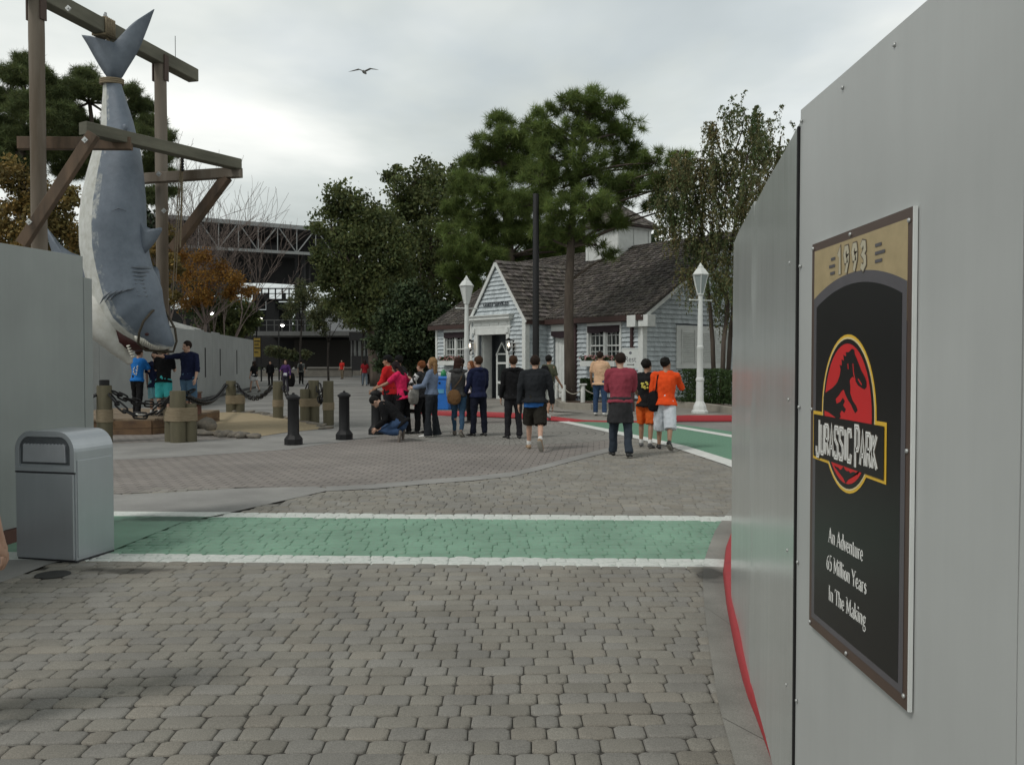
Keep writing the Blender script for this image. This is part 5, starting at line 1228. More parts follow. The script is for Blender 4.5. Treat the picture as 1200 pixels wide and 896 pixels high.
# cupola
cx_, cy_ = -6.15, DP/2; a_ = .98
cu = MB(); cu.bx(cx_-a_, cx_+a_, cy_-a_, cy_+a_, 5.2, 7.32)
c_o = cu.build('cupola', M_trim, HO)
b = MB()
for s3 in (-1, 1):
    for (u0, u1) in ((-a_, -a_+.14), (-.07, .07), (a_-.14, a_)):
        b.bx(cx_+u0, cx_+u1, cy_+s3*(a_+.003), cy_+s3*(a_+.03), 5.6, 7.26); b.bx(cx_+s3*(a_+.003), cx_+s3*(a_+.03), cy_+u0, cy_+u1, 5.6, 7.26)
    b.bx(cx_-a_-.04, cx_+a_+.04, cy_+s3*(a_+.031), cy_+s3*(a_+.05), 7.14, 7.30); b.bx(cx_+s3*(a_+.031), cx_+s3*(a_+.05), cy_-a_-.03, cy_+a_+.03, 7.14, 7.30)
b.build('panel_trim', M_trim, c_o)
e_ = a_+.30; zc0, zc1 = 7.30, 8.35
for q0_, q1_ in (((-e_, -e_), (e_, -e_)), ((e_, -e_), (e_, e_)), ((e_, e_), (-e_, e_)), ((-e_, e_), (-e_, -e_))):
    o = slope_roof('cupola_roof', (cx_+q0_[0], cy_+q0_[1], zc0), (cx_+q1_[0], cy_+q1_[1], zc0), (cx_, cy_, zc1), (cx_+.001*(q1_[0]), cy_+.001*q1_[1], zc1), step=.17, th=.02)
    o.parent = c_o
b = MB(); b.bx(cx_-e_, cx_+e_, cy_-e_, cy_+e_, zc0-.07, zc0-.03); b.build('cupola_eave', M_fascia, c_o)
# window boxes with flowers
def leafmesh(pts, size, n, spread):
    """n little faces round each point"""
    c = np.repeat(np.asarray(pts, dtype=float), n, axis=0); c = c+rng.normal(0, 1, c.shape)*np.asarray(spread)
    return leaf_quads(c, size)
def leaf_quads(c, size, asp=.55, droop=None):
    m_ = len(c); d = rng.normal(0, 1, (m_, 3)); d /= np.linalg.norm(d, axis=1)[:, None]
    if droop is not None: d = d*(1-droop)+np.array([0, 0, -1.])*droop; d /= np.linalg.norm(d, axis=1)[:, None]
    e = rng.normal(0, 1, (m_, 3)); e = np.cross(d, e); e /= np.linalg.norm(e, axis=1)[:, None]
    s = size*rng.uniform(.6, 1.4, (m_, 1))
    v = np.stack([c-d*s*.5, c+e*s*asp*.5, c+d*s*.5, c-e*s*asp*.5], axis=1).reshape(-1, 3)
    f = np.arange(m_*4).reshape(-1, 4); return v, f
def foliage_mat(name, c1, c2, trans=.25):
    m, nt, b_ = nmat(name); b_.inputs['Roughness'].default_value = .65; b_.inputs['Specular IOR Level'].default_value = .25
    at = N(nt, 'ShaderNodeAttribute'); at.attribute_name = 'tone'
    tc_ = N(nt, 'ShaderNodeTexCoord'); nz = N(nt, 'ShaderNodeTexNoise'); nz.inputs['Scale'].default_value = .8; nz.inputs['Detail'].default_value = 3; L(nt, tc_.outputs['Object'], nz.inputs['Vector'])
    rp = N(nt, 'ShaderNodeValToRGB'); rp.color_ramp.elements[0].position = .35; rp.color_ramp.elements[1].position = .65; rp.color_ramp.elements[0].color = c4(c1); rp.color_ramp.elements[1].color = c4(c2); L(nt, nz.outputs['Fac'], rp.inputs[0])
    mx = N(nt, 'ShaderNodeMix', data_type='RGBA', blend_type='MULTIPLY'); mx.inputs[0].default_value = 1; L(nt, rp.outputs[0], mx.inputs[6]); L(nt, at.outputs['Color'], mx.inputs[7]); L(nt, mx.outputs[2], b_.inputs['Base Color'])
    tr = N(nt, 'ShaderNodeBsdfTranslucent'); L(nt, mx.outputs[2], tr.inputs[0]); ms = N(nt, 'ShaderNodeMixShader'); ms.inputs[0].default_value = trans
    out = nt.nodes['Material Output']; L(nt, b_.outputs[0], ms.inputs[1]); L(nt, tr.outputs[0], ms.inputs[2]); L(nt, ms.outputs[0], out.inputs[0])
    MATS[name] = m; return m
def tones(n, lo=.7, hi=1.3, warm=0):
    t = rng.uniform(lo, hi, (n, 1)); return np.clip(t*np.array([[1+warm, 1, 1-warm]]), 0, 3)
M_lf = foliage_mat('shrub_leaves', (.035, .06, .02), (.06, .10, .035)); M_fl = mat('red_white_flowers', (.65, .5, .48), .7, .2, 40, col2=(.35, .05, .06), thresh=(.45, .55))
for k, wn_ in enumerate((W1, W2)):
    fb = empty('window_box', tuple(W(wn_[0]+.75, -.25, 1.35)), HO.rotation_euler.z, ('flower box under the far left cottage window', 'flower box of red and white blooms under the right cottage window')[k], 'flower box', 'cottage window boxes')
    wd = wn_[1]-wn_[0]; b = MB(); b.bx(-wd/2-.1, wd/2+.1, -.14, .13, 0, .20); b.build('box', M_trim, fb, bevel=.01)
    pts = [(x, random.uniform(-.1, .1), .26+random.uniform(-.03, .06)) for x in np.linspace(-wd/2-.05, wd/2+.05, 26)]
    v, f = leafmesh(pts, .08, 22, (.05, .05, .05)); arr_mesh('leaves', v, f, M_lf, fb, tones(len(f)))
    b = MB()
    for i in range(60): b.ell((random.uniform(-wd/2-.1, wd/2+.1), random.uniform(-.16, .1), .28+random.uniform(-.05, .12)), (.035, .035, .028), nu=6, nv=4)
    b.build('blossoms', M_fl, fb)
# ================= THINGS ROUND THE COTTAGE =================
M_mulch = mat('brown_mulch', (.09, .055, .035), .95, .3, 30, bump=.02, bscale=30, col2=(.045, .025, .018))
bed = [G(*q, .125) for q in [(650, 474), (658, 479), (693, 480), (745, 478), (793, 477), (825, 480), (857, 485), (900, 492)]]
M_bedk = mat('bed_kerb_concrete', (.27, .25, .21), .85, .15, 4, bump=.003)
bp_ = resample(bed, 30); b = MB(); vs = []
for i, p in enumerate(bp_):
    t = (bp_[min(i+1, 29)]-bp_[max(i-1, 0)]).normalized(); n_ = V((-t.y, t.x, 0))
    for o, z in ((0, 0), (.01, .19), (.03, .205), (.19, .205), (.2, 0)): q = p+n_*o; vs.append((q.x, q.y, .12+z))
b.add(vs, [(i*5+j, i*5+(j+1) % 5, (i+1)*5+(j+1) % 5, (i+1)*5+j) for i in range(29) for j in range(5)]+[(0, 1, 2, 3, 4)]); struct(b.build('bed_kerb', M_bedk, auto=40))
b = MB()
for i in range(29):
    p, q = bp_[i], bp_[i+1]; n0 = V((0, .15, 0)); b.poly([(p.x, p.y+.15, .29), (q.x, q.y+.15, .29), (q.x+.3, q.y+2.2, .30), (p.x+.3, p.y+2.2, .30)])
struct(b.build('planting_bed', M_mulch))
def hedge(name, pts, h, wdt, label, n=9000, size=.07, m=None):
    t = empty(name, tuple(pts[0]), 0, label, 'hedge' if name == 'hedge' else 'shrub'); 
    c = []
    pts = [V(p) for p in pts]; L_ = [(pts[i+1]-pts[i]).length for i in range(len(pts)-1)]; tot = sum(L_)
    for _ in range(n):
        r_ = random.uniform(0, tot); i = 0
        while r_ > L_[i]: r_ -= L_[i]; i += 1
        p = pts[i].lerp(pts[i+1], r_/L_[i]); a = random.uniform(0, math.pi*2); s5 = random.random()**.35
        hh = h*(1+.10*noise.noise(p*2.5)); u = (math.cos(a), math.sin(a)); k = 1/max(abs(u[0]), abs(u[1]))**.75
        tt = (pts[i+1]-pts[i]).normalized(); n_ = V((-tt.y, tt.x, 0)); c.append(p+n_*u[0]*k*s5*wdt/2+V((0, 0, hh/2+u[1]*k*s5*hh/2))-pts[0])
    v, f = leaf_quads(np.array([tuple(q) for q in c]), size); arr_mesh('leaves', v, f, m or M_lf, t, tones(len(f)))
    b = MB()
    for i in range(len(pts)-1):
        for u in (.2, .5, .8): q = pts[i].lerp(pts[i+1], u)-pts[0]; b.tube([q, q+V((.05, 0, h*.8))], .02, 6)
    b.build('stem', M_woodd, t); return t
hedge('hedge', [(5.75, 29.2, .28), (6.3, 28.6, .28), (7.2, 28.0, .28), (8.6, 28.0, .28)], 1.15, .9, 'clipped dark green hedge at the right under the louvred cottage wall', 16000, .065)
hedge('shrub', [(2.45, 30.9, .28), (2.9, 30.9, .28)], .75, .6, 'spiky green shrub in the bed beside the pine trunk', 2500, .12)
# rope rail posts
M_wp = mat('white_post_paint', (.60, .61, .58), .55, .08, 6, bump=.001)
rb = []
for i, (px, py, lab) in enumerate(((652.5, 467, 'hindmost short white rope-rail post, half hidden by the olive shirt'), (660.5, 471, 'plain short white rope-rail post in front of the pine trunk'), (683, 471.5, 'capped short white rope-rail post right of the pine trunk'), (718, 472, 'short white rope-rail post behind the man in the peach shirt'))):
    base = G(px, py, .29); t = empty('rail_post', tuple(base), 0, lab, 'post', 'short white posts of the rope rail'); b = MB()
    b.lathe([(.075, 0), (.075, .56), (.068, .58)], n=12); b.build('shaft', M_wp, t, auto=40)
    if i in (2, 3): b = MB(); b.bx(-.13, .13, -.1, .1, .58, .63); b.build('cap', M_wp, t, bevel=.01)
    rb.append(base)
for i in range(3):
    a, c = rb[i]+V((0, 0, .5)), rb[i+1]+V((0, 0, .5)); b = MB()
    b.tube([a.lerp(c, u/12)+V((0, 0, -.22*4*(u/12)*(1-u/12)))-a for u in range(13)], .018, 6); o = b.build('rail_rope', mat('pale_rope', (.35, .33, .28), .9), None, smooth=True); o.location = a
    tag(o, ('short pale rope behind the two left rail posts', 'pale rope sagging in front of the pine trunk', 'pale rope running behind the man in the peach shirt')[i], 'rope', 'ropes of the white post rail')
# sign on a dark pole
sb_ = G(741, 482, .125); rs = empty('sign_stand', tuple(sb_), R(-6), 'small white directional sign reading Rest with an arrow on a dark pole', 'sign')
b = MB(); b.bx(-.07, .07, .02, .12, 0, 2.0); b.build('pole', M_down, rs)
b = MB(); b.bx(-.30, .17, -.01, .015, 1.36, 1.92); bd_ = b.build('board', mat('white_board', (.60, .62, .60), .5, .06), rs, bevel=.004)
b = MB()
for (x0, x1, z0, z1) in ((-.32, .19, 1.92, 1.95), (-.32, .19, 1.33, 1.36), (-.32, -.30, 1.36, 1.92), (.17, .19, 1.36, 1.92)): b.bx(x0, x1, -.02, .02, z0, z1)
b.build('frame', M_trim, rs)
M_ink = mat('sign_ink', (.02, .02, .025), .5)
text_obj('lettering', 'Rest', .25, .78, mat('sign_grey_ink', (.13, .13, .15), .5), rs, (-.065, -.0115, 1.60), .001)
b = MB(); b.bx(-.17, .02, -.0125, -.011, 1.43, 1.452); b.prism([(.02, -.0125, 1.41), (.06, -.0125, 1.441), (.02, -.0125, 1.472)], (0, .001, 0)); b.build('arrow', M_ink, rs)
b = MB(); b.prism([(-.065+.045*math.cos(a), -.0125, 1.80+.045*math.sin(a)) for a in np.linspace(0, 6.2, 16)], (0, .001, 0)); b.build('emblem', mat('sign_grey_ink', (.13, .13, .15)), rs)
# white lamp posts
M_lw = mat('white_lamp_paint', (.62, .64, .62), .4, .06, 6); M_lg = mat('frosted_lamp_glass', (.28, .32, .32), .25, .08, 6)
def lamp(base, h, label, glass):
    t = empty('street_lamp', tuple(base), .4, label, 'street lamp', 'white lantern posts')
    b = MB(); b.lathe([(.25, 0), (.25, .07), (.21, .10), (.19, .22), (.14, .32), (.12, .36)], n=8); b.build('base', M_lw, t, bevel=.008)
    b = MB(); b.lathe([(.112, .36), (.108, .95), (.125, .97), (.125, 1.03), (.098, 1.06), (.09, 1.9), (.102, 1.92), (.102, 1.98), (.086, 2.0), (.066, h-.98), (.08, h-.96), (.06, h-.93)], n=16); b.build('post', M_lw, t, auto=35)
    b = MB(); b.tube([(-.36, 0, h-1.10), (.36, 0, h-1.10)], .018, 8); b.ell((-.37, 0, h-1.10), (.03, .03, .03)); b.ell((.37, 0, h-1.10), (.03, .03, .03)); b.build('ladder_bar', M_lw, t)
    b = MB(); z0, z1 = h-.93, h-.36
    b.lathe([(.09, z0-.02), (.105, z0), (.10, z0+.03)], n=6)
    for k in range(6): a = math.pi/3*k; b.tube([(.09*math.cos(a), .09*math.sin(a), z0), (.235*math.cos(a), .235*math.sin(a), z1)], .013, 5)
    b.lathe([(.25, z1-.01), (.27, z1+.02), (.25, z1+.04), (.15, z1+.17), (.09, z1+.22), (.10, z1+.24), (.05, z1+.29), (.015, z1+.36)], n=6); ln_ = b.build('lantern', M_lw, t)
    b = MB(); b.lathe([(.085, z0+.01), (.225, z1-.01)], n=6); b.build('glass', glass, ln_)
    return t
lamp(G(820, 484, .127), 4.45, 'white street lamp right of the cottage, in front of the hedge', M_lg)
lamp(P(546.5, 470, 29.6)*1 if False else V((-1.53, 29.4, .127)), 4.42, 'white street lamp left of the cottage doorway, behind the queue', M_lw)
kp = empty('utility_pole', (.80, 29.2, .127), 0, 'tall plain black pole in front of the cottage porch', 'pole')
b = MB(); b.lathe([(.16, 0), (.15, .1), (.115, .12), (.10, 7.1), (.09, 7.12)], n=16); b.build('shaft', M_iron, kp, auto=40)
b = MB(); b.lathe([(.19, 0), (.19, .04), (.12, .06)], n=16); b.build('base_plate', M_iron, kp)
# recycling bins
def wheelie(px, py, m, lab, green=False, w_=.52, h_=1.05):
    base = G(px, py, .13); t = empty('recycling_bin', tuple(base), R(-8), lab, 'bin', 'bins by the red kerb')
    b = MB(); vs = [(-w_*.46, -.26, 0), (w_*.46, -.26, 0), (w_*.46, .26, 0), (-w_*.46, .26, 0), (-w_/2, -.30, h_*.90), (w_/2, -.30, h_*.90), (w_/2, .30, h_*.90), (-w_/2, .30, h_*.90)]
    b.add(vs, [(3, 2, 1, 0), (4, 5, 6, 7), (0, 1, 5, 4), (1, 2, 6, 5), (2, 3, 7, 6), (3, 0, 4, 7)]); b.build('body', m, t, bevel=.03)
    b = MB(); b.bx(-w_/2-.02, w_/2+.02, -.32, .32, h_*.902, h_); b.build('lid', m, t, bevel=.03)
    b = MB(); b.lathe([(.001, 0), (.035, 0), (.035, .012), (.001, .012)], n=12)
    hs_ = b.build('hole', M_mouth if False else M_dark, t); hs_.matrix_basis = Matrix.Translation((-.14, -.291, h_*.80)) @ Matrix.Rotation(R(90), 4, 'X'); h2 = child_copy(hs_, t); h2.matrix_basis = Matrix.Translation((-.04, -.291, h_*.80)) @ Matrix.Rotation(R(90), 4, 'X')
    b = MB(); b.bx(-.10, .10, -.300, -.285, h_*.50, h_*.62); b.build('label_patch', mat('bin_label', (.10, .35, .55), .5), t)
    return t
wheelie(519, 479.5, mat('blue_plastic', (.02, .16, .55), .45, .1), 'bright blue recycling bin behind the blonde woman', h_=1.06)
wheelie(549, 478, mat('pale_grey_plastic', (.27, .32, .36), .5, .1), 'pale blue grey bin partly hidden behind the man in the navy hoodie', h_=1.0, w_=.6)
gb = empty('bottle', tuple(G(519, 479.5, .13)+V((.02, .05, 1.062))), 0, 'small green container left on top of the blue bin', 'container')
b = MB(); b.lathe([(.08, 0), (.095, .01), (.085, .14), (.05, .18), (.03, .21)], n=12); b.build('body', mat('green_plastic', (.03, .25, .08), .4), gb, smooth=True)
# seagull
sg = empty('seagull', tuple(P(427, 85, 32)), R(105), 'small seagull gliding across the cloudy sky', 'bird')
b = MB(); b.tube([(-.2, -.02, 0), (-.12, 0, 0), (0, .0, .01), (.14, 0, .015), (.2, 0, .01)], [.015, .05, .06, .04, .015], 10, cap='round')
for s6 in (-1, 1):
    b.add([(-.05, 0, .03), (.08, 0, .03), (.10, s6*.22, .13), (-.02, s6*.22, .13), (.02, s6*.48, .07), (-.04, s6*.46, .07), (-.10, s6*.60, .02), (-.05, 0, .045), (.08, 0, .045), (.10, s6*.22, .145), (-.02, s6*.22, .145), (.02, s6*.48, .08), (-.04, s6*.46, .08)],
          [(0, 1, 2, 3), (3, 2, 4, 5), (5, 4, 6), (7, 10, 9, 8), (10, 12, 11, 9), (12, 6, 11), (1, 8, 9, 2), (2, 9, 11, 4), (4, 11, 6), (0, 3, 10, 7), (3, 5, 12, 10), (5, 6, 12)])
o = b.build('body', mat('gull_grey', (.22, .22, .21), .7, .3, 8), sg, smooth=True); o.rotation_euler = (0, 0, R(-25))
# ================= TREES =================
M_bark = mat('grey_brown_bark', (.12, .095, .075), .95, .3, 6, bump=.02, bscale=16, stretch=(1, 1, .25), col2=(.055, .042, .034))
M_barkd = mat('dark_bark', (.05, .042, .035), .95, .3, 6, bump=.01, col2=(.025, .02, .018))
M_twig = mat('bare_twig', (.16, .125, .11), .9, .2, 6)
M_pine = foliage_mat('pine_needles', (.12, .170, .045), (.185, .25, .08), .5)
M_pined = foliage_mat('dark_pine_needles', (.09, .12, .046), (.14, .175, .07), .35)
M_oak = foliage_mat('oak_leaves', (.085, .108, .038), (.15, .175, .075), .5) if True else foliage_mat('oak_leaves', (.050, .070, .026), (.11, .125, .055), .25)
M_olive = foliage_mat('olive_leaves', (.075, .095, .045), (.15, .16, .08), .3)
M_orange = foliage_mat('orange_leaves', (.22, .10, .025), (.36, .20, .05), .3)
M_brownleaf = foliage_mat('brown_autumn_leaves', (.13, .11, .04), (.25, .17, .055), .3)
M_rust = foliage_mat('rusty_cypress_leaves', (.095, .12, .05), (.17, .145, .07), .25)
M_dkb = foliage_mat('dark_shrub_leaves', (.030, .048, .022), (.062, .086, .038), .15)
def limb(b, a, c, r0, r1, bend=.12, n=6, seg=6):
    a, c = V(a), V(c); ln = (c-a).length; o = V((random.uniform(-1, 1), random.uniform(-1, 1), random.uniform(-.2, 1)))*ln*bend
    pts = [a.lerp(c, u/seg)+o*math.sin(math.pi*u/seg) for u in range(seg+1)]; b.tube(pts, [r0+(r1-r0)*u/seg for u in range(seg+1)], n); return pts
def broad_tree(name, Y, base_px, clumps, leafm, n, size, label, r=.25, group=None, trunk_top=None, dens=.46, depth=.9, tn=(.6, 1.4), bark=None, droop=None, cat='tree'):
    """clumps are (px, py, r_px) ellipsoids standing at depth Y"""
    base = P(base_px, 422, Y); base.z = 0; t = empty(name, tuple(base), 0, label, cat, group)
    tb = MB(); s = Y/F; cs = []
    for (px, py, rp) in clumps:
        c = P(px, py, Y+random.uniform(-1, 1)*rp*s*.7); cs.append((c, rp*s))
    zt = min(c.z for c, _ in cs); tt = V((base.x+(sum(c.x for c, _ in cs)/len(cs)-base.x)*.25, base.y, max(1.2, zt*.75)))
    limb(tb, base, tt, r, r*.72, .03, 10)
    allp = []; tn_ = []
    tot = sum(rr**2 for _, rr in cs)
    for c, rr in cs:
        limb(tb, tt, c, r*.42, r*.10, .10); 
        for k in range(3):
            d = V(rng.normal(0, 1, 3)).normalized()*rr*.8; limb(tb, c-(c-tt)*.15, c+d, r*.14, r*.03, .12, 5)
        m_ = int(n*rr**2/tot); ns = max(10, int(m_/70)); d = rng.normal(0, 1, (ns, 3)); d /= np.linalg.norm(d, axis=1)[:, None]
        rad = rr*(.30+.72*rng.random((ns, 1))**.6); sc = np.array(c)+d*rad*np.array([1, depth, .92])
        q = np.repeat(sc, 70, axis=0)+rng.normal(0, 1, (ns*70, 3))*rr*dens*.55*np.array([1, 1, .7]); allp.append(q)
        st = np.repeat(rng.uniform(tn[0], tn[1], (ns, 1)), 70, axis=0); tn_.append(st*rng.uniform(.8, 1.2, (ns*70, 1)))
    q = np.concatenate(allp)-np.array(base); q = q[:]; v, f = leaf_quads(q, size, .6, droop); tv = np.concatenate(tn_); wv = rng.uniform(-.12, .12, (len(tv), 1))
    arr_mesh('crown', v, f, leafm, t, np.c_[tv*(1+wv), tv, tv*(1-wv)])
    tb.build('trunk', bark or M_bark, t, smooth=True, world=True); return t
def tufts(centers, L_, n, wd, up=.25):
    """needle sprays: n thin blades round each centre"""
    c = np.repeat(centers, n, axis=0); m_ = len(c); d = rng.normal(0, 1, (m_, 3)); d[:, 2] += up; d /= np.linalg.norm(d, axis=1)[:, None]
    e = np.cross(d, rng.normal(0, 1, (m_, 3))); e /= np.linalg.norm(e, axis=1)[:, None]; l = L_*rng.uniform(.6, 1.15, (m_, 1))
    v = np.stack([c+d*l*.12-e*wd, c+d*l*.12+e*wd, c+d*l], axis=1).reshape(-1, 3); return v, np.arange(m_*3).reshape(-1, 3)
def pine(name, Y, trunk_px, clumps, ntuft, label, needles, L_=.36, nn=34, r=.22, m=None, group=None, tufr=.20, bark=None, zbase=0, wd=.012, limbs=True):
    base = P(trunk_px[0][0], 422, Y); base.z = zbase; t = empty(name, tuple(base), 0, label, 'tree', group); tb = MB()
    tp = [base]+[P(x, y, Y) for x, y in trunk_px[1:]]; k = len(tp)
    tb.tube(tp, [r*(1-.62*i/(k-1)) for i in range(k)], 12, wob=.03); s = Y/F*1.03; cen = []; tone = []; tot = sum(c[2]**2 for c in clumps)
    for (px, py, rp) in clumps:
        c = P(px, py, Y+random.uniform(-1, 1)*rp*s*1.1); rr = rp*s
        # branch leaves the trunk below and inside the clump
        a = min(tp[1:], key=lambda q: abs(q.z-(c.z-.25*abs(c.x-q.x)-.3))); 
        if limbs: pts = limb(tb, a, c-V((0, 0, rr*.3)), r*.30, r*.10, .08, 7)
        m_ = max(6, int(ntuft*rp**2/tot)); d = rng.normal(0, 1, (m_, 3)); d /= np.linalg.norm(d, axis=1)[:, None]; rad = rr*(.35+.65*rng.random((m_, 1))**.5)
        tc_ = np.array(c)+d*rad*np.array([1, 1, .62]); cen.append(tc_)
        up_ = (tc_[:, 2]-c.z)/rr; tone.append(rng.uniform(.65, 1.25, m_))
        for i in range(0, m_, max(1, m_//9)): limb(tb, c-V((0, 0, rr*.3)), tc_[i], r*.08, r*.025, .08, 4, 4)
    cen = np.concatenate(cen); tone = np.concatenate(tone)
    # every spray is a short twig end with a few whorls
    off = rng.normal(0, 1, (len(cen), 3)); off /= np.linalg.norm(off, axis=1)[:, None]; off[:, 2] = abs(off[:, 2])*.5
    cen2 = np.concatenate([cen, cen+off*tufr, cen-off*tufr*.8]); tone2 = np.concatenate([tone*.9, tone*1.1, tone*.85])
    v, f = tufts(cen2-np.array(base), L_, nn, wd); tt = np.repeat(tone2, nn)*rng.uniform(.85, 1.15, len(f)); wv = rng.uniform(-.08, .12, len(f))
    arr_mesh('crown', v, f, needles, t, np.c_[tt*(1+wv), tt, tt*(1-wv)]); tb.build('trunk', bark or M_bark, t, smooth=True, world=True); return t
# the tall pine in front of the cottage
pine('pine_tree', 30.2, [(668, 470), (667.5, 430), (666.5, 380), (667, 330), (669, 290), (671, 250), (675, 210), (682, 170), (690, 135)],
     [(690, 118, 24), (668, 124, 20), (712, 126, 22), (735, 150, 20), (640, 133, 18), (628, 150, 18), (640, 160, 22), (700, 150, 28), (668, 156, 26), (722, 180, 26), (748, 192, 18), (745, 215, 18), (725, 262, 13), (714, 297, 9), (648, 178, 24), (690, 188, 30), (660, 212, 28), (715, 215, 26), (632, 205, 22), (690, 238, 28), (650, 245, 24), (735, 228, 20), (620, 235, 18), (712, 258, 22), (668, 268, 22), (768, 186, 17), (795, 190, 18), (780, 212, 20), (808, 218, 17), (790, 240, 12), (765, 240, 16), (640, 272, 16), (700, 284, 12)],
     640, 'tall green pine with a bare trunk rising in front of the shingled cottage', M_pine, L_=.33, nn=44, r=.20, tufr=.15, zbase=.28, wd=.010)
pine('pine_tree', 46, [(600, 422), (600, 360), (598, 300), (592, 240), (588, 190), (587, 150)],
     [(585, 142, 15), (600, 160, 20), (570, 168, 17), (555, 190, 18), (588, 188, 24), (610, 200, 24), (622, 172, 22), (635, 205, 24), (632, 235, 24), (545, 215, 20), (575, 225, 28), (605, 240, 28), (535, 245, 17), (560, 262, 26), (590, 275, 28), (540, 290, 24), (570, 305, 28), (600, 310, 24), (530, 318, 16), (548, 335, 20), (622, 270, 26), (635, 300, 22), (655, 280, 22), (520, 270, 9), (650, 320, 20), (680, 290, 18)],
     1250, 'broad mid-green pine standing behind the cottage porch', M_pine, L_=.44, nn=40, r=.3, tufr=.24, wd=.0135)
# oaks in the middle
broad_tree('oak_tree', 58, 440, [(402, 232, 20), (385, 262, 20), (420, 250, 24), (440, 262, 24), (395, 292, 24), (425, 290, 30), (455, 290, 28), (385, 322, 20), (410, 330, 28), (440, 335, 32), (470, 330, 28), (400, 355, 20), (430, 365, 22), (372, 300, 10)],
     M_oak, 30000, .24, 'dark leafy oak standing left of the pines beside the stadium roof', .38)
broad_tree('oak_tree', 62, 500, [(478, 215, 20), (498, 205, 20), (520, 215, 22), (470, 240, 22), (495, 240, 28), (525, 248, 28), (480, 270, 28), (510, 285, 32), (540, 285, 26), (490, 315, 32), (520, 330, 32), (548, 330, 26), (480, 350, 28), (515, 370, 32), (545, 375, 26), (460, 205, 12), (540, 205, 14)],
     M_oak, 32000, .25, 'taller oak with a pale loose top between the first oak and the pines', .42)
broad_tree('evergreen_shrub', 47, 480, [(455, 400, 20), (480, 395, 24), (505, 400, 22), (465, 370, 20), (492, 365, 24), (512, 365, 18), (470, 420, 20), (497, 422, 20), (450, 425, 12), (478, 345, 16)],
     M_dkb, 20000, .2, 'very dark evergreen shrub mass left of the cottage end wall', .15, cat='shrub')
broad_tree('evergreen_tree', 62, 640, [(640, 300, 30), (680, 300, 30), (720, 290, 30), (620, 330, 25), (660, 330, 30), (700, 260, 26), (760, 290, 24)], M_dkb, 12000, .3, 'dark tree mass showing behind the cottage roof and cupola', .4)
# small multi-stemmed trees far off
for i, (bx_, cl, lab) in enumerate(((352, [(352, 352, 14), (366, 345, 14), (340, 362, 11), (358, 335, 10), (375, 362, 9)], 'small olive-green tree just right of the bright stadium gap'), (385, [(372, 372, 13), (388, 362, 15), (402, 370, 12), (378, 385, 9)], 'light olive tree in front of the canopy roof, left of a darker twin'), (425, [(412, 362, 15), (430, 355, 18), (448, 364, 14), (436, 376, 12), (415, 376, 10)], 'small multi-stemmed tree in front of the half-timbered kiosk'))):
    broad_tree('small_tree', 72-i*4, bx_, cl, M_olive, 5200, .16, lab, .09, 'small trees before the canopy building', bark=M_barkd)
broad_tree('evergreen_shrub', 70, 285, [(262, 352, 16), (280, 362, 14), (262, 375, 16), (245, 385, 14), (285, 382, 12), (298, 372, 9), (270, 392, 14), (250, 366, 12)], M_oak, 11000, .24, 'dark green bush rising over the far hoarding under the orange tree', .15, cat='shrub')
broad_tree('low_shrub', 74, 330, [(318, 412, 8), (332, 414, 8), (345, 415, 7), (358, 416, 6)], M_olive, 2500, .2, 'low yellow-green shrubs planted before the canopy building', .08, cat='shrub')
# autumn trees
broad_tree('autumn_tree', 56, 240, [(208, 300, 10), (232, 300, 12), (215, 320, 12), (228, 335, 14), (245, 326, 14), (262, 318, 12), (278, 330, 11), (292, 342, 8), (222, 355, 12), (240, 350, 10), (270, 345, 8)], M_orange, 5200, .15, 'orange-leaved autumn tree above the far hoarding', .16, bark=M_twig, dens=.75)
broad_tree('autumn_tree', 44, 50, [(10, 205, 22), (35, 225, 24), (20, 250, 26), (55, 255, 22), (80, 235, 18), (75, 270, 20), (100, 285, 18), (40, 285, 24), (0, 280, 24)], M_brownleaf, 12000, .2, 'brown and yellow autumn tree behind the left gallows post', .2)
broad_tree('autumn_tree', 47, 200, [(195, 275, 14), (180, 300, 14), (205, 310, 12), (190, 335, 12), (205, 350, 9)], M_brownleaf, 2600, .18, 'thin brown autumn tree just right of the hanging shark', .14, bark=M_twig, dens=.4)
# pines behind the shark
pine('pine_tree', 50, [(28, 422), (28, 330), (26, 250), (24, 180), (30, 110)], [(32, 72, 14), (20, 90, 18), (48, 92, 16), (60, 112, 15), (8, 118, 20), (32, 125, 24), (55, 142, 20), (5, 150, 22), (28, 165, 26), (55, 175, 20), (0, 190, 22), (75, 128, 11), (-20, 160, 25), (30, 195, 20), (-25, 110, 20)],
     1500, 'dark pine at the far left edge behind the gallows post', M_pined, L_=.45, nn=28, r=.3, tufr=.3, group=None, wd=.015)
pine('pine_tree', 53, [(118, 422), (118, 330), (115, 250), (112, 180), (105, 120)], [(85, 105, 17), (100, 88, 14), (115, 108, 16), (78, 130, 18), (98, 150, 20), (152, 105, 10), (165, 125, 15), (178, 145, 15), (160, 160, 18), (190, 160, 13), (75, 165, 20), (100, 185, 22), (185, 185, 15), (200, 178, 10), (165, 200, 18), (195, 205, 12), (80, 200, 18), (178, 230, 15), (200, 225, 8), (140, 140, 18), (140, 190, 18), (60, 100, 10)],
     1900, 'second dark pine seen on both sides of the hanging shark', M_pined, L_=.42, nn=28, r=.28, tufr=.28, wd=.014)
broad_tree('thicket', 60, 150, [(30, 320, 40), (80, 320, 40), (130, 300, 35), (180, 270, 22), (185, 320, 35), (225, 350, 25), (100, 360, 40), (-40, 300, 60), (160, 250, 20), (60, 285, 30)], M_dkb, 16000, .3, 'dark thicket filling the space behind the shark and far hoarding', .2, cat='thicket')
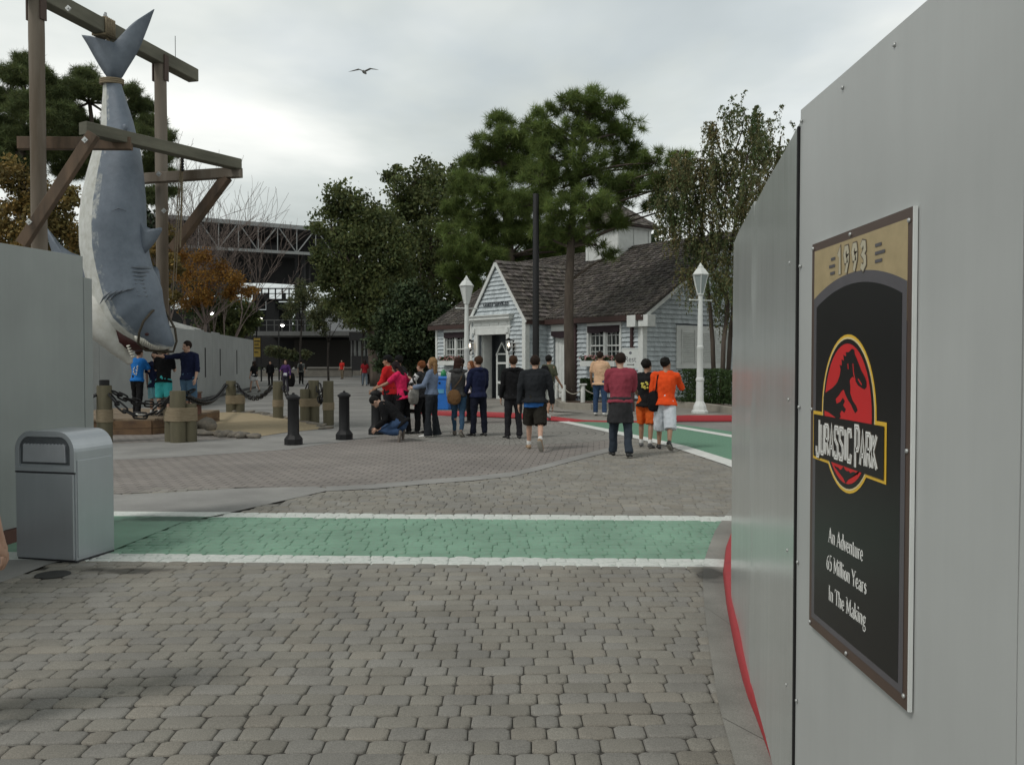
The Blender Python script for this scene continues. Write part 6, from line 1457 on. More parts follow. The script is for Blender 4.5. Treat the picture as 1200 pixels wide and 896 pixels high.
# bare tree
def bare_tree(base_px, Y, top_py, spread, label, n0=7, seed=3):
    random.seed(seed); base = P(base_px, 422, Y); base.z = 0; t = empty('bare_tree', tuple(base), 0, label, 'tree'); tb = MB(); H_ = P(base_px, top_py, Y).z
    def grow(p, d, ln, r, lv):
        pts = [p]; q = p.copy(); dd = d.copy(); k = 5
        for i in range(k):
            dd = (dd+V((random.uniform(-1, 1), random.uniform(-1, 1), random.uniform(-.5, .8)))*.16).normalized(); q = q+dd*ln/k; pts.append(q.copy())
        tb.tube(pts, [max(.010, r*(1-.5*i/k)) for i in range(k+1)], 4 if lv else 8)
        if lv >= 4: return
        for j in range(4 if lv < 3 else 3):
            i = random.randint(2, k); nd = (dd+V((random.uniform(-1, 1), random.uniform(-1, 1), random.uniform(-.15, .8)))*.85).normalized(); grow(pts[i], nd, ln*random.uniform(.6, .85), r*.55, lv+1)
    for i in range(n0):
        a = random.uniform(-1, 1); grow(base+V((random.uniform(-.4, .4), random.uniform(-.4, .4), 0)), V((a*spread, random.uniform(-.3, .3), 1)).normalized(), H_*.42, .085, 0)
    tb.build('branches', M_twig, t, world=True); return t
bare_tree(252, 64, 215, .42, 'leafless grey tree with a fan of fine twigs in front of the stadium truss', 4, 5)
bare_tree(216, 60, 250, .25, 'slender leafless tree close behind the right gallows post', 2, 11)
random.seed(21)
# weeping rusty cypress at the right
def weeping(Y, label):
    base = P(846, 422, Y); base.z = .28; t = empty('cypress_tree', tuple(base), 0, label, 'tree'); tb = MB(); q = []
    for k, (x0, pts) in enumerate(((846, [(848, 400), (852, 370), (850, 330), (858, 280), (870, 220), (880, 160), (872, 130)]), (838, [(835, 400), (832, 360), (826, 310), (822, 260), (812, 215), (800, 190)]), (852, [(856, 390), (862, 340), (880, 290), (900, 240), (912, 180), (915, 160)]))):
        b0 = P(x0, 422, Y+k*.2); b0.z = .28; tb.tube([b0]+[P(x, y, Y+k*.2+random.uniform(-.2, .2)) for x, y in pts], [.085, .075, .065, .055, .045, .035, .025, .015][:len(pts)+1], 8)
    anch = [(872, 135, 24), (885, 165, 28), (860, 190, 30), (905, 175, 22), (835, 205, 28), (890, 215, 30), (815, 200, 24), (800, 195, 16), (860, 240, 34), (825, 245, 28), (895, 265, 30), (790, 215, 14), (845, 290, 28), (880, 310, 30), (868, 350, 26), (915, 230, 24), (930, 190, 20), (940, 240, 24), (846, 330, 18), (820, 285, 14), (800, 240, 14), (925, 300, 30), (775, 205, 8), (778, 235, 14), (790, 262, 14), (835, 150, 10), (812, 318, 12), (935, 380, 26), (905, 350, 26)]
    s = Y/F
    for (px, py, rp) in anch:
        c = P(px, py, Y+random.uniform(-1.2, 1.2)); a = P(856+(px-856)*.25, min(py+45, 400), Y); limb(tb, a, c, .03, .012, .1, 5)
        for k in range(int(rp*2.4)):
            p = c+V((random.gauss(0, 1), random.gauss(0, 1), random.gauss(0, .8)))*rp*s*.55; ln = random.uniform(.4, 1.4); dx_, dy_ = random.uniform(-.25, .25), random.uniform(-.25, .25)
            m_ = int(ln*58)
            for i in range(m_):
                u = i/m_; q.append((p.x+dx_*u+random.gauss(0, .035), p.y+dy_*u+random.gauss(0, .035), p.z-ln*u*u*.9-ln*.1*u+.1*math.sin(u*3)))
    q = np.array(q)-np.array(base); v, f = leaf_quads(q, .085, .5, .55)
    hz = rng.uniform(.65, 1.35, (len(f), 1)); gr = np.where(rng.random((len(f), 1)) < .4, .75, 1.05); arr_mesh('crown', v, f, M_rust, t, np.c_[hz*gr, hz, hz*.95]); tb.build('trunk', M_bark, t, smooth=True, world=True)
weeping(28.6, 'rusty brown weeping cypress hanging over the right end of the cottage')

# ================= STADIUM, CANOPY BUILDING, FAR THINGS =================
M_steel = mat('pale_steel', (.22, .23, .23), .5, .1); M_deck = mat('dark_roof_deck', (.018, .018, .019), .85); M_dcon = mat('dark_concrete', (.07, .07, .07), .85, .2, 1); M_gcon = mat('grey_concrete_far', (.11, .112, .11), .85, .15, 1)
st = empty('stadium', (-28, 110, 0), 0, 'large open stadium stand with a long steel truss roof in the far distance', 'stadium')
q0, q1 = P(110, 247, 104), P(392, 270, 112); g0, g1 = P(110, 283, 104), P(392, 299, 112)
b = MB(); b.beam(q0, q1, .35, .5); b.beam(g0, g1, .35, .35); n_ = 12
for i in range(n_+1): b.beam(q0.lerp(q1, i/n_), g0.lerp(g1, i/n_), .10, .10, up=(0, 1, 0))
for i in range(n_): a, c = (q0.lerp(q1, i/n_), g0.lerp(g1, (i+1)/n_)) if i % 2 else (g0.lerp(g1, i/n_), q0.lerp(q1, (i+1)/n_)); b.beam(a, c, .12, .12, up=(0, 1, 0))
b.build('truss', M_steel, st, world=True)
b = MB(); b.prism([q0+V((0, .5, -.3)), q1+V((0, .5, -.3)), q1+V((2, 26, -5.5)), q0+V((0, 26, -5.5))], (0, 0, .4)); b.prism([q0+V((0, 6, -.6)), q1+V((0, 6, -.6)), g1+V((0, 6, 0)), g0+V((0, 6, 0))], (0, .5, 0)); b.build('roof', M_deck, st, world=True)
b = MB(); b.prism([P(110, 300, 119), P(362, 303, 119), P(362, 331, 119), P(110, 331, 119)], (0, 1, 0)); b.prism([P(110, 290, 118.5), P(340, 296, 118.5), P(340, 303, 118.5), P(110, 300, 118.5)], (0, -6, .2)); b.build('hanging_deck', M_deck, st, world=True)
def box_px(b, x0, x1, y0, y1, Y, d=1.0): a, c = P(x0, y1, Y), P(x1, y0, Y); b.bx(a.x, c.x, Y, Y+d, a.z, c.z)
b = MB()
for x0, x1 in ((346, 350), (353, 356)): box_px(b, x0, x1, 296, 400, 116, 1)
b.build('column', M_deck, st)
for c_ in st.children:
    if c_.name.startswith('column'): c_.location = -st.location
b = MB(); box_px(b, 312, 322, 350, 392, 118, 2); box_px(b, 110, 300, 362, 395, 121, 2); box_px(b, 296, 340, 363, 395, 121, 1); box_px(b, 296, 345, 350, 352.5, 118, 1); box_px(b, 296, 309, 345, 362, 119, 1); box_px(b, 324, 345, 354, 363, 119, 1); box_px(b, 110, 278, 331, 345, 121, 1)
o = b.build('stand', M_deck, st); o.location = -st.location
b = MB()
for x in range(282, 346, 8): box_px(b, x, x+.9, 338, 352, 117.5, .3)
box_px(b, 278, 345, 337.3, 338.6, 117.5, .3); box_px(b, 278, 345, 343.5, 344.3, 117.5, .3)
for x, w_ in ((300, 4), (309, 5), (330, 4)): box_px(b, x, x+w_, 343, 352, 117.2, .5)
o = b.build('railing', M_deck, st); o.location = -st.location
# people-free canopy building
cb_ = empty('canopy_building', (-20, 84, 0), 0, 'low dark open-fronted building with a railed flat roof below the stadium', 'building')
def pbx(name, m, rects, Y, d, par=cb_):
    b = MB()
    for r_ in rects: box_px(b, *r_[:4], r_[4] if len(r_) > 4 else Y, r_[5] if len(r_) > 5 else d)
    o = b.build(name, m, par); o.location = -par.location; return o
pbx('roof', M_gcon, [(294, 424, 388, 393, 84, 14)], 84, 1); pbx('dark_interior', M_dark, [(288, 420, 393, 430, 92, .5)], 92, .5)
pbx('rear_wall', mat('far_brown_wall', (.035, .032, .028), .9), [(345, 412, 398, 432, 91, .4)], 91, .4)
for x in (297, 411): pbx('column', M_gcon, [(x, x+1.6, 393, 432, 84.5, .15)], 84, .3)
pbx('railing', M_steel if False else M_gcon, [(x, x+.6, 375, 388, 84.3, .06) for x in range(294, 372, 9)]+[(294, 372, 374.6, 375.4, 84.3, .06), (294, 372, 380.5, 381.0, 84.3, .05)], 84, .1)
b = MB(); a, c, e_2, f_2 = P(388, 366, 94), P(446, 370, 94), P(452, 390, 84.2), P(366, 389, 84.2); b.prism([f_2, e_2, c, a], (0, 0, .15)); b.build('pitched_roof', mat('slate_far', (.13, .135, .14), .8), cb_, world=True)
wl = empty('low_wall', (-16, 78, 0), 0, 'low stone planter wall in front of the canopy building', 'wall')
pbx('wall', mat('far_stone', (.16, .15, .13), .9, .2, 1.5), [(360, 412, 431, 441.2, 80, .6), (412, 452, 429, 440, 83, .6), (300, 362, 434, 441, 82, .6)], 80, .6, wl); pbx('coping', mat('far_coping', (.22, .21, .19), .9), [(359.5, 412.5, 430, 431.4, 79.9, .8)], 80, .6, wl)
kk_ = empty('kiosk', (-13, 76, 0), 0, 'half-timbered black and white kiosk behind the small trees', 'kiosk')
pbx('wall', M_trim, [(413, 446, 399, 417, 78, 3)], 78, 3, kk_); pbx('timber_frame', M_deck, [(x, x+1.6, 399, 417, 77.8, .15) for x in (412.5, 417.5, 423, 428, 433, 439, 444.5)]+[(412, 447, 417, 434, 77.8, 3), (409, 450, 389, 399, 77.2, 4)], 77, .2, kk_)
yb_ = empty('yellow_sign', tuple(P(301, 440, 62)), 0, 'small yellow information board at the end of the far hoarding', 'sign'); yb_.location.z = 0
pbx('post', M_deck, [(296.2, 297.2, 394, 447, 62, .1), (305.4, 306.4, 394, 447, 62, .1)], 62, .1, yb_); pbx('board', mat('dull_yellow', (.35, .24, .04), .6), [(297.2, 305.4, 396, 418, 62, .1)], 62, .1, yb_)
pbx('dark_marking', M_deck, [(298, 304.5, 399, 400, 61.95, .04), (298, 303, 403, 404, 61.95, .04), (298, 304.5, 407, 408.2, 61.95, .04), (298, 302.5, 412, 413, 61.95, .04)], 62, .1, yb_)
M_lit = mat('lit_lamp_globe', (1, 1, 1), .4, emit=((1, .95, .88), 9))
for px, py, Y, lab in ((247.5, 367, 60, 'lit dark street lamp over the far hoarding bushes'), (305, 373, 70, 'lit street lamp left of the railed canopy roof'), (331, 381, 74, 'lit street lamp in front of the canopy railing'), (454, 363, 52, 'lit street lamp glowing in the dark oak foliage')):
    base = P(px+(3 if px > 400 else -4), 422, Y); base.z = 0; t = empty('street_lamp', tuple(base), 0, lab, 'street lamp', 'lit lamps in the distance'); top_ = P(px, py, Y)-base
    b = MB(); b.tube([(0, 0, 0), (0, 0, top_.z+.2), (top_.x*.5, 0, top_.z+.45), (top_.x, 0, top_.z+.3)], [.07, .05, .035, .03], 7); b.build('post', M_deck, t)
    b = MB(); b.lathe([(.06, .3), (.30, .08), (.30, .04), (.05, .05)], (top_.x, 0, top_.z), 10); b.build('shade', M_deck, t)
    b = MB(); b.ell((top_.x, 0, top_.z), (.15, .15, .11)); b.build('globe', M_lit, t, smooth=True)
# distant wood closing the horizon
q = []; 
for i in range(26000):
    x = random.uniform(-150, 190); y_ = 150+random.uniform(0, 25); h = 9+4*noise.noise(V((x*.05, 0, 0)))+2.5*noise.noise(V((x*.25, 3, 0))); q.append((x, y_, random.uniform(0, 1)**.7*h))
v, f = leaf_quads(np.array(q), 1.5, .8); o = arr_mesh('distant_wood', v, f, M_dkb, None, tones(len(f))); o['kind'] = 'stuff'
# ================= PEOPLE =================
SKINS = {'light': ((.52, .33, .24), (.42, .25, .18)), 'tan': ((.38, .22, .14), (.30, .17, .11)), 'brown': ((.20, .11, .07), (.15, .08, .05))}
def skin(k): return mat('skin_'+k, SKINS[k][0], .55, .1, 9, col2=SKINS[k][1])
def cloth(name, col, var=.18, rough=.85): return mat(name, col, rough, var, 3.5, bump=.005, bscale=16, spec=.15)
JOBS = []     # (object, voxel, smooth iterations, wrinkle, extra mesh)
def blob(name, b, m, parent, vox, it=5, wr=0.0, extra=None):
    o = b.build(name, m, parent, smooth=True)
    md = o.modifiers.new('r', 'REMESH'); md.mode = 'VOXEL'; md.voxel_size = vox; md.use_smooth_shade = True
    if it: ms = o.modifiers.new('s', 'SMOOTH'); ms.iterations = it; ms.factor = .5
    JOBS.append((o, wr, extra)); return o
def rx(a): return Matrix.Rotation(R(a), 3, 'X')
def rz3(a): return Matrix.Rotation(R(a), 3, 'Z')
PCOUNT = [0]
def person(loc, face, H, label, skin_k='light', lean=0, twist=0, head=(0, 0), legs=((8, 8, 3, 0), (-6, 4, 3, 0)), arms=((5, 8, 12, 0), (5, 8, 12, 0)), w=1.0, female=False,
           top=None, sleeve='short', top_hem=.49, top_w=1.0, under=None, hood=None, bottom=None, bkind='trousers', shoe=None, sock=None, hair='short', hairm=None, group=None, vox=.013, collar=None, cap=None, lift=0.0, detail=True, belly=0, jacket_tied=None, extra=None):
    """face: heading in degrees, 0 = away from the camera, 90 = towards the left; legs/arms = (forward, bend, outwards, toe/turn) in degrees, left then right"""
    T = empty('person', (0, 0, 0), R(face), label, 'person', group)
    k = H; hz = .515*k; hipw = .052*k*(1.06 if female else 1); sw = .108*k*w*(.93 if female else 1)
    Rl = rx(-lean) @ rz3(twist)      # positive lean bends towards +Y
    hip = V((0, 0, hz)); up = lambda x, y, z: hip+Rl @ V((x*k, y*k, z*k-hz))
    # legs
    J = {}
    for i, s in enumerate((-1, 1)):
        f, kb, ab, tp = legs[i]; h0 = V((s*hipw, 0, hz-.01*k))
        d1_ = V((s*math.sin(R(ab)), math.sin(R(f))*math.cos(R(ab)), -math.cos(R(f))*math.cos(R(ab)))); kn = h0+d1_*.245*k
        f2 = f-kb; d2_ = V((s*math.sin(R(ab*.5)), math.sin(R(f2)), -math.cos(R(f2)))).normalized(); an = kn+d2_*.232*k
        # foot direction: perpendicular-ish to the shin, lowered by toe angle
        fd = V((s*.18, math.cos(R(tp)), -math.sin(R(tp)))).normalized(); J[s] = (h0, kn, an, fd)
    low = min(min(J[s][2].z-.042*k, (J[s][2]+J[s][3]*.09*k).z-.03*k, J[s][1].z-.045*k) for s in (-1, 1))
    dz = -low+lift; T.location = (loc[0], loc[1], (loc[2] if len(loc) > 2 else 0)+dz)
    # the empty sits at the hips' floor point: shift everything up instead so the base stays on the ground
    T.location.z -= dz; sh_ = V((0, 0, dz)); hip = hip+sh_; up = lambda x, y, z: hip+Rl @ V((x*k, y*k, z*k-.515*k))
    J = {s: (J[s][0]+sh_, J[s][1]+sh_, J[s][2]+sh_, J[s][3]) for s in J}
    wst = .076 if female else .082; fr = Rl @ V((1, 0, 0))
    tors = [(.50, .088 if female else .086, .062, 0), (.55, .084, .060, 0), (.61, wst, .054+belly*.5, belly), (.68, .086 if female else .092, .060+belly*.5, belly*.7), (.75, .092 if female else .100, .062 + (.008 if female else 0), .004), (.795, .088 if female else .100, .052, 0), (.822, .052, .038, -.004)]
    b = MB()
    b.tube([up(0, yo, z) for z, a, c, yo in tors], [(a*k*w*(.82 if z < .7 else .95), c*k*w*(.80 if z < .7 else .93)) for z, a, c, yo in tors], 14, ref=fr, cap='round')
    hd = Rl @ rz3(head[1]) @ rx(-head[0]); nb = up(0, -.004, .815); hc_ = nb+(Rl @ V((0, .004*k, .035*k)))+hd @ V((0, .012*k, .074*k))
    b.tube([nb-(Rl @ V((0, 0, .02*k))), nb+(hc_-nb)*.7], [.034*k*(.85 if female else 1), .031*k*(.85 if female else 1)], 12, cap='round')
    HSc = 1.17
    def hp(x, y, z): return hc_+hd @ V((x*k*HSc, y*k*HSc, z*k*HSc))
    b.ell(hp(0, -.006, .012), (.047*k, .057*k, .058*k), hd, 16, 12); b.ell(hp(0, .012, -.020), (.036*k, .042*k, .048*k), hd, 14, 10); b.ell(hp(0, .030, -.050), (.016*k, .014*k, .013*k), hd)
    b.tube([hp(0, .043, .006), hp(0, .054, -.016)], [.0055*k, .0095*k], 8, cap='round')
    for s in (-1, 1): b.ell(hp(s*.041, -.004, -.004), (.006*k, .010*k, .017*k), hd)
    A = {}; ab_ = MB()
    hands = MB()
    for i, s in enumerate((-1, 1)):
        f, ab, eb, tw = arms[i]; s0 = up(s*sw/k, -.002, .802)
        d1_ = Rl @ V((s*math.sin(R(ab)), math.sin(R(f))*math.cos(R(ab)), -math.cos(R(f))*math.cos(R(ab)))); el = s0+d1_*.172*k
        d2_ = (Rl @ V((s*math.sin(R(ab*.4))-s*math.sin(R(tw)), math.sin(R(f+eb)), -math.cos(R(f+eb))))).normalized(); wr_ = el+d2_*.150*k; A[s] = (s0, el, wr_, d2_)
        b.tube([s0, s0.lerp(el, .45), el, el.lerp(wr_, .35), wr_, wr_+d2_*.03*k], [.031*k*w, .027*k*w, .022*k, .023*k, .015*k, .014*k], 10, cap='round')
        h0, kn, an, fd = J[s]
        b.tube([h0+V((0, 0, .0*k)), h0.lerp(kn, .4), kn, kn.lerp(an, .3), an, an-V((0, 0, .01*k))], [.040*k*w, .041*k*w, .029*k, .031*k, .019*k, .018*k], 12, cap='round')
        # hand: palm, four unequal curled fingers and a thumb off the side
        pal = d2_; lat = pal.cross(V((s, 0, 0)) if abs(pal.x) < .8 else V((0, 1, 0))).normalized(); nrm = pal.cross(lat).normalized(); nrm = nrm if nrm.dot(V((-s, 0, 0))) > 0 else -nrm
        pc_ = wr_+pal*.033*k; Rm = Matrix((lat, nrm, pal)).transposed(); hands.ell(pc_, (.021*k, .010*k, .030*k), Rm, 10, 7)
        if detail:
            for j, (o_, l_) in enumerate(((-.015, .040), (-.005, .046), (.005, .043), (.014, .034))):
                p0 = pc_+pal*.022*k+lat*o_*k; p1__ = p0+pal*l_*.45*k+nrm*.004*k; p2__ = p1__+pal*l_*.35*k+nrm*.012*k; hands.tube([p0, p1__, p2__], [.0050*k, .0048*k, .0038*k], 6, cap='round')
            th = lat if lat.dot(V((0, 1, 0))) > 0 else -lat
            hands.tube([pc_-pal*.012*k+th*.016*k, pc_+pal*.010*k+th*.030*k+nrm*.005*k, pc_+pal*.030*k+th*.030*k+nrm*.012*k], [.0062*k, .0056*k, .0045*k], 6, cap='round')
    # face details
    fce = MB()
    if detail:
        for s in (-1, 1): fce.ell(hp(s*.0165, .0375, .002), (.0065*k, .004*k, .004*k), hd, 8, 6); fce.tube([hp(s*.009, .044, .012), hp(s*.024, .039, .0125)], [.0022*k, .0018*k], 5)
        fce.tube([hp(-.013, .040, -.031), hp(0, .0445, -.031), hp(.013, .040, -.031)], [.0018*k, .0030*k, .0018*k], 6)
    body = blob('body', b, [skin(skin_k), mat('eyes_and_lips', (.05, .03, .028), .4)], T, vox, 3, 0, (hands, fce))
    # upper garment
    if top:
        g = MB(); e = .0115*k*top_w; tp_ = [(z, a+.010*top_w, c+.012*top_w, yo) for z, a, c, yo in tors if z > top_hem+.02 and z < .82]
        fh = tp_[0]; tp_ = [(top_hem, fh[1]+.019*top_w, fh[2]+.024*top_w, fh[3]*.6), (top_hem+.03, fh[1]+.012*top_w, fh[2]+.018*top_w, fh[3]*.6)]+tp_+[(.812, .086, .050, 0), (.832, .058, .044, -.004), (.846, .040, .036, -.006)]
        g.tube([up(0, yo, z) for z, a, c, yo in tp_], [(a*k*w, c*k*w) for z, a, c, yo in tp_], 18, ref=fr, cap='flat')
        for s in (-1, 1):
            s0, el, wr_, d2_ = A[s]; g.ell(s0-fr*s*.012*k, (.044*k*w, .038*k*w, .038*k*w)); g.tube([up(s*.02, -.006, .826), s0-fr*s*.004*k+V((0, 0, .004*k))], [.036*k, .038*k*w], 12, cap='round')
            if sleeve == 'short': m_ = s0.lerp(el, .80); g.tube([s0, s0.lerp(m_, .5), m_], [.040*k*w, .038*k*w, .038*k*w], 12)
            elif sleeve == 'mid': g.tube([s0, el, el.lerp(wr_, .35)], [.038*k*w, .034*k*w, .032*k*w], 12)
            elif sleeve == 'long': g.tube([s0, s0.lerp(el, .5), el, el.lerp(wr_, .5), wr_-d2_*.0*k], [.041*k*w, .037*k*w, .033*k*w, .029*k*w, .024*k*w], 12)
        if collar: g.tube([up(0, -.004, .825), up(0, 0, .855)], [.047*k, .043*k], 12)
        if hood: g.tube([up(-.045, -.018, .83), up(-.03, -.048, .835), up(0, -.058, .828), up(.03, -.048, .835), up(.045, -.018, .83)], [.020*k, .027*k, .030*k, .027*k, .020*k], 10, cap='round')
        blob('jacket' if sleeve == 'long' and top_w > 1.2 else 'shirt', g, top, T, vox, 3, .009)
    if under:        # sleeves or hem of another colour
        um, kind = under; g = MB()
        if kind == 'sleeves':
            for s in (-1, 1): s0, el, wr_, d2_ = A[s]; g.tube([s0+(s0-el)*.05, s0.lerp(el, .5), el, wr_], [.041*k*w, .036*k*w, .031*k*w, .022*k*w], 12)
        else:
            a0 = tors[0]; g.tube([up(0, 0, top_hem-.05), up(0, 0, top_hem+.03)], [((a0[1]+.022)*k*w, (a0[2]+.026)*k*w)]*2, 16, ref=fr)
        blob('undershirt', g, um, T, vox, 3, .003)
    # lower garment
    if bottom:
        g = MB(); g.tube([up(0, belly*.6, .59), up(0, belly*.3, .555), up(0, 0, .515), hip+V((0, 0, -.025*k))], [(.084*k*w, .062*k*w), (.092*k*w, .070*k*w), (.102*k*w, .074*k*w), (.100*k*w, .068*k*w)], 16, ref=fr, cap='round'); g.ell(up(0, -.006, .50), (.090*k*w, .066*k*w, .06*k))
        for s in (-1, 1):
            h0, kn, an, fd = J[s]
            if bkind == 'trousers': g.tube([h0+V((0, 0, .01*k)), h0.lerp(kn, .45), kn, kn.lerp(an, .5), an-(an-kn)*.02+V((0, 0, -.004*k))], [(.060*k*w), (.053*k*w), (.043*k*w), (.038*k*w), (.038*k*w)], 14)
            elif bkind == 'slim': g.tube([h0+V((0, 0, .01*k)), h0.lerp(kn, .45), kn, kn.lerp(an, .4), an-(an-kn)*.08], [(.058*k*w), (.050*k*w), (.037*k*w), (.034*k*w), (.026*k*w)], 14)
            elif bkind == 'flare': g.tube([h0+V((0, 0, .01*k)), h0.lerp(kn, .45), kn, kn.lerp(an, .5), an+(an-kn)*.08], [(.060*k*w), (.050*k*w), (.037*k*w), (.042*k*w), (.058*k*w)], 14)
            else:
                ll = {'shorts': 1.0, 'long_shorts': 1.25, 'short_shorts': .55}[bkind]; q_ = h0.lerp(kn, ll) if ll <= 1 else kn.lerp(an, ll-1)
                g.tube([h0+V((0, 0, .01*k)), h0.lerp(q_, .5), q_], [(.062*k*w), (.062*k*w), (.060*k*w)], 14)
        blob('shorts' if 'shorts' in bkind else 'trousers', g, bottom, T, vox, 3, .008)
    for s in (-1, 1):
        h0, kn, an, fd = J[s]
        if sock: g = MB(); g.tube([an, an.lerp(kn, .17 if sock != 'high' else .30)], [.023*k, .025*k], 10, cap='round'); g.build('sock', mat('white_sock', (.65, .65, .63), .9, .08), T, smooth=True)
        g = MB(); lt = fd.cross(V((0, 0, 1)) if abs(fd.z) < .9 else V((0, 1, 0))).normalized(); un = lt.cross(fd).normalized(); un = un if un.z > 0 or abs(fd.z) > .9 else -un
        if abs(fd.z) > .9: un = V((0, -1, 0)) if False else (an-kn).normalized().cross(lt).normalized(); un = un if un.dot(kn-an) > -2 else un
        hl_ = an-un*.020*k-fd*.018*k
        g.tube([hl_, hl_+fd*.035*k+un*.004*k, hl_+fd*.085*k-un*.004*k, hl_+fd*.125*k-un*.008*k], [(.024*k, .022*k), (.025*k, .024*k), (.029*k, .018*k), (.024*k, .013*k)], 12, ref=lt, cap='round')
        g.tube([an, an-un*.015*k], [.025*k, .027*k], 10, cap='round')
        sh2 = g.build('shoe', shoe or mat('black_shoe', (.015, .015, .015), .5), T, smooth=True)
        g = MB(); g.tube([hl_-un*.017*k-fd*.004*k, hl_+fd*.06*k-un*.019*k, hl_+fd*.125*k-un*.018*k], [(.025*k, .006*k), (.028*k, .006*k), (.024*k, .006*k)], 12, ref=lt, cap='round'); g.build('sole', mat('shoe_sole', (.30, .29, .26), .7), sh2, smooth=True)
    # hair
    hm = hairm or mat('black_hair', (.010, .009, .008), .8, .3, 40, spec=.2)
    g = MB()
    if hair != 'none':
        g.ell(hp(0, -.014, .020), (.0545*k, .060*k, .060*k), hd, 16, 12)
        if hair == 'buzz': g = MB(); g.ell(hp(0, -.012, .020), (.050*k, .057*k, .055*k), hd, 16, 12)
        if hair == 'curly':
            for q in range(26): a, c_ = random.uniform(0, 6.3), random.uniform(-.2, 1.4); g.ell(hp(.044*math.cos(a)*math.cos(c_), -.016+.044*math.sin(a)*math.cos(c_)*(1 if math.sin(a) < 0 else .55), .022+.040*math.sin(c_)), (.017*k, .017*k, .017*k))
        if hair in ('long', 'shoulder'):
            L__ = .17 if hair == 'long' else .10
            g.tube([hp(0, -.030, .03), hp(0, -.046, -.02), hp(0, -.045, -.055), hp(0, -.040, -.055-L__*.6), hp(0, -.038, -.05-L__)], [(.040*k, .028*k), (.050*k, .024*k), (.052*k, .022*k), (.046*k, .018*k), (.030*k, .010*k)], 12, ref=hd @ V((1, 0, 0)), cap='round')
            for s in (-1, 1): g.tube([hp(s*.030, .012, .045), hp(s*.044, .006, .0), hp(s*.044, -.004, -.06), hp(s*.042, -.012, -.07-L__*.4)], [.012*k, .013*k, .014*k, .007*k], 8, cap='round')
        if hair == 'ponytail': g.tube([hp(0, -.055, .03), hp(0, -.085, -.01), hp(0, -.08, -.07)], [.018*k, .020*k, .009*k], 10, cap='round')
        if hair == 'bun': g.ell(hp(0, -.03, .072), (.025*k, .025*k, .02*k))
        blob('hair', g, hm, T, max(.009, vox*.8), 2, .004)
    if cap:
        g = MB(); g.ell(hp(0, -.008, .030), (.057*k, .063*k, .051*k), hd, 16, 10); g.tube([hp(0, .035, .028), hp(0, .085, .020)], [(.036*k, .006*k), (.028*k, .004*k)], 12, ref=hd @ V((1, 0, 0)), cap='round'); blob('cap', g, cap, T, vox*.8, 1, 0)
    if jacket_tied:
        g = MB(); zs = [(.575, .094, .076), (.56, .104, .084), (.53, .098, .084), (.45, .106, .092), (.37, .118, .098), (.325, .124, .102)]
        g.tube([up(0, -.010, z) for z, a, c in zs], [(a*k*w, c*k*w) for z, a, c in zs], 18, ref=fr)
        g.tube([up(-.03, .07, .56), up(-.05, .085, .50), up(-.045, .08, .43)], [.022*k, .02*k, .018*k], 8, cap='round'); blob('tied_jacket', g, jacket_tied, T, vox, 3, .010)
    if extra: extra(dict(T=T, up=up, hp=hp, A=A, J=J, k=k, hd=hd, fr=fr, vox=vox))
    return T
def wpt(T, p): return Matrix.Translation(T.location) @ Matrix.Rotation(T.rotation_euler.z, 4, 'Z') @ V(p)
def bag(name, D, c, r, m, label, strap=None, strap_m=None, rot=0, flap=False, cat='bag'):
    T = D['T']; base = wpt(T, c); t = empty(name, tuple(base), T.rotation_euler.z+R(rot), label, cat)
    g = MB(); g.tube([(0, 0, r[2]*.9), (0, 0, r[2]*.3), (0, 0, -r[2]*.4), (0, 0, -r[2])], [(r[0]*.75, r[1]*.6), (r[0]*.95, r[1]*.9), (r[0], r[1]), (r[0]*.85, r[1]*.8)], 16, ref=(1, 0, 0), cap='round'); o = blob('bag_body', g, m, t, .012, 2, .006)
    if strap:
        g = MB(); q = Matrix.Rotation(-t.rotation_euler.z, 4, 'Z'); pts = [q @ (wpt(T, p)-base) for p in strap]; g.tube(pts, .014, 6); g.build('strap', strap_m or m, t, smooth=True)
    if flap: g = MB(); g.ell((0, -r[1]*.75, r[2]*.1), (r[0]*.7, r[1]*.45, r[2]*.6)); g.build('pocket', m, t, smooth=True)
    return t
hb = lambda n, c: mat(n, c, .8, .3, 40, spec=.2)
H_brown = hb('brown_hair', (.045, .022, .012)); H_dark = hb('dark_brown_hair', (.020, .012, .009)); H_blonde = hb('blonde_hair', (.22, .13, .06)); H_red = hb('auburn_hair', (.16, .055, .02)); H_grey = hb('brown_grey_hair', (.05, .035, .028))
jeans = cloth('blue_jeans', (.035, .065, .13)); djeans = cloth('dark_blue_jeans', (.018, .028, .055)); blk = cloth('black_cloth', (.009, .009, .010)); blk2 = cloth('charcoal_cloth', (.028, .028, .03)); navy = cloth('navy_cloth', (.012, .016, .045)); dpant = cloth('dark_trousers', (.02, .019, .022))
white_shoe = mat('white_shoe', (.62, .62, .60), .5, .1); tan_shoe = mat('tan_shoe', (.30, .20, .12), .6); black_shoe = mat('black_shoe', (.015, .015, .015), .5); grey_shoe = mat('grey_brown_shoe', (.12, .10, .085), .7)
QG = 'people queueing beside the bollards'
def at(px, py, z=0): p = G(px, py, z); return (p.x, p.y, z)
def handbag(D):
    a = D['A'][-1]; bag('handbag', D, D['up'](-.16, .02, .53), (.20, .10, .15), mat('silver_grey_leather', (.22, .21, .19), .35, .2, 20), 'slouchy silver grey handbag hanging at the side of the auburn-haired woman', [D['up'](-.16, .05, .60), D['up'](-.13, .01, .80), D['up'](-.16, -.04, .60)])
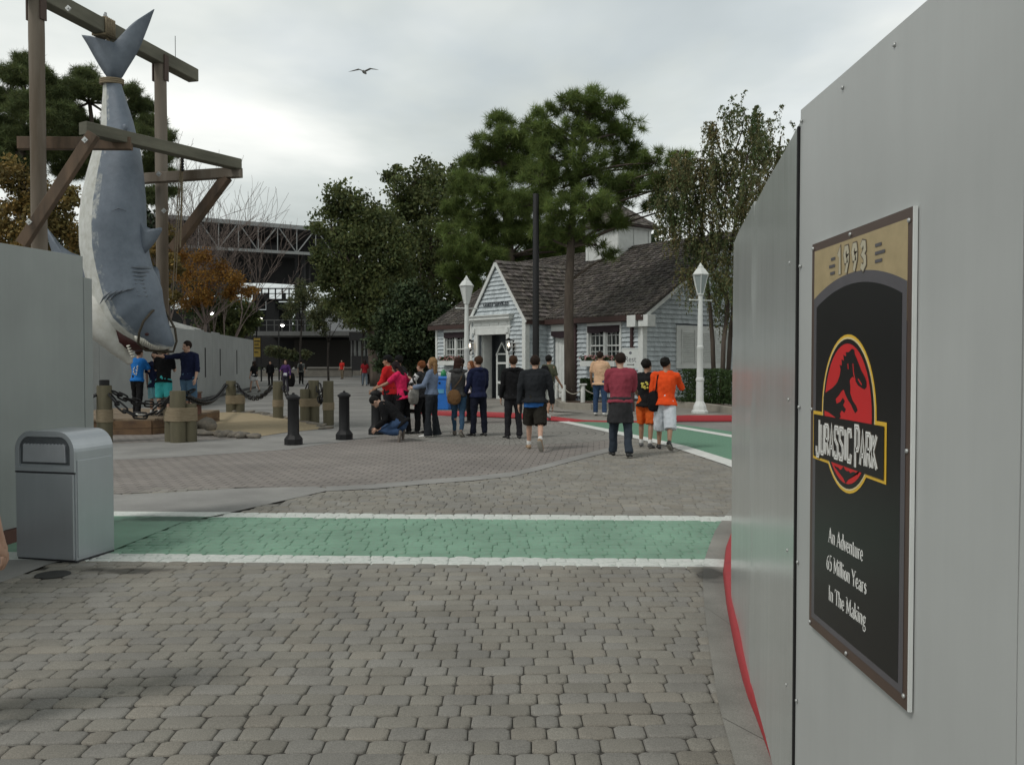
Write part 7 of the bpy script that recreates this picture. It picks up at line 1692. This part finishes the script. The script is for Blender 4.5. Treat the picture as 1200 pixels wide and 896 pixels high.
def brownbag(D):
    bag('shoulder_bag', D, D['up'](-.03, -.115, .50), (.155, .07, .13), mat('furry_brown_bag', (.13, .065, .022), .9, .3, 60, bump=.006), 'fuzzy brown shoulder bag on the back of the woman in the grey vest', [D['up'](-.06, -.11, .57), D['up'](.05, -.085, .72), D['up'](.075, -.02, .83), D['up'](.08, .06, .76)], mat('brown_strap', (.08, .045, .02)))
def bpack(D, m=blk, label='dark backpack worn by the man in the olive shirt'):
    bag('backpack', D, D['up'](0, -.105, .70), (.15, .085, .21), m, label, [D['up'](-.06, -.07, .80), D['up'](-.065, .02, .84), D['up'](-.06, .07, .74), D['up'](-.07, 0, .62)], flap=True, cat='backpack')
# --- the queue ---
def red_stripe(D):
    g = MB(); 
person(at(457, 505), 78, 1.80, 'man in a red polo shirt and dark cap standing behind the woman in pink', 'tan', lean=3, legs=((4, 4, 3, 0), (-3, 3, 3, 0)), arms=((18, 10, 35, 5), (15, 10, 30, 10)), top=cloth('red_polo', (.48, .018, .02)), sleeve='mid', top_hem=.48, bottom=dpant, hair='short', cap=blk, w=1.12, belly=.02, collar=True)
person(at(468, 500), 60, 1.80, 'person in a dark cap mostly hidden behind the red polo shirt', 'brown', top=blk2, sleeve='long', bottom=dpant, cap=blk)
person(at(473, 509), 72, 1.68, 'woman in a bright pink T-shirt reaching out to the black bollard', 'tan', lean=12, head=(18, 0), legs=((10, 8, 3, 0), (-4, 3, 3, 0)), arms=((62, 6, 18, 0), (-12, 38, 70, -20)), female=True, top=cloth('hot_pink_shirt', (.62, .022, .10)), sleeve='short', top_hem=.47, bottom=blk, bkind='trousers', hair='shoulder', hairm=hb('black_hair2', (.014, .009, .010)), w=1.05)
person(at(470, 517), 84, 1.76, 'man in a black top and jeans kneeling on the paving by the bollard', 'light', lean=44, head=(35, 0), legs=((66, 156, 7, 85), (72, 162, 9, 85)), arms=((30, 6, 60, 10), (26, 10, 65, 12)), top=blk, sleeve='long', top_hem=.47, bottom=jeans, bkind='trousers', shoe=grey_shoe, hair='short', w=1.12)
person(at(494, 508), 62, 1.66, 'auburn-haired woman in a patterned dark top with a silver grey handbag', 'light', legs=((5, 5, 3, 0), (-3, 3, 3, 0)), arms=((35, 14, 60, 15), (40, 10, 80, 20)), female=True, top=cloth('patterned_dark_top', (.03, .03, .032)), sleeve='mid', under=(cloth('white_sleeves', (.60, .60, .60)), 'sleeves'), bottom=blk, bkind='trousers', hair='curly', hairm=H_red, extra=handbag, w=1.05)
person(at(506, 512), 74, 1.74, 'blonde woman in a slate blue long-sleeved top and dark flared trousers', 'light', lean=-2, legs=((5, 4, 3, 0), (-4, 2, 3, 0)), arms=((22, 10, 55, 10), (20, 6, 62, 15)), female=True, top=cloth('slate_blue_top', (.15, .19, .27)), sleeve='long', top_hem=.53, bottom=cloth('dark_flared', (.02, .023, .028)), bkind='flare', hair='long', hairm=H_blonde, shoe=white_shoe)
person(at(537, 511), -8, 1.74, 'long-haired woman in a dark grey vest with white sleeves walking away', 'light', legs=((14, 6, 2, 0), (-12, 16, 2, 30)), arms=((8, 12, 10, 0), (14, 20, 18, 0)), female=True, top=cloth('dark_grey_vest', (.045, .045, .045)), sleeve='none', top_hem=.50, top_w=1.15, under=(cloth('white_sleeves', (.78, .78, .80)), 'sleeves'), hood=True, bottom=cloth('blue_jeans_slim', (.035, .075, .13)), bkind='slim', hair='long', hairm=hb('dark_auburn_hair', (.03, .013, .009)), shoe=grey_shoe, extra=brownbag)
person(at(561, 511), 35, 1.77, 'man in a navy hooded sweatshirt and dark sports trousers facing away', 'light', lean=1, head=(0, 12), legs=((4, 4, 3, 0), (-3, 2, 3, 0)), arms=((12, 8, 20, 0), (10, 8, 30, 0)), top=navy, sleeve='long', top_hem=.48, top_w=1.4, hood=True, bottom=cloth('navy_trackpants', (.010, .012, .022)), hairm=H_brown)
person(at(552, 496), 150, 1.66, 'woman in a white and red top peeking past the navy hoodie', 'light', head=(0, -20), female=True, top=cloth('white_red_top', (.58, .50, .50)), sleeve='long', bottom=blk, hair='shoulder', hairm=H_red)
person(at(541.5, 481, .125), 20, 1.60, 'dark-haired youth in a white shirt by the cottage, behind the lamp post', 'tan', top=cloth('pale_blue_white_shirt', (.50, .54, .58)), sleeve='short', bottom=jeans, vox=.017)
person(at(601.5, 514), 12, 1.78, 'man in a black hooded jacket and dark trousers standing with his back turned', 'light', head=(0, -8), legs=((3, 3, 3, 0), (-2, 2, 3, 0)), arms=((4, 8, 12, 0), (4, 9, 14, 0)), top=blk, sleeve='long', top_hem=.47, top_w=1.5, hood=True, bottom=dpant, hairm=H_brown, collar=True)
person(at(627, 527), -4, 1.80, 'man in a black jacket over a blue shirt and dark shorts walking away', 'light', lean=2, legs=((18, 8, 3, 0), (-18, 32, 2, 58)), arms=((-6, 12, 10, 0), (4, 15, 8, 0)), w=1.12, top=cloth('black_jacket', (.018, .02, .023)), sleeve='long', top_hem=.50, top_w=1.6, under=(cloth('royal_blue_hem', (.03, .12, .35)), 'hem'), bottom=cloth('dark_brown_shorts', (.022, .02, .016)), bkind='shorts', sock=True, shoe=tan_shoe, hairm=H_dark, collar=True)
person(at(643, 489, .06), -38, 1.78, 'dark-haired man in an olive shirt and plaid shorts stepping on the red kerb', 'tan', head=(0, 20), legs=((12, 6, 3, 0), (-12, 14, 3, 20)), arms=((10, 8, 20, 0), (12, 8, 30, 0)), top=cloth('olive_shirt', (.075, .08, .05)), sleeve='short', bottom=cloth('plaid_shorts', (.30, .32, .30), .5), bkind='shorts', shoe=white_shoe, extra=bpack)
# --- walkers at the right ---
person(at(703, 486, .125), -22, 1.80, 'man in a pale peach T-shirt and blue jeans standing by the flower bed', 'tan', head=(4, -8), legs=((3, 3, 4, 0), (-3, 3, 5, 0)), arms=((6, 14, 25, 0), (30, 10, 60, 15)), w=1.06, top=cloth('peach_shirt', (.60, .39, .25), .08), sleeve='short', top_hem=.47, top_w=1.3, bottom=jeans, shoe=white_shoe, hairm=H_dark)
person(at(727, 535), -6, 1.82, 'man in a faded maroon shirt with a dark jacket tied round his waist', 'light', lean=2, head=(6, 18), legs=((12, 4, 3, 0), (-10, 8, 4, 8)), arms=((24, 4, 70, 18), (22, 4, 70, 18)), w=1.07, top=cloth('faded_maroon_shirt', (.25, .045, .065), .12), sleeve='mid', top_hem=.52, top_w=1.2, bottom=cloth('grey_blue_jeans', (.035, .045, .06)), hairm=H_dark, jacket_tied=cloth('tied_dark_jacket', (.03, .03, .032)), shoe=black_shoe)
def sling(D):
    bag('sling_bag', D, D['up'](-.12, -.05, .53), (.11, .07, .16), blk, 'black bag slung at the left side of the boy in orange', [D['up'](-.10, -.07, .58), D['up'](-.075, -.055, .80), D['up'](-.06, .01, .84), D['up'](-.09, .07, .70), D['up'](-.11, .02, .58)])
shirtB = cloth('black_shirt_print', (.012, .012, .013))
def print_patch(D):
    g = MB(); T = D['T']
    for i in range(16):
        a, z = random.uniform(-.045, .045), random.uniform(.66, .74); c = D['up'](a, -.078, z)
        g.ell(c, (.022, .012, .022), nu=8, nv=5)
    g.build('shirt_print', mat('yellow_print', (.55, .50, .10), .8, .3, 20), T, smooth=True)
person(at(757, 524), -22, 1.70, 'boy in a black T-shirt with a yellow print and orange shorts', 'tan', head=(4, -30), legs=((10, 6, 3, 0), (-8, 10, 3, 10)), arms=((20, 10, 40, 5), (15, 10, 40, 5)), top=shirtB, sleeve='short', top_hem=.46, top_w=1.4, bottom=cloth('orange_shorts', (.62, .11, .02)), bkind='shorts', sock=True, shoe=mat('black_white_shoe', (.10, .10, .10), .5, .8, 12), hairm=None, hair='curly', extra=print_patch)
person(at(779, 527), -16, 1.74, 'boy in a bright orange T-shirt and baggy white cargo shorts walking away', 'tan', lean=4, head=(2, -35), legs=((12, 4, 3, 0), (-16, 26, 3, 34)), arms=((6, 8, 20, 0), (38, 16, 75, 20)), w=1.10, top=cloth('orange_shirt', (.72, .075, .015), .08), sleeve='mid', top_hem=.48, top_w=1.4, bottom=cloth('white_cargo_shorts', (.56, .60, .64), .08), bkind='long_shorts', shoe=black_shoe, hair='curly', extra=sling)
# --- on the deck by the shark ---
def dk(px, py): p = P(px, py, 0+20.9); return (p.x, p.y, .36)
person(dk(161, 470), -20, 1.62, 'person in a bright blue T-shirt and black trousers with a head inside the shark jaws', 'light', lean=6, legs=((8, 6, 4, 0), (-8, 4, 5, 0)), arms=((28, 6, 95, 10), (35, 6, 90, 10)), top=cloth('bright_blue_shirt', (.02, .17, .52)), sleeve='short', top_hem=.50, bottom=blk, shoe=white_shoe, vox=.016, hairm=H_brown,
       extra=lambda D: (lambda g: ([g.ell(D['up'](random.uniform(-.02, .07), -.078, .60+i*.011), (.02, .01, .02), nu=8, nv=5) for i in range(12)], g.build('shirt_print', mat('white_print', (.6, .62, .62)), D['T'], smooth=True)))(MB()))
person((dk(178, 470)[0], 21.1, .36), 5, 1.52, 'child in a navy shirt and pale blue shorts standing under the shark mouth', 'light', top=navy, sleeve='short', top_w=1.5, top_hem=.44, bottom=cloth('pale_blue_shorts', (.25, .50, .58)), bkind='shorts', shoe=black_shoe, sock=True, vox=.016)
person((dk(192, 470)[0], 20.9, .36), 10, 1.66, 'person in a black T-shirt and turquoise shorts leaning under the shark snout', 'light', lean=10, legs=((6, 5, 4, 0), (-6, 4, 4, 0)), arms=((28, 6, 90, 10), (30, 8, 90, 10)), top=blk, sleeve='short', top_w=1.3, top_hem=.47, bottom=cloth('turquoise_shorts', (.06, .42, .43)), bkind='shorts', shoe=grey_shoe, sock=True, vox=.016)
person((dk(223, 470)[0], 20.8, .36), 165, 1.78, 'man in a dark navy shirt and denim shorts resting one hand on the shark snout', 'light', head=(8, -25), legs=((6, 5, 4, 0), (-6, 4, 4, 0)), arms=((5, 12, 20, 0), (78, 55, 20, 0)), w=1.05, top=navy, sleeve='mid', top_w=1.2, top_hem=.48, bottom=cloth('denim_shorts', (.07, .13, .20)), bkind='long_shorts', shoe=white_shoe, sock=True, vox=.015, hairm=H_dark)
# --- far strollers ---
FG = 'people strolling in the far plaza'
def far(px, py, face, H, label, **kw): return person(at(px, py), face, H, label, vox=.022, detail=False, group=FG, **kw)
far(298, 459.5, 60, 1.66, 'woman in a dark top and white shorts walking near the far hoarding', skin_k='light', female=True, top=blk, sleeve='short', bottom=cloth('white_shorts', (.6, .6, .6)), bkind='short_shorts', shoe=grey_shoe, hairm=H_dark, hair='shoulder', legs=((16, 8, 3, 0), (-14, 12, 3, 10)))
far(317, 452, 180, 1.66, 'person all in black just left of the woman in the purple top', top=blk, sleeve='long', bottom=blk)
def tote(D): bag('tote_bag', D, D['up'](-.17, .02, .40), (.22, .14, .30), blk, 'big black bag carried by the woman in the purple top', [D['up'](-.17, .05, .5), D['A'][-1][2], D['up'](-.17, -.02, .5)])
person(at(335, 459.5), 180, 1.70, 'woman in a purple top with a white patch walking towards the camera', 'light', vox=.02, detail=True, group=FG, female=True, top=cloth('purple_top', (.07, .03, .12)), sleeve='long', bottom=cloth('dark_skirt', (.05, .045, .06)), hair='long', hairm=H_brown, arms=((8, 16, 20, 0), (30, 14, 60, 20)), extra=lambda D: (tote(D), (lambda g: (g.tube([D['up'](-.05, .076, .54), D['up'](.05, .076, .54)], [(.02, .09)]*2, 8, ref=(0, 1, 0), cap='round'), g.build('white_patch', mat('white_print', (.6, .62, .62)), D['T'], smooth=True)))(MB())))
far(353, 450, 0, 1.72, 'person in a grey shirt and dark trousers carrying a black backpack far off', top=cloth('grey_shirt', (.16, .17, .16)), sleeve='short', bottom=blk, extra=lambda D: bpack(D, blk2, 'black backpack on the distant walker in grey'))
far(401, 444, 150, 1.72, 'distant person in a red top and khaki trousers before the low wall', top=cloth('red_top', (.45, .025, .02)), sleeve='short', bottom=cloth('khaki', (.16, .13, .09)), w=1.15)
far(427.5, 452, 20, 1.70, 'distant person in a dark red top and pale jeans left of the queue', top=cloth('dark_red_top', (.25, .015, .02)), sleeve='short', bottom=cloth('pale_jeans', (.12, .15, .18)), hair='shoulder', hairm=H_dark)
far(434, 451, 0, 1.72, 'distant person in dark clothes between the red-topped and the white-topped walkers', top=blk2, sleeve='short', bottom=blk)
far(441, 451, -10, 1.72, 'distant person in a white top and grey trousers nearest the red polo shirt', top=cloth('white_top', (.45, .47, .46)), sleeve='short', bottom=cloth('grey_trousers', (.06, .065, .07)))
# --- cut off by the left edge of the photograph ---
person((-2.70, 3.95, 0), 8, 1.74, 'person at the left edge whose bare arm and hand alone are in view', 'light', legs=((6, 5, 3, 0), (-6, 5, 3, 10)), arms=((3, 8, 8, 0), (-2, 16, 14, -4)), top=cloth('light_blue_shirt', (.30, .40, .50)), sleeve='short', bottom=cloth('grey_trousers', (.06, .065, .07)), bkind='shorts', shoe=mat('pale_blue_shoe', (.4, .5, .6)), vox=.010, hairm=H_brown)

for o in SPL: split_loose(o)
# ---------- turn the rounded blobs into plain meshes ----------
bpy.context.view_layer.update(); dg = bpy.context.evaluated_depsgraph_get(); outm = []
for o, wr, ex in JOBS: outm.append(bpy.data.meshes.new_from_object(o.evaluated_get(dg)))
for (o, wr, ex), me in zip(JOBS, outm):
    old = o.data; mats = [m for m in old.materials]; o.modifiers.clear(); me.materials.clear()
    if wr:
        nv = len(me.vertices); co_ = np.empty(nv*3); me.vertices.foreach_get('co', co_); no_ = np.empty(nv*3); me.vertices.foreach_get('normal', no_); co_ = co_.reshape(-1, 3); no_ = no_.reshape(-1, 3)
        ph = random.uniform(0, 50); d_ = np.array([noise.noise((c[0]*9+ph, c[1]*9, c[2]*5+c[0]*6))+.6*noise.noise((c[0]*20, c[1]*20+ph, c[2]*14)) for c in co_]); co_ = co_+no_*(d_*wr*1.9)[:, None]; me.vertices.foreach_set('co', co_.ravel())
    if ex:
        bm = bmesh.new(); bm.from_mesh(me)
        for mi_, mb in enumerate(ex):
            if not mb.v: continue
            vs_ = [bm.verts.new(v) for v in mb.v]
            for f_ in mb.f:
                try: nf_ = bm.faces.new([vs_[i] for i in f_]); nf_.material_index = mi_; nf_.smooth = True
                except ValueError: pass
        bm.to_mesh(me); bm.free()
    for m in mats: me.materials.append(m)
    if not ex: me.polygons.foreach_set('material_index', [0]*len(me.polygons))
    me.polygons.foreach_set('use_smooth', [True]*len(me.polygons)); me.name = o.name; o.data = me; bpy.data.meshes.remove(old)
